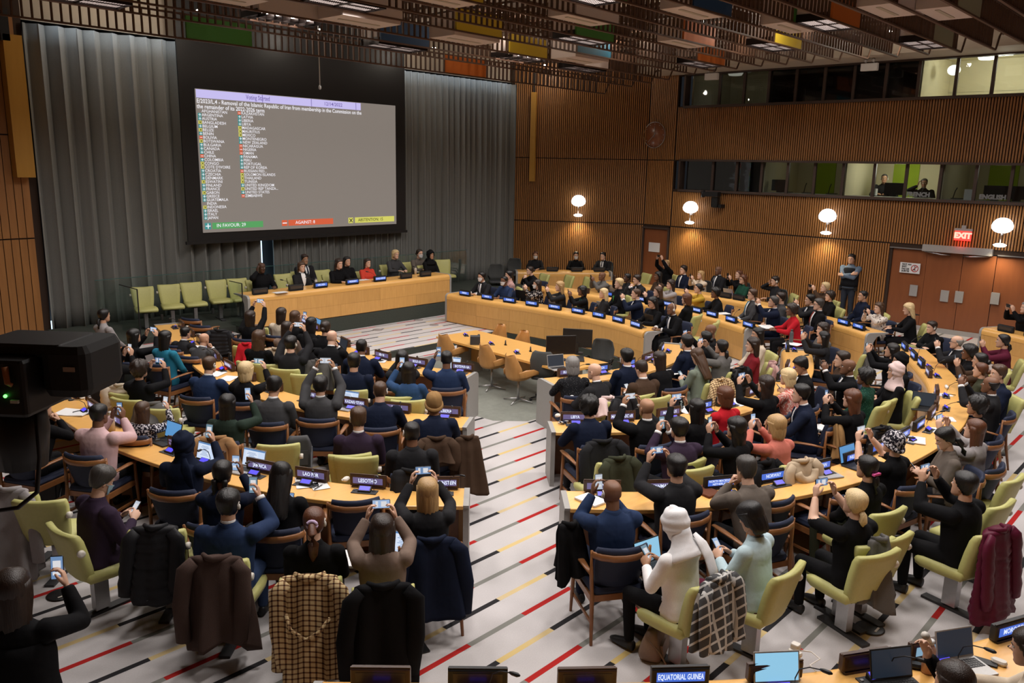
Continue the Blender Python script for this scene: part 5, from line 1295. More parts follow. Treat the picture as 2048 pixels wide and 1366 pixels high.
def hair_mat(c):
    nm = 'hair_'+c
    if nm in MATS: return MATS[nm]
    m, nt, bs = new_mat(nm)
    tc = nt.nodes.new('ShaderNodeTexCoord'); mp = nt.nodes.new('ShaderNodeMapping'); mp.inputs['Scale'].default_value = (60, 60, 3); lnk(nt, tc.outputs['Object'], mp.inputs['Vector'])
    nz = nt.nodes.new('ShaderNodeTexNoise'); nz.inputs['Scale'].default_value = 2.5; nz.inputs['Detail'].default_value = 3; lnk(nt, mp.outputs['Vector'], nz.inputs['Vector'])
    c0 = HAIRC[c]; lnk(nt, mix_col(nt, nz.outputs['Fac'], tuple(x*.45 for x in c0), tuple(min(1, x*1.5) for x in c0)), bs.inputs['Base Color'])
    bs.inputs['Roughness'].default_value = .42; bs.inputs['Specular IOR Level'].default_value = .45
    bp = nt.nodes.new('ShaderNodeBump'); bp.inputs['Strength'].default_value = .7; bp.inputs['Distance'].default_value = .004
    lnk(nt, nz.outputs['Fac'], bp.inputs['Height']); lnk(nt, bp.outputs['Normal'], bs.inputs['Normal'])
    MATS[nm] = m; return m
SKIN = {'1': (.62, .38, .27), '2': (.52, .30, .20), '3': (.36, .19, .11), '4': (.17, .08, .045), '5': (.075, .036, .022)}
def cloth(name, col, kind='plain'):
    nm = 'cloth_'+name
    if nm in MATS: return MATS[nm]
    m, nt, bs = new_mat(nm)
    tc = nt.nodes.new('ShaderNodeTexCoord')
    n1 = nt.nodes.new('ShaderNodeTexNoise'); n1.inputs['Scale'].default_value = 5; n1.inputs['Detail'].default_value = 2; n1.inputs['Distortion'].default_value = .7; lnk(nt, tc.outputs['Object'], n1.inputs['Vector'])
    n2 = nt.nodes.new('ShaderNodeTexNoise'); n2.inputs['Scale'].default_value = 300; lnk(nt, tc.outputs['Object'], n2.inputs['Vector'])
    c = mix_col(nt, n2.outputs['Fac'], tuple(x*.75 for x in col), tuple(min(1, x*1.25) for x in col))
    sp = nt.nodes.new('ShaderNodeSeparateXYZ'); lnk(nt, tc.outputs['Object'], sp.inputs[0])
    if kind == 'leopard':
        v = nt.nodes.new('ShaderNodeTexVoronoi'); v.inputs['Scale'].default_value = 26; lnk(nt, tc.outputs['Object'], v.inputs['Vector'])
        f = math_node(nt, 'GREATER_THAN', v.outputs['Distance'], .36); c = mix_col(nt, f, (.55, .50, .46), (.012, .01, .012))
    elif kind == 'floral':
        n3 = nt.nodes.new('ShaderNodeTexNoise'); n3.inputs['Scale'].default_value = 42; n3.inputs['Detail'].default_value = 4; lnk(nt, tc.outputs['Object'], n3.inputs['Vector'])
        f = math_node(nt, 'GREATER_THAN', n3.outputs['Fac'], .53); c = mix_col(nt, f, (.015, .013, .02), (.55, .52, .55))
    elif kind == 'floralw':
        n3 = nt.nodes.new('ShaderNodeTexNoise'); n3.inputs['Scale'].default_value = 22; lnk(nt, tc.outputs['Object'], n3.inputs['Vector'])
        f = math_node(nt, 'GREATER_THAN', n3.outputs['Fac'], .60); c = mix_col(nt, f, (.62, .56, .50), (.05, .03, .025))
    elif kind == 'stripe':
        w_ = nt.nodes.new('ShaderNodeTexWave'); w_.inputs['Scale'].default_value = 9; w_.inputs['Distortion'].default_value = 9; w_.inputs['Detail Scale'].default_value = 2; lnk(nt, tc.outputs['Object'], w_.inputs['Vector'])
        f = math_node(nt, 'GREATER_THAN', w_.outputs['Fac'], .6); c = mix_col(nt, f, (.50, .14, .11), (.62, .44, .38))
    elif kind == 'check':
        fx = math_node(nt, 'FRACT', math_node(nt, 'MULTIPLY', sp.outputs[0], 22)); fz = math_node(nt, 'FRACT', math_node(nt, 'MULTIPLY', math_node(nt, 'ADD', sp.outputs[2], sp.outputs[1]), 22))
        f = math_node(nt, 'MAXIMUM', math_node(nt, 'LESS_THAN', fx, .30), math_node(nt, 'LESS_THAN', fz, .30)); g_ = math_node(nt, 'MINIMUM', math_node(nt, 'LESS_THAN', fx, .30), math_node(nt, 'LESS_THAN', fz, .30))
        c = mix_col(nt, f, (.58, .44, .24), (.20, .11, .055)); c = mix_col(nt, g_, c, (.03, .016, .012))
    elif kind == 'plaid':
        fx = math_node(nt, 'FRACT', math_node(nt, 'MULTIPLY', sp.outputs[0], 11)); fz = math_node(nt, 'FRACT', math_node(nt, 'MULTIPLY', math_node(nt, 'ADD', sp.outputs[2], sp.outputs[1]), 11))
        f = math_node(nt, 'MAXIMUM', math_node(nt, 'LESS_THAN', math_node(nt, 'ABSOLUTE', math_node(nt, 'SUBTRACT', fx, .5)), .12), math_node(nt, 'LESS_THAN', math_node(nt, 'ABSOLUTE', math_node(nt, 'SUBTRACT', fz, .5)), .12))
        c = mix_col(nt, f, (.06, .06, .062), (.45, .44, .42))
    elif kind == 'glitter':
        v = nt.nodes.new('ShaderNodeTexVoronoi'); v.inputs['Scale'].default_value = 70; lnk(nt, tc.outputs['Object'], v.inputs['Vector'])
        f = math_node(nt, 'LESS_THAN', v.outputs['Distance'], .14); c = mix_col(nt, f, col, tuple(min(1, x*9+.25) for x in col))
    lnk(nt, c, bs.inputs['Base Color'])
    bs.inputs['Roughness'].default_value = .85 if kind != 'puffer' else .45; bs.inputs['Specular IOR Level'].default_value = .12
    bp = nt.nodes.new('ShaderNodeBump'); bp.inputs['Strength'].default_value = .42; bp.inputs['Distance'].default_value = .03
    hgt = math_node(nt, 'ADD', n1.outputs['Fac'], math_node(nt, 'MULTIPLY', n2.outputs['Fac'], .05 if kind != 'fur' else .6))
    lnk(nt, hgt, bp.inputs['Height']); lnk(nt, bp.outputs['Normal'], bs.inputs['Normal'])
    MATS[nm] = m; return m
CL = {'black': (.005, .005, .006), 'charcoal': (.016, .016, .018), 'navy': (.007, .011, .027), 'blue_navy': (.016, .030, .075), 'dark_grey': (.050, .050, .053), 'grey': (.11, .105, .10), 'warm_grey': (.115, .095, .08), 'light_grey': (.27, .25, .25),
      'brown': (.055, .032, .02), 'taupe': (.17, .12, .095), 'tan': (.30, .165, .075), 'camel': (.26, .15, .06), 'white': (.80, .78, .78), 'cream': (.58, .49, .38), 'pink': (.56, .38, .39), 'dusty_pink': (.40, .24, .22), 'red': (.42, .012, .02), 'dark_red': (.17, .012, .018), 'orange_red': (.50, .05, .03), 'burgundy': (.085, .010, .026), 'coral': (.52, .16, .12),
      'teal': (.02, .16, .25), 'blue': (.025, .06, .14), 'bright_blue': (.03, .12, .42), 'pale_blue': (.44, .56, .60), 'dark_purple': (.030, .018, .036), 'sage': (.16, .19, .15), 'green': (.012, .055, .035), 'dark_green': (.018, .030, .022), 'olive': (.035, .038, .022), 'purple': (.12, .05, .12), 'lilac': (.55, .42, .60), 'mustard': (.40, .25, .03), 'light_pink': (.62, .47, .45), 'denim': (.03, .05, .11), 'silver': (.42, .42, .43)}
PAT = {'leopard': 'leopard', 'floral': 'floral', 'floralw': 'floralw', 'stripe': 'stripe', 'glitter': 'glitter', 'greenglitter': 'glitter', 'check': 'check', 'plaid': 'plaid'}
def cmat(nm):
    if nm == 'greenglitter': return cloth(nm, (.01, .045, .03), 'glitter')
    if nm == 'glitter': return cloth(nm, (.012, .012, .014), 'glitter')
    if nm in PAT: return cloth(nm, (.3, .3, .3), PAT[nm])
    return cloth(nm, CL[nm])
def skin_mat(k):
    nm = 'skin_'+k
    if nm in MATS: return MATS[nm]
    m = pmat(nm, SKIN[k], .48, var=.10, scale=25, spec=.35)
    m.node_tree.nodes['Principled BSDF'].inputs['Subsurface Weight'].default_value = .0
    return m
# small worn things, in head coordinates
_b = MB(); _b.sphere((.088, -.006, -.015), (.012, .018, .026), 0, 10, 8); _b.tube([(.086, .01, .01), (.09, -.012, .035), (.086, -.035, .012), (.084, -.035, -.02)], .006, 0, 6); EARP = _b.mesh('earpiece', [M_WPL])
_b = MB(); _b.tube([(math.sin(a)*.095, -.005, math.cos(a)*.125) for a in np.linspace(-1.6, 1.6, 15)], .006, 0, 6)
for sx in (-1, 1): _b.sphere((sx*.09, -.005, -.015), (.016, .028, .032), 0, 10, 8)
HEADPH = _b.mesh('headphones', [M_WPL])
_b = MB(); _r = []
for z in np.linspace(-.112, -.018, 8): _r.append([head_surf(z, p, .008+(.010 if abs(p) < .5 and z > -.06 else 0)) for p in np.linspace(-1.25, 1.25, 13)])
_b.loft(_r, 0, False, closed=False)
for sx in (-1, 1): _b.tube([head_surf(-.03, sx*1.2, .006), (sx*.082, -.02, -.005)], .0025, 0, 5)
MASKM = {k: _b.mesh('face_mask', [pmat('mask_'+k, c, .8)]) for k, c in (('w', (.62, .62, .62)), ('b', (.30, .45, .55)), ('k', (.015, .015, .016)))}
_b = MB()
for sx in (-1, 1): _b.tube([(sx*.032+.021*math.cos(a), .104, -.002+.016*math.sin(a)) for a in np.linspace(0, 2*PI, 17)], .0022, 0, 5); _b.tube([(sx*.053, .102, .004), (sx*.072, .06, .004), (sx*.08, -.01, 0)], .0022, 0, 5)
_b.tube([(-.011, .106, .002), (.011, .106, .002)], .0022, 0, 5)
SPECS = _b.mesh('glasses', [M_BLACK])
# phone: screen towards -Y
_b = MB(); _b.rbox((0, 0, 0), (.075, .15, .009), .010, 0, Matrix.Rotation(PI/2, 4, 'X')); PH_B = _b.mesh('phone_body', [M_BLACK])
E_PH = [emat('phone_screen_%d' % i, c, s) for i, (c, s) in enumerate((((.35, .50, .75), .9), ((.20, .35, .62), .7), ((.55, .60, .68), .9), ((.25, .42, .55), .6)))]
_b = MB(); _b.box((0, -.0052, 0), (.067, .001, .138)); PH_S = [_b.mesh('phone_screen', [m]) for m in E_PH]
_b = MB(); _b.box((0, -.0060, .022), (.045, .001, .045)); _b.box((0, -.0060, -.035), (.05, .001, .02)); PH_I = _b.mesh('phone_picture', [emat('phone_pic', (.75, .75, .78), .9)])
# ------------------------------------------------------------------ everyone in the hall
# head pixel x, y | pose | build | hair kind:colour | skin | top | bottom | chair | flags
PEOPLE = '''
208 631 L f lowpony:k 2 light_grey charcoal w
268 672 P f long:k 2 black charcoal w
280 739 P f curly:d 2 black black g
222 702 V m short:k 2 black charcoal w
331 676 L f long:k 2 teal navy w
373 679 D m crop:k 2 charcoal charcoal w c
411 692 C m bald:k 2 dark_grey dark_grey w c
419 730 D m crop:b 1 blue_navy navy w e,c
492 741 P f bob:y 1 black black w
501 634 F f long:d 1 black black w
518 676 L f wavy:b 1 black black g
563 630 L f long:d 2 cream black w
590 632 V f long:b 1 black black w
574 655 L f long:d 1 taupe black g
623 651 D f long:k 2 black black w
651 654 D f bun:d 2 black black w
664 675 C m bald:k 1 black black w c
582 688 F m short:k 2 charcoal charcoal g e
723 694 D m crop:k 4 navy charcoal w c
708 724 L m short:k 2 navy charcoal g
804 717 V f long:k 2 charcoal black w
817 741 K f xlong:k 3 blue denim g
893 718 K m crop:k 4 blue_navy charcoal w e
641 771 F m short:k 3 dark_grey charcoal w e,c
548 773 O m short:k 2 dark_grey charcoal w e,c
760 782 D m crop:b 1 navy charcoal w e
868 807 D m beanie:camel 3 navy charcoal w
455 808 Q f long:k 2 dark_green black w
717 838 L m side:b 1 dark_purple charcoal g e,c
824 866 L m crop:k 4 charcoal charcoal w e
198 829 V m crop:k 4 pink charcoal w
287 839 Q f xlong:b 1 floral floral w
367 889 Q f hijab:navy 2 navy navy w
445 946 V f braids:k 4 navy black w
562 951 O f xlong:k 3 black black w
203 961 O m short:s 1 dark_purple dark_purple g f-30,mb
457 1009 Q m short:k 2 blue_navy denim g e,c
628 1044 L f pony:a 1 black black g e
764 1058 P f xlong:d 1 taupe taupe g
855 982 P f long:l 1 charcoal black w
86 814 C f short:k 1 black black w
1145 730 D f bob:g 1 glitter black w f-15
1189 743 D m bald:k 1 charcoal charcoal g s,c,f20
1253 714 L m short:k 2 navy charcoal w mw,c
1283 737 O m thin:d 1 brown charcoal g c
1318 718 D f long:d 1 black black w
1373 685 L m short:k 2 navy navy w mb,c
1395 712 O f xlong:b 1 sage sage g
1443 694 P f lowpony:k 2 grey charcoal g
1505 690 L f wavy:d 1 dark_red black g f30
1515 669 L f long:k 2 cream black g f35
1421 662 L m bald:k 4 black black w mw,f30
1411 676 P f bun:k 3 black black w
1177 813 D m curly:k 2 navy charcoal w e
1293 816 P m bald:k 3 black charcoal w c
1358 858 V m short:k 2 dark_purple charcoal g e,c
1393 817 P f long:k 2 black black w
1449 792 L f bob:a 1 red charcoal w s
1531 769 P f wavy:d 1 black black w
1575 754 D f bob:y 1 stripe stripe w
1603 731 O m short:k 3 black charcoal w c,f35
1602 788 D m short:k 1 navy navy w c,f30
1472 856 V f wavy:k 2 black black g f15
1552 851 V f bob:l 1 coral coral g
1492 939 C m side:s 1 warm_grey charcoal w
1352 935 P m short:k 2 charcoal charcoal w e
1224 986 V m bald:k 4 blue_navy navy w e
1352 1049 O f hijab:light_white 3 white black g f25
1501 1034 O f bob:k 2 pale_blue burgundy g f25
1710 1005 P f lowpony:y 1 black black g b
1787 886 P f beanie:patch 1 black black w b
1734 935 L f lowpony:k 2 black olive g
1891 876 O f lowpony:k 1 warm_grey charcoal w f40
1949 859 P f xlong:a 1 light_grey black w
1928 971 P m short:k 2 black black g
1696 734 P m bald:k 4 black black w c,f30
1684 719 L m short:d 1 brown black w f30
1730 754 L f curly:k 4 greenglitter black g
1791 743 L f hijab:light_pink 2 black black g f30
1800 722 L f hijab:black 2 black black w f30
1784 701 P f long:k 2 black black w
1646 680 P f xlong:k 2 charcoal black w
1645 659 L f wavy:d 1 grey black w f30
1703 798 V f wavy:a 1 black black w
1861 663 X m short:d 1 black black w e,f30
1913 688 V m fringe:g 1 charcoal charcoal w e,s,c
1937 709 L f afro:k 4 black black g
1960 723 V f bun:k 2 brown black w
2006 682 V f lowpony:k 2 burgundy burgundy g
1997 744 L m side:b 1 navy navy g f30
1960 748 L f bun:a 1 olive black g
1981 770 P m fringe:k 4 charcoal charcoal w c
1953 812 L f curly:k 3 black black w
1726 592 L m crop:k 2 navy navy w
1757 620 V f wavy:b 1 floralw black w f20
1817 618 T f wavy:y 1 black black g f-10
963 556 D m short:k 2 charcoal charcoal w mw,c,d
1008 565 D m crop:k 4 blue_navy navy w mw,d
1018 551 L m short:k 1 dusty_pink charcoal g
1074 571 V f long:d 1 leopard black w mw
1119 574 V f wavy:l 1 charcoal black w
1164 585 V f bob:k 4 black black w x
1060 541 C f bun:d 1 black black w
1071 512 D f short:a 2 charcoal black m mw,d
1152 512 D f short:k 2 black black m mw,d
1206 514 D m short:k 1 charcoal charcoal m t
1204 556 V m bald:k 4 grey charcoal w
1207 589 L f long:y 1 charcoal black w
1238 567 L m short:y 1 black black g l
1254 558 Q m crop:k 5 charcoal charcoal w
1274 559 C m short:d 1 charcoal charcoal w c
1272 588 V m crop:b 1 navy navy w c
1305 605 T f long:k 2 black black w s,d
1343 620 D m bald:k 4 black charcoal w E,c,d
1316 552 L f xlong:k 4 brown black g
1333 528 F m crop:l 1 black charcoal g
1341 571 V f wavy:d 1 light_grey black w
1316 583 V f long:b 1 black black w
1367 540 L m short:d 1 navy charcoal m t
1401 553 V f long:l 1 cream black m
1373 598 L f bob:a 1 black black g f-30
1397 578 V f bun:k 1 mustard black w
1430 589 D f afro:k 4 black black w
1437 541 L m bald:k 4 charcoal charcoal m e,t
1478 549 V f bun:a 1 black black m
1486 560 L f wavy:a 1 green black m s
1550 562 H f short:d 1 charcoal black m E
1505 589 L m short:b 1 dark_grey charcoal w s,c,T
1547 604 P m short:s 2 navy navy w c
1561 596 L m short:d 1 dark_grey charcoal g
1583 620 D f curly:d 4 red black w
1620 600 V m short:k 2 charcoal charcoal w c
1637 609 L m short:s 1 black charcoal w s,R
1650 575 P m short:y 1 brown charcoal g
1659 596 L f curly:d 1 black black g
2052 616 P m short:g 1 black black w
523 535 H m bald:k 5 black black g p
603 537 L f bob:b 1 charcoal black g p,c
609 519 L m short:d 3 charcoal black g p,e,t
678 527 D f wavy:d 1 black black g p
694 525 L f long:k 2 black black g p
735 531 L f long:d 1 orange_red black g p
791 509 D f bob:y 1 dark_grey black g p
839 507 D f bun:d 1 warm_grey black g p,mw
861 511 L f hijab:black 3 black black g p
'''
POSEW = {'P': 'photographing with phone', 'V': 'holding phone up', 'F': 'phone raised overhead', 'Q': 'phone in right hand', 'K': 'phone in left hand', 'O': 'looking down at phone', 'D': 'leaning on desk', 'T': 'typing', 'C': 'hands clasped at mouth', 'H': 'hand at ear', 'L': 'hands in lap', 'X': 'arms folded on desk'}
HAIRW = {'short': '%s short hair', 'crop': '%s cropped hair', 'side': '%s swept hair', 'bald': 'bald head', 'fringe': 'balding head', 'thin': 'thinning %s hair', 'curly': 'curly %s hair', 'afro': 'dense curly %s hair', 'long': 'long %s hair', 'xlong': 'very long %s hair', 'wavy': 'wavy %s hair', 'bob': '%s bob', 'pony': '%s ponytail', 'lowpony': 'low %s ponytail', 'bun': '%s bun', 'braids': 'braided %s hair', 'beanie': 'knit hat'}
SCREEN = (12.3, 18.6)
CLOTHN = {'floral': 'black-and-white floral dress', 'floralw': 'white printed blouse', 'stripe': 'red striped blouse', 'leopard': 'leopard top', 'glitter': 'black glitter top', 'greenglitter': 'green sequin top'}
def people_rows():
    out = []
    for ln in PEOPLE.strip().splitlines():
        f = ln.split(); x, y = float(f[0]), float(f[1])
        out.append(dict(x=x, y=y, pose=f[2], g=f[3], hair=f[4], skin=f[5], top=f[6], bot=f[7], ch=f[8], fl=f[9].split(',') if len(f) > 9 else []))
    return out
PPL = people_rows()
def seat_of(p):
    bd = body(p['pose'], p['g'], 0 if 'b' in p['fl'] else 1)
    fz = .35 if 'p' in p['fl'] else 0.0
    hc = bd['hc']; zh = fz+float(hc[2])
    far = p['x'] > 900 and p['y'] < 640 and 'p' not in p['fl']
    if 'p' in p['fl']: cand = [ROWS['DAIS']]
    else: cand = [r for k, r in ROWS.items() if k != 'DAIS']
    X, Y = un(p['x'], p['y'], zh)
    best = None
    for r in cand:
        i = r.near((X, Y)); dd = (np.array((X, Y))-r.P[i]) @ r.N[i]
        along = np.linalg.norm(np.array((X, Y))-r.P[i]-r.N[i]*dd)
        sc = abs(dd-.85)+(2.0 if dd < -.1 else 0)+along*1.2
        if best is None or sc < best[0]: best = (sc, r, i, dd)
    _, r, i, dd = best
    # lean or slump a little so that the sitter stays behind the desk edge
    k = 0
    mn = r.wd+.12
    while dd < mn and k < 26:
        zh -= .01; X, Y = un(p['x'], p['y'], zh); i = r.near((X, Y)); dd = (np.array((X, Y))-r.P[i]) @ r.N[i]; k += 1
    dn = -r.N[i]; a1 = math.atan2(dn[1], dn[0]); a2 = math.atan2(SCREEN[1]-Y, SCREEN[0]-X)
    df = (a2-a1+PI) % (2*PI)-PI
    w_ = .62
    if 'd' in p['fl']: w_ = .12
    if r.key == 'DAIS': w_ = 0.0
    a = a1+df*w_
    for q in p['fl']:
        if q[0] == 'f': a += math.radians(float(q[1:]))
    rz = a-PI/2
    sc = 1.0-(k*.01)/1.22*.55
    cs, sn = math.cos(rz), math.sin(rz)
    hx, hy = X-(hc[0]*cs-hc[1]*sn), Y-(hc[0]*sn+hc[1]*cs)
    return bd, r, i, dd, (hx, hy, fz-k*.01*.45*0), rz, sc
for p in PPL:
    p['bd'], p['row'], p['i'], p['dd'], p['loc'], p['rz'], p['sc'] = seat_of(p)
# keep shoulders of neighbours apart: slide hips a little along the sight line only where two sitters coincide
for it in range(3):
    for a in range(len(PPL)):
        for c in range(a):
            A, B_ = PPL[a], PPL[c]
            dx, dy = A['loc'][0]-B_['loc'][0], A['loc'][1]-B_['loc'][1]; dd_ = math.hypot(dx, dy)
            if 0 < dd_ < .46:
                far_, nr = (A, B_) if A['loc'][0]*CF[0]+A['loc'][1]*CF[1] > B_['loc'][0]*CF[0]+B_['loc'][1]*CF[1] else (B_, A)
                s_ = (.46-dd_)*.5
                for q, sg in ((far_, 1), (nr, -1)):
                    v = np.array([q['loc'][0], q['loc'][1]]); u = v/np.linalg.norm(v)*s_*sg
                    q['loc'] = (q['loc'][0]+u[0], q['loc'][1]+u[1], q['loc'][2])
# places in words
for r in ROWS.values():
    for beh in (0, 1):
        L = sorted([p for p in PPL if p['row'] is r and (p['dd'] > 1.45) == bool(beh)], key=lambda p: r.L[p['i']])
        for k, p in enumerate(L):
            end = 'aisle' if r.key in ('A', 'B', 'C', 'R1', 'R2', 'R3') else ('podium side' if r.key.startswith('RR') else 'left')
            p['place'] = '%s from %s, %s%s' % (ORD[k], end, 'behind ' if beh else '', r.phrase)
def set_mats(o, mats):
    for i, m in enumerate(mats):
        if m is None: continue
        o.material_slots[i].link = 'OBJECT'; o.material_slots[i].material = m
_COLLAR = {}
def collar_mesh(bd, key):
    if key in _COLLAR: return _COLLAR[key]
    b = MB(); nb, dv, fw = bd['neck'], bd['dv'], bd['fw']
    rg = []
    for t, r1, r2 in ((-.015, .062, .062), (.035, .060, .058), (.045, .056, .055), (.03, .052, .052)):
        c = nb+dv*t; rg.append([tuple(c+np.array([math.cos(a)*r1, 0, 0])+fw*(math.sin(a)*r2-.002)) for a in np.linspace(0, 2*PI, 18, endpoint=False)])
    b.loft(rg, 0, False); _COLLAR[key] = b.mesh('shirt_collar', [M_WHITE]); return _COLLAR[key]
_FRONT = {}
def front_mesh(bd, key, tie):
    """shirt V and tie lying on the chest"""
    if (key, tie) in _FRONT: return _FRONT[(key, tie)]
    base, dv, fw, bk = bd['base'], bd['dv'], bd['fw'], bd['bulk']
    b = MB(); ts = (.20, .30, .40, .47, .53); ws = (.006, .035, .055, .06, .05); fs = (.140, .150, .138, .112, .078)
    rg = [[tuple(base+dv*t+fw*(f*bk+.012*(1-u*u))+np.array([u*w_, 0, 0])) for u in np.linspace(-1, 1, 7)] for t, w_, f in zip(ts, ws, fs)]
    b.loft(rg, 0, False, closed=False)
    if tie: b.tube([base+dv*t+fw*(f*bk+.022) for t, f in zip(ts, fs)], [(.016, .006), (.024, .006), (.020, .006), (.016, .008), (.02, .012)], 1, 8)
    tm = {'t': cmat('navy'), 'T': cmat('teal'), 'R': cloth('tie_red', (.20, .03, .02))}.get(tie, M_BLACK)
    _FRONT[(key, tie)] = b.mesh('shirt_front', [M_WHITE, tm]); return _FRONT[(key, tie)]
_JC = {}
def jacket_collar(bd, key, mat):
    k = (key, mat.name)
    if k in _JC: return _JC[k]
    b = MB(); nb, dv, fw = bd['neck'], bd['dv'], bd['fw']; rg = []
    for t, r1, r2 in ((-.05, .098, .088), (-.01, .084, .076), (.016, .074, .069), (.020, .069, .064), (.0, .066, .060)):
        c = nb+dv*t; rg.append([tuple(c+np.array([math.cos(a)*r1, 0, 0])+fw*(math.sin(a)*r2-.006)-dv*(.045*max(0, math.sin(a)))) for a in np.linspace(0, 2*PI, 20, endpoint=False)])
    b.loft(rg, 0, False); _JC[k] = b.mesh('jacket_collar', [mat]); return _JC[k]
_CUF = {}
SEATED = []
rp = random.Random(11)
phn = 0
for p in PPL:
    bd, fl = p['bd'], p['fl']
    hk, hc_ = p['hair'].split(':')
    o = inst('person', bd['mesh'], None, p['loc'], p['rz'])
    s_ = p['sc']; o.scale = (s_, s_, s_)
    if hk == 'hijab': hw = '%s headscarf' % hc_.replace('light_', 'pale ').replace('pale white', 'white')
    else: hw = HAIRW[hk] % HAIRN.get(hc_, '') if '%s' in HAIRW[hk] else HAIRW[hk]
    tw = CLOTHN.get(p['top'], p['top'].replace('_', ' ')+(' jacket' if p['g'] == 'm' or p['top'] in ('sage', 'pale_blue', 'warm_grey') else ' top'))
    p['name'] = '%s, %s' % (hw, p['place'])
    lab = 'person, %s, %s, %s, %s' % (hw, tw, POSEW[p['pose']], p['place'])
    wl = lab.split()
    if len(wl) > 16: lab = 'person, %s, %s, %s' % (hw, tw, p['place'])
    tag(o, lab, 'person', 'people seated in the hall')
    sk = skin_mat(p['skin'])
    brow = hair_mat(hc_ if hc_ in HAIRC and hk != 'bald' else 'k')
    set_mats(o, [cmat(p['top']), cmat(p['bot']), None, sk, None, None, pmat('lips_'+p['skin'], tuple(c*.8 if i else c for i, c in enumerate(SKIN[p['skin']])), .5) , brow])
    Mh = bd['head']
    if hk not in ('bald',):
        if hk == 'hijab': m = cmat({'light_white': 'silver', 'light_pink': 'light_pink'}.get(hc_, hc_)) if hc_ != 'light_white' else cloth('hijab_white', (.74, .73, .74))
        elif hk == 'beanie': m = cmat('camel') if hc_ == 'camel' else cloth('cap_patch', (.3, .3, .3), 'floral')
        else: m = hair_mat(hc_)
        nm, me = hair_inst(hk, m); inst(nm, me, o, M=Mh)
        if hk == 'beanie': nm, me = hair_inst('short', hair_mat('d')); inst(nm, me, o, M=Mh @ Matrix.Scale(.97, 4))
        if hk == 'pony' and p['x'] == 628: b = MB(); b.tube([(.035*math.cos(a), -.118, .032+.03*math.sin(a)) for a in np.linspace(0, 2*PI, 13)], .016, 0, 8); b.obj('scrunchie', [cmat('lilac')], o).matrix_local = Mh
        if hk == 'lowpony' and p['x'] == 1734: b = MB(); b.box((0, -.115, -.03), (.10, .03, .02)); b.obj('hair_clip', [cloth('clip_pink', (.65, .10, .30))], o).matrix_local = Mh
    if 'e' in fl: inst('earpiece', EARP, o, M=Mh if rp.random() < .6 else Mh @ Matrix.Scale(-1, 4, (1, 0, 0)))
    if 'E' in fl: inst('headphones', HEADPH, o, M=Mh)
    for q in fl:
        if q in ('mw', 'mb', 'mk'): inst('face_mask', MASKM[q[1]], o, M=Mh)
    if 's' in fl: inst('glasses', SPECS, o, M=Mh)
    key = (p['pose'], p['g'])
    if 'c' in fl or 't' in fl or 'T' in fl or 'R' in fl: inst('shirt_collar', collar_mesh(bd, key), o)
    if p['g'] == 'm' and p['top'] not in ('pink', 'light_grey') or p['top'] in ('warm_grey', 'sage', 'pale_blue', 'dark_grey'): inst('jacket_collar', jacket_collar(bd, key, cmat(p['top'])), o)
    if 'c' in fl and p['g'] == 'm':
        for S, E, W, hd, hn, hk_, sx in bd['arms']:
            ck = (key, sx)
            if ck not in _CUF: u = (W-E)/np.linalg.norm(W-E); b = MB(); b.tube([W-u*.024, W+u*.008], [.0425, .0405], 0, 12); _CUF[ck] = b.mesh('shirt_cuff', [M_WHITE])
            inst('shirt_cuff', _CUF[ck], o)
    tie = next((q for q in fl if q in ('t', 'T', 'R')), 't' if 'c' in fl and p['g'] == 'm' else '')
    if 'c' in fl or tie: inst('shirt_front', front_mesh(bd, key, tie), o)
    if 'x' in fl or 'l' in fl:
        nb, dv, fw, base = bd['neck'], bd['dv'], bd['fw'], bd['base']; b = MB()
        for sx in (-1, 1): b.tube([nb+np.array([sx*.06, -.02, .0]), nb+np.array([sx*.06, .05, -.05]), base+dv*.36+fw*.15+np.array([sx*.035, 0, 0]), base+dv*.24+fw*.155], [.02 if 'x' in fl else .008]*4, 0, 6, flat=.4)
        b.obj('scarf' if 'x' in fl else 'lanyard', [cloth('scarf_green', (.02, .22, .16)) if 'x' in fl else cloth('lanyard_green', (.12, .45, .12))], o)
    if bd['phone']:
        (px, py, pz), tilt, ori = bd['phone']
        M = Matrix.Translation(Vector(p['loc'])) @ Matrix.Rotation(p['rz'], 4, 'Z') @ Matrix.Scale(s_, 4) @ Matrix.Translation((px, py, pz)) @ Matrix.Rotation(tilt-.12, 4, 'X') @ Matrix.Rotation(PI/2 if ori == 'land' else rp.uniform(-.1, .1), 4, 'Y')
        t = thing('mobile_phone', 'phone held by sitter %s' % p['place'], 'phone', (0, 0, 0), 0, 'phones held up by people'); t.matrix_world = M
        inst('phone_case', PH_B, t); inst('phone_screen', PH_S[phn % 4], t); inst('screen_picture', PH_I, t); phn += 1
    # the seat
    cz = p['loc'][2]
    if p['ch'] in 'wgm':
        cx, cy = p['loc'][0], p['loc'][1]; rz = p['rz']
        chair(p['ch'], cx-math.sin(rz)*.02, cy+math.cos(rz)*.02, rz, '%s of sitter %s' % (CH_D[p['ch']], p['place']), cz)
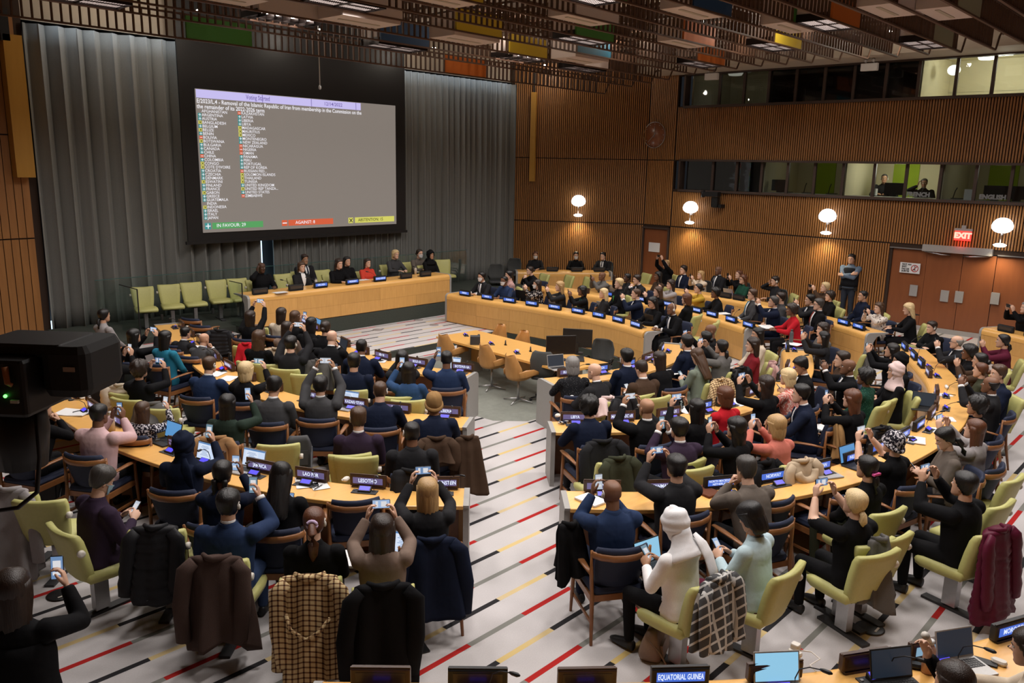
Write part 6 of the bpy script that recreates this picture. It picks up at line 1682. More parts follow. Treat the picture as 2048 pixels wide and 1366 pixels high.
# ------------------------------------------------------------------ coats over chair backs
M_CHECK = cmat('check'); M_PLAID = cmat('plaid')
CL.update(brown_fur=(.075, .048, .040), grey_fur=(.12, .115, .11), cream_fur=(.46, .36, .25))
def coat_mat(nm):
    if nm.endswith('_fur'): return cloth(nm, CL[nm], 'fur')
    if nm.endswith('_puffer'): return cloth(nm, CL[nm[:-7]], 'puffer')
    return cmat(nm)
COATN = {}
def coat(X, Y, rz, nm, L, words, wd=.27, sleeves=True, hood=False, belt=False, top=.93, seed=1, z=0):
    """garment hung over a chair back; local frame like the chairs (sitter faces +Y)"""
    rnd = random.Random(seed); pf = nm.endswith('_puffer')
    m = coat_mat(nm)
    o = thing('coat', words, 'coat', (X, Y, z), rz, 'coats hung over chair backs')
    b = MB(); rings = []; n = 36; bt = max(.10, top-L); k = 0
    p = [rnd.uniform(0, 6.28) for _ in range(4)]
    zs = [top+.012, top]+list(np.linspace(top-.025, bt, 22))
    for i, zz in enumerate(zs):
        t = (top-zz)/(top-bt) if zz < top else 0
        w_ = wd*(.78+.10*sm(t*6)+.20*t); dp = .050+.022*sm(t*4)+.050*t*t
        if i == 0: w_ *= .8; dp *= .5
        q = (.018*abs(math.sin(zz*46)) if pf else 0)
        row = []
        for j in range(n):
            a = 2*PI*j/n; fold = (.006+.050*t)*(.8*math.sin(4*a+p[0]+t*1.4)+.6*math.sin(7*a+p[1]-t*1.8)+.35*math.sin(11*a+p[2]))*(.45 if pf else 1)
            r1, r2 = w_+q+fold*.9, dp+q+fold
            row.append((math.cos(a)*r1+.02*t*math.sin(p[2]), -.325-.05*t+math.sin(a)*r2, zz+.045*math.sin(2*a+p[3])*t*t+.03*math.sin(a+p[1])*t*t))
        rings.append(row)
    b.loft(rings, 0, True); b.obj('coat_body', [m], o)
    if sleeves:
        for sx in (-1, 1):
            b = MB(); ln = min(.58, L*.82)
            jx = rnd.uniform(-.03, .04); pts = [(sx*wd*.62, -.365, top-.02), (sx*wd*.88, -.385, top-.09), (sx*(wd*.98+jx), -.415-.03*rnd.random(), top-.12-ln*.45), (sx*(wd*.90+jx*1.6), -.43, top-.10-ln)]
            if pf: pts = [tuple(np.array(pts[0])*(1-s)+np.array(pts[-1])*s) if False else pts[0] for s in (0,)]+[pts[1]]+[tuple(np.array(pts[1])*(1-s)+np.array(pts[3])*s) for s in np.linspace(.12, 1, 9)]
            rad = [(.050, .030)]+[(.066+.008*(k % 2)*(1 if pf else 0), .040+.008*(k % 2)*(1 if pf else 0)) for k in range(len(pts)-2)]+[(.060, .034)]
            b.tube(pts, rad, 0, 12, up=(0, 1, 0)); b.obj('sleeve', [m], o)
    b = MB(); b.tube([(-wd*.42, -.30, top+.005), (-wd*.2, -.375, top+.02), (0, -.39, top+.015), (wd*.2, -.375, top+.02), (wd*.42, -.30, top+.005)], [(.020, .026)]*5, 0, 8); b.obj('collar', [m], o)
    if hood:
        b = MB(); b.tube([(.13*math.cos(a), -.40+.05*math.sin(a), top-.09+.10*math.sin(a)) for a in np.linspace(PI, 2*PI, 12)], .05, 0, 10); b.obj('hood', [cloth('cream_fur', CL['cream_fur'], 'fur')], o)
    if belt:
        b = MB(); b.tube([(-.16, -.46, .70), (-.13, -.475, .58), (-.02, -.485, .50), (.08, -.485, .56), (.16, -.465, .66)], .014, 0, 8); b.obj('belt', [m], o)
    return o
def at_person(x):
    p = next(q for q in PPL if ((q['x'], q['y']) == x if isinstance(x, tuple) else q['x'] == x))
    return p['loc'][0], p['loc'][1], p['rz']
COATS = [
 (457, None, 'brown_fur', .74, 'brown fur coat with banded sleeves over the chair in front of the grey check coat', .26, 1, 0, 0),
 (628, None, 'check', .78, 'beige and brown checked wool coat with belt over a green chair', .26, 1, 0, 1),
 (764, None, 'black', .80, 'long black coat over the chair of the person in taupe', .27, 1, 0, 0),
 (1177, None, 'charcoal', .74, 'wide charcoal coat over the chair before the LIBYA plate', .28, 1, 0, 0),
 ((1352, 1049), None, 'plaid', .50, 'black and white plaid scarf coat over the chair of the white headscarf', .24, 1, 0, 0),
 (1928, None, 'burgundy_puffer', .80, 'burgundy quilted coat hanging from a green chair', .25, 1, 0, 0),
 (1710, None, None, 0, '', 0, 0, 0, 0),
 (855, None, 'navy', .66, 'long navy coat over the chair at the LIECHTENSTEIN plate', .27, 1, 0, 0),
 (868, None, 'brown', .30, 'brown coat hung at the chair of the knit hat', .24, 1, 0, 0),
 (1189, None, 'charcoal', .40, 'grey jacket over the chair of the bald person near CANADA', .27, 1, 0, 0),
 (1552, None, 'cream_fur', .40, 'tan padded coat with fur hood behind the coral top', .26, 1, 1, 0),
 (1602, None, 'camel', .42, 'camel coat over the chair of the navy jacket near POLAND', .26, 1, 0, 0),
 (1703, None, 'black_puffer', .42, 'black padded jacket over the chair of the wavy auburn hair', .27, 1, 0, 0),
 (1505, None, 'dusty_pink', .42, 'dusty pink wool coat over a green chair near the dark red top', .24, 1, 0, 0),
 (1443, None, 'black_puffer', .38, 'shiny black jacket over the chair of the grey sweater', .25, 1, 0, 0),
 (1395, None, 'check', .34, 'brown check wool coat over the chair of the sage jacket', .25, 1, 0, 0),
 (455, None, 'tan', .36, 'rust brown padded jacket over the chair of the dark green top', .26, 1, 0, 0),
 (664, None, 'grey', .40, 'light grey coat over the chair of the bald person in black', .25, 1, 0, 0),
 (651, None, 'charcoal', .45, 'charcoal coat over the chair of the brown bun', .25, 1, 0, 0),
 (574, None, 'cream_fur', .34, 'fluffy beige coat over a far left chair', .25, 1, 0, 0),
 (1472, None, 'black', .42, 'black coat over the chair behind the NORWAY plate', .26, 1, 0, 0),
 (824, None, 'charcoal', .40, 'dark jacket over the chair behind the LIECHTENSTEIN plate', .25, 0, 0, 0),
 (310, 1062, 'charcoal_puffer', .58, 'dark padded jacket with hood on a half hidden green chair', .22, 1, 0, 0),
 (1140, 1055, 'black', .45, 'black jacket bundled beside the chair at the MALI plate', .14, 0, 0, 0),
 (1236, 922, 'olive', .50, 'dark olive coat over an empty green chair behind MADAGASCAR', .24, 1, 0, 0),
 (1758, 1085, 'grey_fur', .55, 'dark coat with fur trim hung beside the blonde ponytail', .16, 0, 0, 0),
 (440, 665, 'charcoal_puffer', .42, 'dark padded coat heaped on a chair by the upper left steps', .27, 1, 0, 0),
 (492, 692, 'red', .30, 'bright red scarf coat on a chair back', .17, 0, 0, 0),
 (240, 775, 'cream_puffer', .36, 'cream padded coat over a green chair at the left', .22, 1, 0, 0),
 (303, 812, 'grey', .22, 'grey ruffled scarf over a green chair at the left', .24, 0, 0, 0),
 (200, 735, 'grey', .36, 'grey wool scarf over a chair near the video camera', .22, 0, 0, 0),
 (18, 985, 'light_grey', .85, 'long pale grey coat at the left edge', .24, 1, 0, 0),
 (1215, 800, 'light_pink', .24, 'pale pink knitted scarf over a chair behind LIBYA', .18, 0, 0, 0),
 (935, 880, 'brown', .62, 'long brown coat hanging into the aisle by the LIBERIA desk', .17, 0, 0, 0),
 (1735, 705, 'grey', .30, 'grey scarf and black bag heaped on a chair near the dark headscarf', .2, 0, 0, 0),
 (510, 655, 'taupe', .30, 'beige jacket over a far left chair near the raised phone', .22, 0, 0, 0),
]
for i, (x, y, nm, L, wds, wd, sl, hd, bl) in enumerate(COATS):
    if nm is None: continue
    if y is None: X, Y, rz = at_person(x)
    else:
        X, Y = un(x, y, .90); rz = face(X, Y, 12.2, 17.5)
        X += -math.sin(rz)*.33; Y += math.cos(rz)*.33
        if x in (310, 1236, 440, 492, 303, 200, 18, 1215, 1758, 1735, 510): chair('g' if x not in (440, 1140) else 'w', X, Y, rz, '%s under the %s' % (CH_D['g' if x not in (440, 1140) else 'w'], wds.split(' over ')[0].split(' at ')[0].split(' on ')[0].split(' hung ')[0]))
    coat(X, Y, rz, nm, L, wds, wd, bool(sl), bool(hd), bool(bl), seed=i+3)

# ------------------------------------------------------------------ laptops, papers and small things on the desks
_b = MB(); _b.rbox((0, 0, .008), (.31, .22, .016), .012); LB = {k: _b.mesh('laptop_base', [m]) for k, m in (('s', pmat('laptop_silver', (.45, .44, .43), .35, .5)), ('d', M_BLACK))}
_b = MB()
for r_ in range(5):
    for c_ in range(13): _b.box((-.126+c_*.021, .075-r_*.020, .0168), (.016, .015, .003))
KEYS = _b.mesh('keyboard', [M_BLACK])
_b = MB(); _b.rbox((0, .03, .105), (.31, .010, .205), .006, 0); LL = {k: _b.mesh('laptop_lid', [m]) for k, m in (('s', MATS['laptop_silver']), ('d', M_BLACK))}
_b = MB(); _b.box((0, .0242, .108), (.29, .002, .18)); LS = {k: _b.mesh('laptop_screen', [emat('laptop_'+k, c, s)]) for k, c, s in (('b', (.12, .36, .72), .8), ('w', (.62, .74, .95), .95), ('k', (.02, .04, .07), .4), ('c', (.30, .62, .85), .9))}
_b = MB(); _b.box((0, .0226, .19), (.29, .001, .014)); _b.box((-.03, .0226, .11), (.17, .001, .13), 1)
for k in range(8): _b.box((-.03, .0222, .06+k*.014), (.13-.03*(k % 3), .001, .004), 0)
LI = _b.mesh('screen_page', [emat('page_blue', (.10, .28, .62), .7), emat('page_white', (.72, .80, .95), .95)])
def laptop(px, py, zb, rz, sc, body_, words, open_=True, tilt=.25, lap=False):
    if rz is None or isinstance(rz, str):
        X, Y = un(px, py, zb+.11); r = min(ROWS.values(), key=lambda q: np.min(np.linalg.norm(q.P-np.array((X, Y)), axis=1))); i = r.near((X, Y)); n = r.N[i]; rz = math.atan2(-n[1], -n[0])-PI/2
    else: X, Y = un(px, py, zb+.11)
    t = thing('laptop', words, 'laptop', (X, Y, zb), rz, 'laptops')
    M0 = Matrix.Translation((0, -.12, 0))
    inst('laptop_base', LB[body_], t, M=M0); inst('keyboard', KEYS, t, M=M0)
    if open_:
        M1 = Matrix.Translation((0, -.01, .012)) @ Matrix.Rotation(-tilt, 4, 'X') @ Matrix.Translation((0, -.03, 0))
        inst('laptop_lid', LL[body_], t, M=M1); inst('laptop_screen', LS[sc], t, M=M1)
        if sc == 'w': inst('screen_page', LI, t, M=M1)
    return t
D_ = .742
for a in [(345, 862, D_, None, 'b', 'd', 'black laptop with blue screen beside the floral dress'), (412, 905, D_, None, 'w', 'd', 'laptop with document before the navy headscarf'), (506, 918, D_, None, 'w', 's', 'silver laptop with white document, left outer row'),
          (697, 797, D_, None, 'w', 's', 'silver laptop with document beside the KAZAKHSTAN plate'), (903, 727, D_, None, 'w', 's', 'laptop with white screen near the BOTSWANA plate'), (634, 648, D_, None, 'b', 'd', 'laptop with blue screen at the far left inner row'), (685, 690, D_, None, 'k', 'd', 'dark laptop before the bald person in black'),
          (1112, 722, D_, None, 'k', 's', 'silver laptop with dark screen beside the BULGARIA plate'), (1697, 908, D_, None, 'b', 'd', 'black laptop with blue screen by the PHILIPPINES plate'), (1848, 800, D_, -PI/2+.3, 'k', 'd', 'dark laptop on the far right curve of the outer row'),
          (1042, 588, D_, None, 'k', 'd', 'black laptop before the leopard top'), (1108, 600, D_, None, 'k', 's', 'silver laptop seen from behind, near the FINLAND plate'), (1205, 612, D_, None, 'k', 's', 'silver laptop seen from behind, near the CZECHIA plate'), (1228, 578, D_, None, 'k', 's', 'grey laptop on the far middle row'), (1300, 638, D_, None, 'k', 'd', 'dark tablet on the CROATIA stretch of the desk'), (1457, 585, D_, None, 'k', 's', 'brown-backed laptop on the far outer row'),
          (1555, 1338, D_, -.72, 'c', 's', 'silver tablet with bright icons beside EQUATORIAL GUINEA plate'), (1785, 1330, D_, -.62, 'k', 'd', 'open black laptop on the nearest desk'), (1912, 1290, D_, -.55, 'k', 's', 'open silver laptop being typed on, bottom right')]:
    laptop(*a)
laptop(815, 1088, .62, -.95, 'w', 's', 'silver laptop on the lap beside the taupe jacket')
laptop(1297, 1103, .60, -.2, 'c', 'd', 'laptop with pale blue screen on the lap of the white headscarf')
laptop(520, 860, .50, -1.0, 'b', 'd', 'laptop with blue screen on a lap behind the rust brown jacket')
laptop(1150, 795, .55, -.5, 'c', 'd', 'tablet with sky blue screen on a lap near LIBYA')
laptop(1816, 620, .62, face(17, 6, 12, 10), 'k', 'd', 'dark laptop on the lap of the wavy blonde person')
laptop(1640, 925, D_, -.5, 'k', 's', 'closed silver laptop between PAKISTAN and PHILIPPINES plates', False)
def sheet(px, py, zb, rz, words, wdt=.21, ht=.297, kind='p', nm='paper_sheet'):
    X, Y = un(px, py, zb); b = MB()
    if kind == 'p': b.box((0, 0, .002), (wdt, ht, .004)); b.box((.012, -.01, .005), (wdt, ht, .002))
    elif kind == 'book': b.rbox((0, 0, .011), (wdt, ht, .022), .006)
    elif kind == 'open':
        for s in (-1, 1): b.box((s*wdt/2, 0, .008), (wdt, ht, .012), 0, 0, Matrix.Rotation(s*-.06, 4, 'Y'))
    o = b.obj(nm, [M_WHITE if kind != 'dk' else M_DARK], None, (X, Y, zb), rz)
    return tag(o, words, 'paper', 'papers on the desks')
for a in [(148, 826, D_, -.9, 'open notebook with a pen on the left outer desk', .2, .28, 'open'), (103, 783, D_, -1.0, 'notepad on the left outer desk near the video camera'), (612, 965, D_, -.5, 'white sheet under eyeglasses before the LAO PDR plate'), (638, 972, D_, -.35, 'white sheet with a pen before the LAO PDR plate', .16, .2), (432, 748, D_, -1.0, 'white sheet near the ISRAEL plate'), (456, 757, D_, -1.0, 'second white sheet near the ISRAEL plate'),
          (388, 695, D_, -1.1, 'white sheet before the charcoal jackets, left middle row'), (760, 721, D_, -.9, 'white notes on the left inner desk near BENIN'), (1182, 1002, D_, -.1, 'white notebook at the aisle end of the MALI desk', .2, .28, 'book'), (1624, 941, D_, -.35, 'white booklet before the PAKISTAN plate', .2, .28, 'book'), (1372, 820, D_, -.3, 'white papers on the right middle desk near MEXICO', .25, .3), (1475, 805, D_, -.1, 'white papers on the right middle desk near MONTENEGRO', .3, .3),
          (1345, 744, D_, -.2, 'white papers on the right inner desk near CHINA', .25, .3), (1378, 706, D_, -.2, 'white papers at the end of the right inner desk', .25, .25), (1585, 688, D_, 0, 'white papers at the OMAN end of the right middle desk', .25, .3), (1355, 596, D_, 1.2, 'white papers near the REP OF KOREA plate', .2, .3), (1445, 627, D_, 1.0, 'white papers near the RUSSIAN FED plate', .25, .3), (1536, 655, D_, .9, 'thick open binder at the end of the far middle row', .2, .28, 'open'),
          (1885, 790, D_, .7, 'white sheet under a rolled paper, outer right curve', .15, .25), (1885, 862, D_, .5, 'white sheet on the outer right curve near ROMANIA', .21, .3), (1888, 838, D_, .5, 'second white sheet on the outer right curve', .21, .25), (1833, 882, D_, .3, 'cream open notebook near the POLAND plate', .14, .2, 'open'), (1310, 645, D_, 1.3, 'white papers before the bald person with headphones', .2, .28), (960, 586, D_, 1.4, 'white papers before the GREECE plate', .2, .28), (560, 585, 1.09, 0, 'white sheet at the left end of the podium', .3, .21), (725, 560, 1.09, 0, 'white sheet before the red jacket on the podium', .3, .21), (900, 826, D_, -.8, 'printed magazine beside the LIBERIA plate', .21, .28, 'book'),
          (350, 838, .50, -.9, 'white notebook on an empty green seat', .2, .28, 'book'), (692, 1120, .62, -.8, 'white folder on the lap of the auburn ponytail', .22, .3, 'book'), (1645, 858, .6, -.4, 'white folder on a lap near the camel coat', .2, .28, 'book'), (875, 910, .6, -.6, 'small white notebook on a lap by the brown coat', .12, .16, 'book')]:
    sheet(*a)
# spectacles and pens
X, Y = un(612, 966, D_+.01); b = MB()
for sx in (-1, 1): b.tube([(sx*.035+.024*math.cos(a), .02*math.sin(a), .004) for a in np.linspace(0, 2*PI, 15)], .0035, 0, 5); b.tube([(sx*.058, 0, .004), (sx*.05, .08, .008), (sx*.03, .12, .01)], .003, 0, 5)
tag(b.obj('eyeglasses', [M_BLACK], None, (X, Y, D_+.006), -.6), 'folded black eyeglasses lying on the sheet by LAO PDR', 'glasses')
for px, py, rz, wds in ((637, 974, -1.2, 'pen on the white sheet by the LAO PDR plate'), (156, 822, -1.4, 'black pen on the open notebook at left'), (1901, 789, .2, 'black pen by the rolled paper'), (1616, 930, .4, 'black pen beside the white booklet')):
    X, Y = un(px, py, D_+.015); b = MB(); b.tube([(0, -.07, .005), (0, .05, .005), (0, .075, .005)], [.005, .005, .0015], 0, 6); tag(b.obj('pen', [M_BLACK], None, (X, Y, D_+.012), rz), wds, 'pen')
# white earpieces lying on the desks
_b = MB(); _b.rbox((0, 0, .016), (.06, .10, .032), .028); _b.tube([(.01, .05, .015), (.03, .03, .012), (.03, -.02, .012)], .010, 0, 6); EPD = _b.mesh('earpiece', [M_WPL])
for px, py, wds in ((692, 961, 'between LAO PDR and LESOTHO'), (772, 966, 'by the LESOTHO plate'), (908, 829, 'by the LIBERIA plate'), (1115, 833, 'at the aisle end by LIBYA'), (1543, 943, 'by the NORWAY plate'), (1574, 942, 'before the PAKISTAN plate'), (1998, 1328, 'bottom right near MOROCCO'), (1208, 738, 'near the CANADA plate'), (455, 668, 'far left middle row'), (397, 671, 'by the grey consoles, upper left'), (375, 655, 'upper left middle row'), (165, 797, 'left outer row'), (1035, 702, 'on the centre table'), (1590, 1310, 'beside the black charger')):
    z = D_ if px != 1035 else PIT_Z+.745
    X, Y = un(px, py, z); tag(inst('earpiece', EPD, None, (X, Y, z), px % 6), 'white plastic earpiece lying on the desk, %s' % wds, 'earpiece', 'white earpieces on the desks')
# bottles, cups, boxes
def bottle(px, py, z, h, r, col, words, cap=(.5, .5, .5)):
    X, Y = un(px, py, z+h/2); o = thing('bottle', words, 'bottle', (X, Y, z))
    b = MB(); b.lathe([(.01, 0), (r, .004), (r, h*.72), (r*.62, h*.86), (r*.5, h*.88), (.01, h*.89)], (0, 0, 0), 0, 18); b.obj('bottle_body', [pmat('bottle_'+words[:9], col, .3)], o)
    b = MB(); b.lathe([(.01, h*.88), (r*.6, h*.88), (r*.6, h), (.01, h)], (0, 0, 0), 0, 14); b.obj('bottle_cap', [pmat('cap_'+words[:9], cap, .4)], o); return o
bottle(222, 842, D_, .24, .042, (.55, .45, .36), 'cream carton-like bottle by the pink shirt', (.6, .55, .5))
bottle(461, 720, D_, .24, .036, (.012, .012, .012), 'tall black flask near the INDONESIA plate', (.02, .02, .02))
bottle(1583, 672, D_, .26, .038, (.09, .09, .095), 'dark steel flask at the OMAN end', (.05, .05, .05))
for px, py, w_ in ((632, 565, 'left'), (661, 555, 'second'), (831, 541, 'right')): bottle(px, py, 1.09, .20, .034, (.55, .50, .42), 'pale flask on the podium, %s one' % w_, (.1, .1, .1))
o = bottle(1858, 1312, D_, .24, .038, (.45, .27, .22), 'rose pink drinking bottle with open white lid', (.6, .6, .6))
b = MB(); b.tube([(-.02, 0, .235), (-.06, .02, .29), (-.085, .02, .30)], [.012, .022, .028], 0, 10); b.obj('flip_lid', [M_WPL], o)
X, Y = un(1590, 1305, D_); t = thing('charger', 'white plug charger with cable on the nearest desk', 'charger', (X, Y, D_)); b = MB(); b.rbox((0, 0, .035), (.055, .06, .07), .012); b.obj('charger_body', [M_WPL], t); b = MB(); b.tube([(.02, -.03, .02), (.08, -.08, .006), (.04, -.16, .006), (-.08, -.14, .006), (-.12, -.2, .006)], .004, 0, 6); b.obj('cable', [M_WPL], t)
X, Y = un(1828, 1335, D_); b = MB(); b.rbox((0, 0, .02), (.06, .10, .036), .028); tag(b.obj('computer_mouse', [M_BLACK], None, (X, Y, D_), .4), 'black mouse beside the open black laptop', 'mouse')
X, Y = un(1970, 1325, D_); b = MB(); b.rbox((0, 0, .006), (.075, .15, .01), .01); tag(b.obj('mobile_phone', [M_BLACK], None, (X, Y, D_), .2), 'black phone lying beside the silver laptop, bottom right', 'phone')
X, Y = un(1362, 818, D_); b = MB(); b.lathe([(.01, 0), (.032, .002), (.036, .11), (.033, .11), (.029, .01), (.005, .008)], (0, 0, 0), 0, 18); tag(b.obj('water_glass', [glass('glass_clear', (.9, .95, .97), 1.0)], None, (X, Y, D_)), 'clear water glass on the right middle desk', 'glass')
X, Y = un(1340, 824, D_); b = MB(); b.lathe([(.01, 0), (.035, .002), (.045, .13), (.047, .135), (.01, .14)], (0, 0, 0), 0, 16); tag(b.obj('paper_cup', [M_BLACK], None, (X, Y, D_)), 'black lidded coffee cup near the MEXICO plate', 'cup')
X, Y = un(1893, 777, D_); b = MB(); b.tube([(-.06, 0, .025), (.06, 0, .025)], .025, 0, 12); tag(b.obj('paper_roll', [M_WHITE], None, (X, Y, D_), .4), 'white paper roll on the outer right curve', 'paper')
X, Y = un(1125, 848, D_); b = MB()
for k in range(9): b.tube([(.06*math.sin(k*1.7), .04*math.cos(k*2.3), .006+.004*k), (.05*math.cos(k*1.3)+.04, .05*math.sin(k*2), .01+.003*k)], .010, k % 2, 6)
tag(b.obj('key_bunch', [M_NAVY, M_STEEL], None, (X, Y, D_), 0), 'bunch of keys and lanyard at the LIBYA desk end', 'keys')
X, Y = un(447, 738, D_); b = MB(); b.rbox((0, 0, .01), (.16, .22, .02), .01); tag(b.obj('red_folder', [cloth('folder_red', (.55, .04, .02))], None, (X, Y, D_), -1), 'red folder on the left middle desk by the flask', 'folder')
X, Y = un(1465, 775, .62); X, Y = un(1412, 985, D_); b = MB(); b.rbox((0, 0, .012), (.2, .26, .024), .01); tag(b.obj('brown_folder', [cloth('folder_brown', (.11, .04, .022))], None, (X, Y, D_), -.2), 'brown leather folder by the NORTH MACEDONIA plate', 'folder')
# centre table things
TZ = PIT_Z+.742
for k, (px, py, rz) in enumerate(((1122, 692, 2.2), (1155, 678, .1+PI))):
    X, Y = un(px, py, TZ+.28); t = thing('monitor', 'black monitor on the centre table, %s one' % ('left' if k == 0 else 'right'), 'monitor', (X, Y, TZ), -.62 if k == 0 else PI-1.0, 'monitors on the centre table')
    b = MB(); b.rbox((0, 0, .30), (.58, .035, .36), .008); b.obj('monitor_panel', [M_BLACK], t); b = MB(); b.box((0, -.0185, .305), (.55, .002, .32)); b.obj('monitor_screen', [pmat('screen_off', (.01, .01, .012), .15)], t)
    b = MB(); b.box((0, .03, .10), (.06, .03, .22)); b.box((0, .02, .008), (.24, .18, .016)); b.obj('monitor_stand', [M_BLACK], t)
X, Y = un(950, 688, TZ); t = thing('desk_telephone', 'dark desk telephone on the centre table', 'telephone', (X, Y, TZ), 2.4); b = MB(); b.add([(-.10, -.10, 0), (.10, -.10, 0), (.10, .10, 0), (-.10, .10, 0), (-.10, .02, .19), (.10, .02, .19), (.10, .10, .17), (-.10, .10, .17)], [(3, 2, 1, 0), (0, 1, 5, 4), (1, 2, 6, 5), (2, 3, 7, 6), (3, 0, 4, 7), (4, 5, 6, 7)]); b.obj('telephone_body', [M_DARK], t); b = MB(); b.tube([(-.075, -.09, .05), (-.075, -.03, .13), (-.075, .01, .19)], [.028, .018, .028], 0, 8); b.obj('handset', [M_BLACK], t)
for k, (px, py) in enumerate(((932, 671), (983, 688), (1034, 706), (1092, 717))):
    X, Y = un(px, py, TZ); t = thing('voting_console', 'voting console on the centre table, %s from left' % ORD[k], 'console', (X, Y, TZ), .95); inst('console_base', CONS_B, t); inst('console_body', CONS_D, t); inst('console_screen', CONS_S, t)
for k, (px, py) in enumerate(((1011, 690), (1061, 703))):
    X, Y = un(px, py, TZ); b = MB(); b.box((0, 0, .005), (.09, .05, .01)); b.tube([(-.03, 0, .01), (0, 0, .09), (.03, 0, .01)], .012, 0, 8); tag(b.obj('cable_clamp', [M_BLACK], None, (X, Y, TZ), .9), 'small black clamp on the centre table, %s one' % ORD[k], 'clamp')
X, Y = un(1140, 722, TZ); b = MB(); b.rbox((0, 0, .012), (.42, .14, .02), .01); tag(b.obj('keyboard', [M_BLACK], None, (X+.25, Y-.05, TZ), .7), 'black keyboard before the monitors', 'keyboard')
# bags and things on the floor
def bag(px, py, z, d_, rz, mat, words, strap=True):
    X, Y = un(px, py, z+d_[2]/2); o = thing('bag', words, 'bag', (X, Y, z), rz)
    b = MB(); w_, dp, h = d_; rg = []
    for t in np.linspace(0, 1, 8):
        q = math.sin(PI*(.12+.76*t))**.35; rg.append([(math.copysign(abs(math.cos(a))**.6, math.cos(a))*w_/2*q*(1-.12*t), math.copysign(abs(math.sin(a))**.6, math.sin(a))*dp/2*q*(1-.55*t)+.01*math.sin(3*a), h*t) for a in np.linspace(0, 2*PI, 22, endpoint=False)])
    b.loft(rg, 0, True); b.obj('bag_body', [mat], o)
    b = MB(); b.box((0, -dp*.36, h*.40), (w_*.6, .03, h*.42), 0, 0, Matrix.Rotation(-.16, 4, 'X')); b.obj('pocket', [mat], o)
    if strap: b = MB(); b.tube([(-w_*.4, 0, h*.8), (-w_*.45, -.10, h*.5), (-w_*.6, -.2, .015), (-w_*.1, -.3, .012), (w_*.4, -.18, .015), (w_*.42, -.02, h*.7)], [(.014, .005)]*6, 0, 6); b.obj('strap', [mat], o)
    return o
LEA = pmat('bag_taupe', (.20, .13, .09), .45, bump=.2, bscale=120); LEB = pmat('bag_brown', (.055, .030, .024), .4, bump=.2, bscale=120)
bag(1308, 1278, 0, (.42, .26, .26), .35, LEA, 'taupe leather handbag on the floor by the plaid coat')
bag(1118, 805, 0, (.34, .3, .36), .2, LEB, 'dark brown leather backpack on the floor at the BULGARIA desk end')
bag(95, 975, .0, (.4, .22, .5), -.7, M_BLACK, 'black shoulder bag on the chair at the left edge')
bag(598, 905, .48, (.34, .2, .4), -.6, M_DARK, 'black backpack on the green seat behind JAMAICA')
bag(563, 560, .80, (.4, .2, .22), 0, M_BLACK, 'black handbag on a green chair behind the podium')
X, Y = un(846, 1297, 0); b = MB(); b.rbox((0, 0, .006), (.078, .155, .011), .012); tag(b.obj('mobile_phone', [M_BLACK], None, (X, Y, 0.001), -.35), 'black phone lying on the striped carpet', 'phone')
X, Y = un(1258, 1218, 0.02); t = thing('cable_adapter', 'black power adapter and cable on carpet by the MALI chair', 'adapter', (X, Y, 0)); b = MB(); b.rbox((0, 0, .02), (.05, .11, .04), .01); b.obj('adapter_box', [M_BLACK], t); b = MB()
b.tube([(0, .05, .02), (-.01, .2, .35), (-.02, .26, .68)], .006, 0, 6); rr = random.Random(4); b.tube([(0, -.05, .01)]+[(.05+.16*math.sin(k*1.9)*rr.uniform(.4, 1), -.25+.13*math.cos(k*1.7), .01+.004*k) for k in range(12)], .006, 0, 6); b.obj('cable', [M_BLACK], t)
for k, (px, py) in enumerate(((122, 1190), (1740, 1257))):
    X, Y = un(px, py, 0); t = thing('floor_socket', 'round black floor socket, %s side of the carpet' % ('left' if k == 0 else 'right'), 'floor socket', (X, Y, 0)); b = MB(); b.lathe([(.01, .002), (.12, .002), (.125, .006), (.11, .012), (.01, .012)], (0, 0, 0), 0, 28); b.obj('socket_lid', [M_BLACK], t); b = MB(); b.box((.0, -.06, .014), (.09, .018, .004)); b.obj('socket_slot', [M_WPL], t)
for k, (px, py) in enumerate(((692, 647), (755, 660), (705, 686), (727, 691), (837, 640), (926, 645), (868, 650), (640, 700))):
    X, Y = un(px, py, 0); b = MB(); b.lathe([(.01, .001), (.12, .001), (.12, .007), (.01, .007)], (0, 0, 0), 0, 24); tag(b.obj('floor_socket', [pmat('socket_grey', (.28, .25, .24), .7)], None, (X, Y, 0)), 'grey round floor cover before the podium, %s from left' % ORD[k], 'floor socket', 'grey floor covers')

# ------------------------------------------------------------------ glass rail on the podium platform
M_RGL = glass('rail_glass', (.90, .95, .93), .3)
gr = thing('glass_rail', 'glass balustrade behind and beside the empty green chairs', 'railing', (0, 0, .35))
for i in range(9):
    x0 = 6.7+i*1.25; b = MB(); b.box((x0+.6, 18.55, .56), (1.2, .015, .95)); b.obj('glass_pane', [M_RGL], gr)
    b = MB(); b.box((x0+.6, 18.55, 1.04), (1.21, .018, .014)); b.obj('pane_edge', [pmat('glass_edge', (.05, .12, .11), .3)], gr)
    b = MB(); b.box((x0+.15, 18.55, .06), (.05, .05, .14)); b.obj('pane_clamp', [M_STEEL], gr)
for (x, y0, y1, k) in ((6.95, 17.0, 17.9, 0), (9.0, 16.45, 17.0, 1)):
    b = MB(); b.box((x, (y0+y1)/2, .50), (.015, y1-y0, 1.0)); b.obj('end_pane', [M_RGL], gr); b = MB(); b.box((x, y0, .50), (.02, .02, 1.0)); b.box((x, (y0+y1)/2, 1.0), (.02, y1-y0, .014)); b.obj('pane_edge', [M_BLACK], gr)

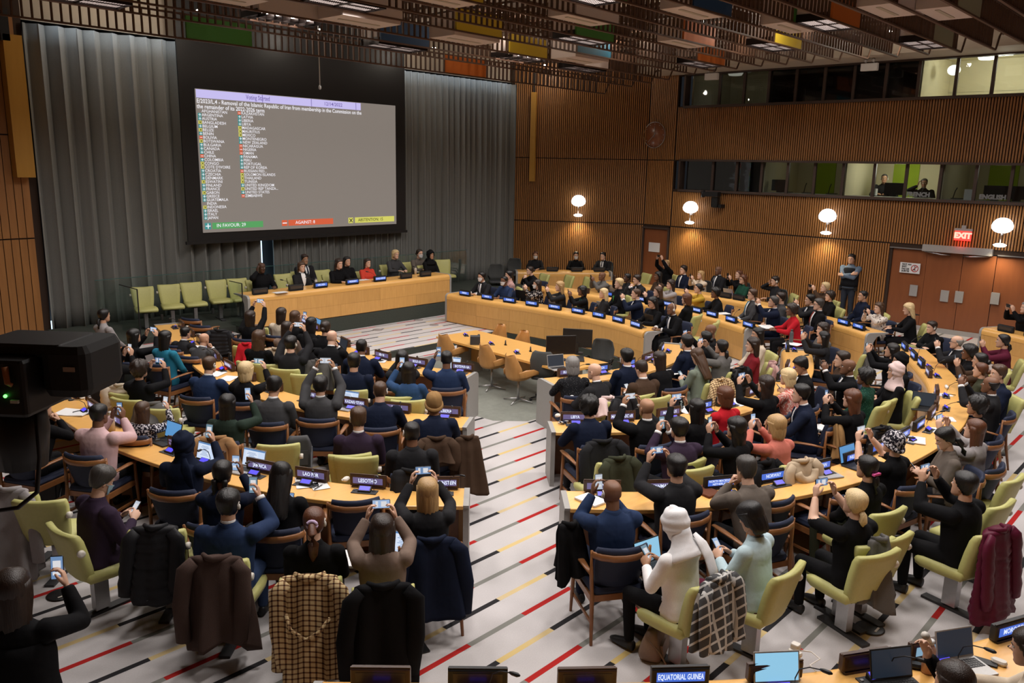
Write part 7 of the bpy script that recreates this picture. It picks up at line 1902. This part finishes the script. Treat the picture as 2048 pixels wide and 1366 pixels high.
# ------------------------------------------------------------------ guard, interpreters, the standing person and the video camera
bd = body('S', 'm')
X, Y = un(1690, 640, 0); rz = face(X, Y, 9, 8)
g = inst('person', bd['mesh'], None, (X, Y, 0), rz); g.scale = (1.06, 1.06, 1.06); tag(g, 'person, guard with crossed arms, blue-grey shirt and black vest, standing by the slatted wall', 'person')
set_mats(g, [cloth('guard_shirt', (.12, .16, .22)), cloth('guard_trousers', (.028, .034, .048)), None, skin_mat('2'), None, None, pmat('lips_2', (.5, .25, .2), .5), hair_mat('k')])
nm, me = hair_inst('short', hair_mat('k')); inst(nm, me, g, M=bd['head'])
base, dv, fw = bd['base'], bd['dv'], bd['fw']
b = MB(); rg = []
for t, rx, ry in ((-.02, .222, .168), (.10, .216, .162), (.22, .216, .162), (.32, .222, .166), (.40, .205, .156), (.455, .165, .135), (.47, .12, .10)):
    c = base+dv*t; rg.append([tuple(c+np.array([math.cos(a)*rx, 0, 0])+fw*math.sin(a)*ry) for a in np.linspace(0, 2*PI, 24, endpoint=False)])
b.loft(rg, 0, True); b.obj('vest', [cloth('vest_black', (.012, .013, .016))], g)
b = MB(); b.tube([tuple(base+dv*-.06+np.array([math.cos(a)*.20, math.sin(a)*.152, 0])) for a in np.linspace(0, 2*PI, 25)], [(.03, .012)]*25, 0, 6, up=(0, 0, 1)); b.box((.19, .05, .85), (.05, .09, .14)); b.box((-.19, .03, .85), (.06, .09, .10)); b.obj('belt', [M_BLACK], g)
for k, (px, py, hk) in enumerate(((1764.5, 357, 'E'), (1844, 366, ''))):
    bd = body('D' if k == 0 else 'H', 'm'); Y_, Z_ = onX(px, py, WX+1.35)
    o = inst('person', bd['mesh'], None, (WX+1.55, Y_, Z_-float(bd['hc'][2])), PI/2+.25); tag(o, 'person, interpreter behind the lit booth window, %s' % ('wearing headphones at a monitor' if k == 0 else 'dark jacket with hand at face'), 'person')
    set_mats(o, [cmat('charcoal' if k == 0 else 'black'), cmat('black'), None, skin_mat('3' if k == 0 else '4'), None, None, None, hair_mat('k')])
    nm, me = hair_inst('crop', hair_mat('k')); inst(nm, me, o, M=bd['head'])
    if hk: inst('headphones', HEADPH, o, M=bd['head'])
    chair('m', WX+1.57, Y_, PI/2+.25, 'black office chair behind the booth glass under %s interpreter' % ('the left' if k == 0 else 'the right'), Z_-float(bd['hc'][2])-.02)
bd = body('W', 'f')
X, Y = un(26, 1190, 1.575); rz = face(X, Y, 6.5, 12)
cs, sn = math.cos(rz), math.sin(rz)
w_ = inst('person', bd['mesh'], None, (X-(bd['hc'][0]*cs-bd['hc'][1]*sn), Y-(bd['hc'][0]*sn+bd['hc'][1]*cs), 0), rz); tag(w_, 'person, standing at the lower left corner, long dark hair, black coat, phone raised', 'person')
set_mats(w_, [cmat('black'), cmat('black'), None, skin_mat('1'), None, None, None, hair_mat('d')])
nm, me = hair_inst('xlong', hair_mat('d')); inst(nm, me, w_, M=bd['head'])
b = MB(); rg = []
for t, rx, ry in ((-.40, .27, .20), (-.2, .25, .19), (.0, .215, .165), (.15, .195, .150), (.30, .20, .145), (.40, .19, .128)):
    c = bd['base']+bd['dv']*t; rg.append([tuple(c+np.array([math.cos(a)*rx*(1+.03*math.sin(5*a)), math.sin(a)*ry, 0])) for a in np.linspace(0, 2*PI, 28, endpoint=False)])
b.loft(rg, 0, True); b.obj('long_coat', [cmat('black')], w_)
(px_, py_, pz_), tl, ori = bd['phone']
t = thing('mobile_phone', 'phone held up by the standing person at the lower left', 'phone'); t.matrix_world = w_.matrix_basis @ Matrix.Translation((px_, py_, pz_)) @ Matrix.Rotation(-.15, 4, 'X')
inst('phone_case', PH_B, t); inst('phone_screen', PH_S[1], t); inst('screen_picture', PH_I, t)
# typing hands of the person whose body is cut by the right edge, and the hand with a phone
for k, (px, py, pose, g_, top) in enumerate(((2092, 1345, 'T', 'f', 'cream'), (1905, 1440, 'Q', 'f', 'black'))):
    bd = body(pose, g_); X, Y = un(px, py, 1.1 if k == 0 else 1.0); rz = face(X, Y, 10, 12)+(.35 if k == 0 else 0)
    o = inst('person', bd['mesh'], None, (X, Y, 0), rz); tag(o, 'person, %s, mostly outside the frame at the bottom' % ('pale sleeves, typing on the silver laptop' if k == 0 else 'black sleeves, hand holding a phone'), 'person')
    set_mats(o, [cmat(top), cmat('black'), None, skin_mat('1'), None, None, None, hair_mat('d')])
    nm, me = hair_inst('long', hair_mat('d')); inst(nm, me, o, M=bd['head'])
    chair('w', X, Y, rz, 'navy armchair at the nearest desk, %s' % ('right end' if k == 0 else 'below the black laptop'))
# video camera
VS = .70
def vc(px, py, dist):
    d_ = ray(px, py); d_ = d_/np.linalg.norm(d_); return np.array([0, 0, CAM_H])+d_*dist
C0 = vc(84, 742, 2.6)
vt = thing('video_camera', 'large dark television camera at the left edge, seen from behind', 'video camera', tuple(C0), math.atan2(CF[1], CF[0])-PI/2-.06); vt.scale = (VS, VS, VS)
b = MB(); b.rbox((-.06, .0, -.03), (.20, .34, .22), .02); b.obj('camera_body', [M_BLACK], vt)
b = MB(); b.rbox((.135, .06, .02), (.19, .30, .20), .05, 0); b.obj('viewfinder', [pmat('vf_grey', (.02, .02, .02), .7)], vt)
b = MB(); b.rbox((-.04, .05, .10), (.34, .26, .05), .02); b.obj('top_cover', [M_BLACK], vt)
b = MB(); b.box((.17, -.092, .035), (.045, .004, .018)); b.obj('name_tag', [pmat('tag_tan', (.45, .33, .25), .7)], vt)
b = MB(); b.sphere((-.035, -.175, -.055), .007, 0, 8, 6); b.obj('tally_lamp', [emat('tally_green', (.1, 1, .1), 5.0)], vt)
b = MB(); b.tube([(-.02, -.18, .06), (-.01, -.19, .0), (.0, -.18, -.01)], [.012, .010, .008], 0, 8); b.obj('orange_cable', [pmat('cable_orange', (.35, .12, .03), .5)], vt)
b = MB(); b.tube([(-.07, -.18, -.02), (-.075, -.2, -.08), (-.06, -.19, -.11)], .007, 0, 6); b.tube([(-.09, -.18, .0), (-.1, -.2, -.07), (-.09, -.18, -.1)], .006, 0, 6); b.box((.0, -.175, -.075), (.03, .01, .012), 1); b.obj('plugs', [pmat('plug_grey', (.2, .2, .16), .5), M_WPL], vt)
b = MB(); b.lathe([(.01, -.4), (.09, -.4), (.11, -.25), (.10, -.14), (.01, -.14)], (-.12, .0, 0), 0, 18); b.obj('pan_head', [M_BLACK], vt)
b = MB(); b.tube([(.022, -.1, -.10), (.022, -.1, -.32), (.01, -.12, -.46), (-.06, -.14, -.52), (-.16, -.14, -.54), (-.30, -.1, -.50)], .009, 0, 8); b.obj('hanging_cable', [M_BLACK], vt)
b = MB(); b.tube([(-.14, .05, -.3), (-.6, .0, -.34), (-1.6, -.3, -.36)], .05, 0, 10); b.obj('support_arm', [M_BLACK], vt)
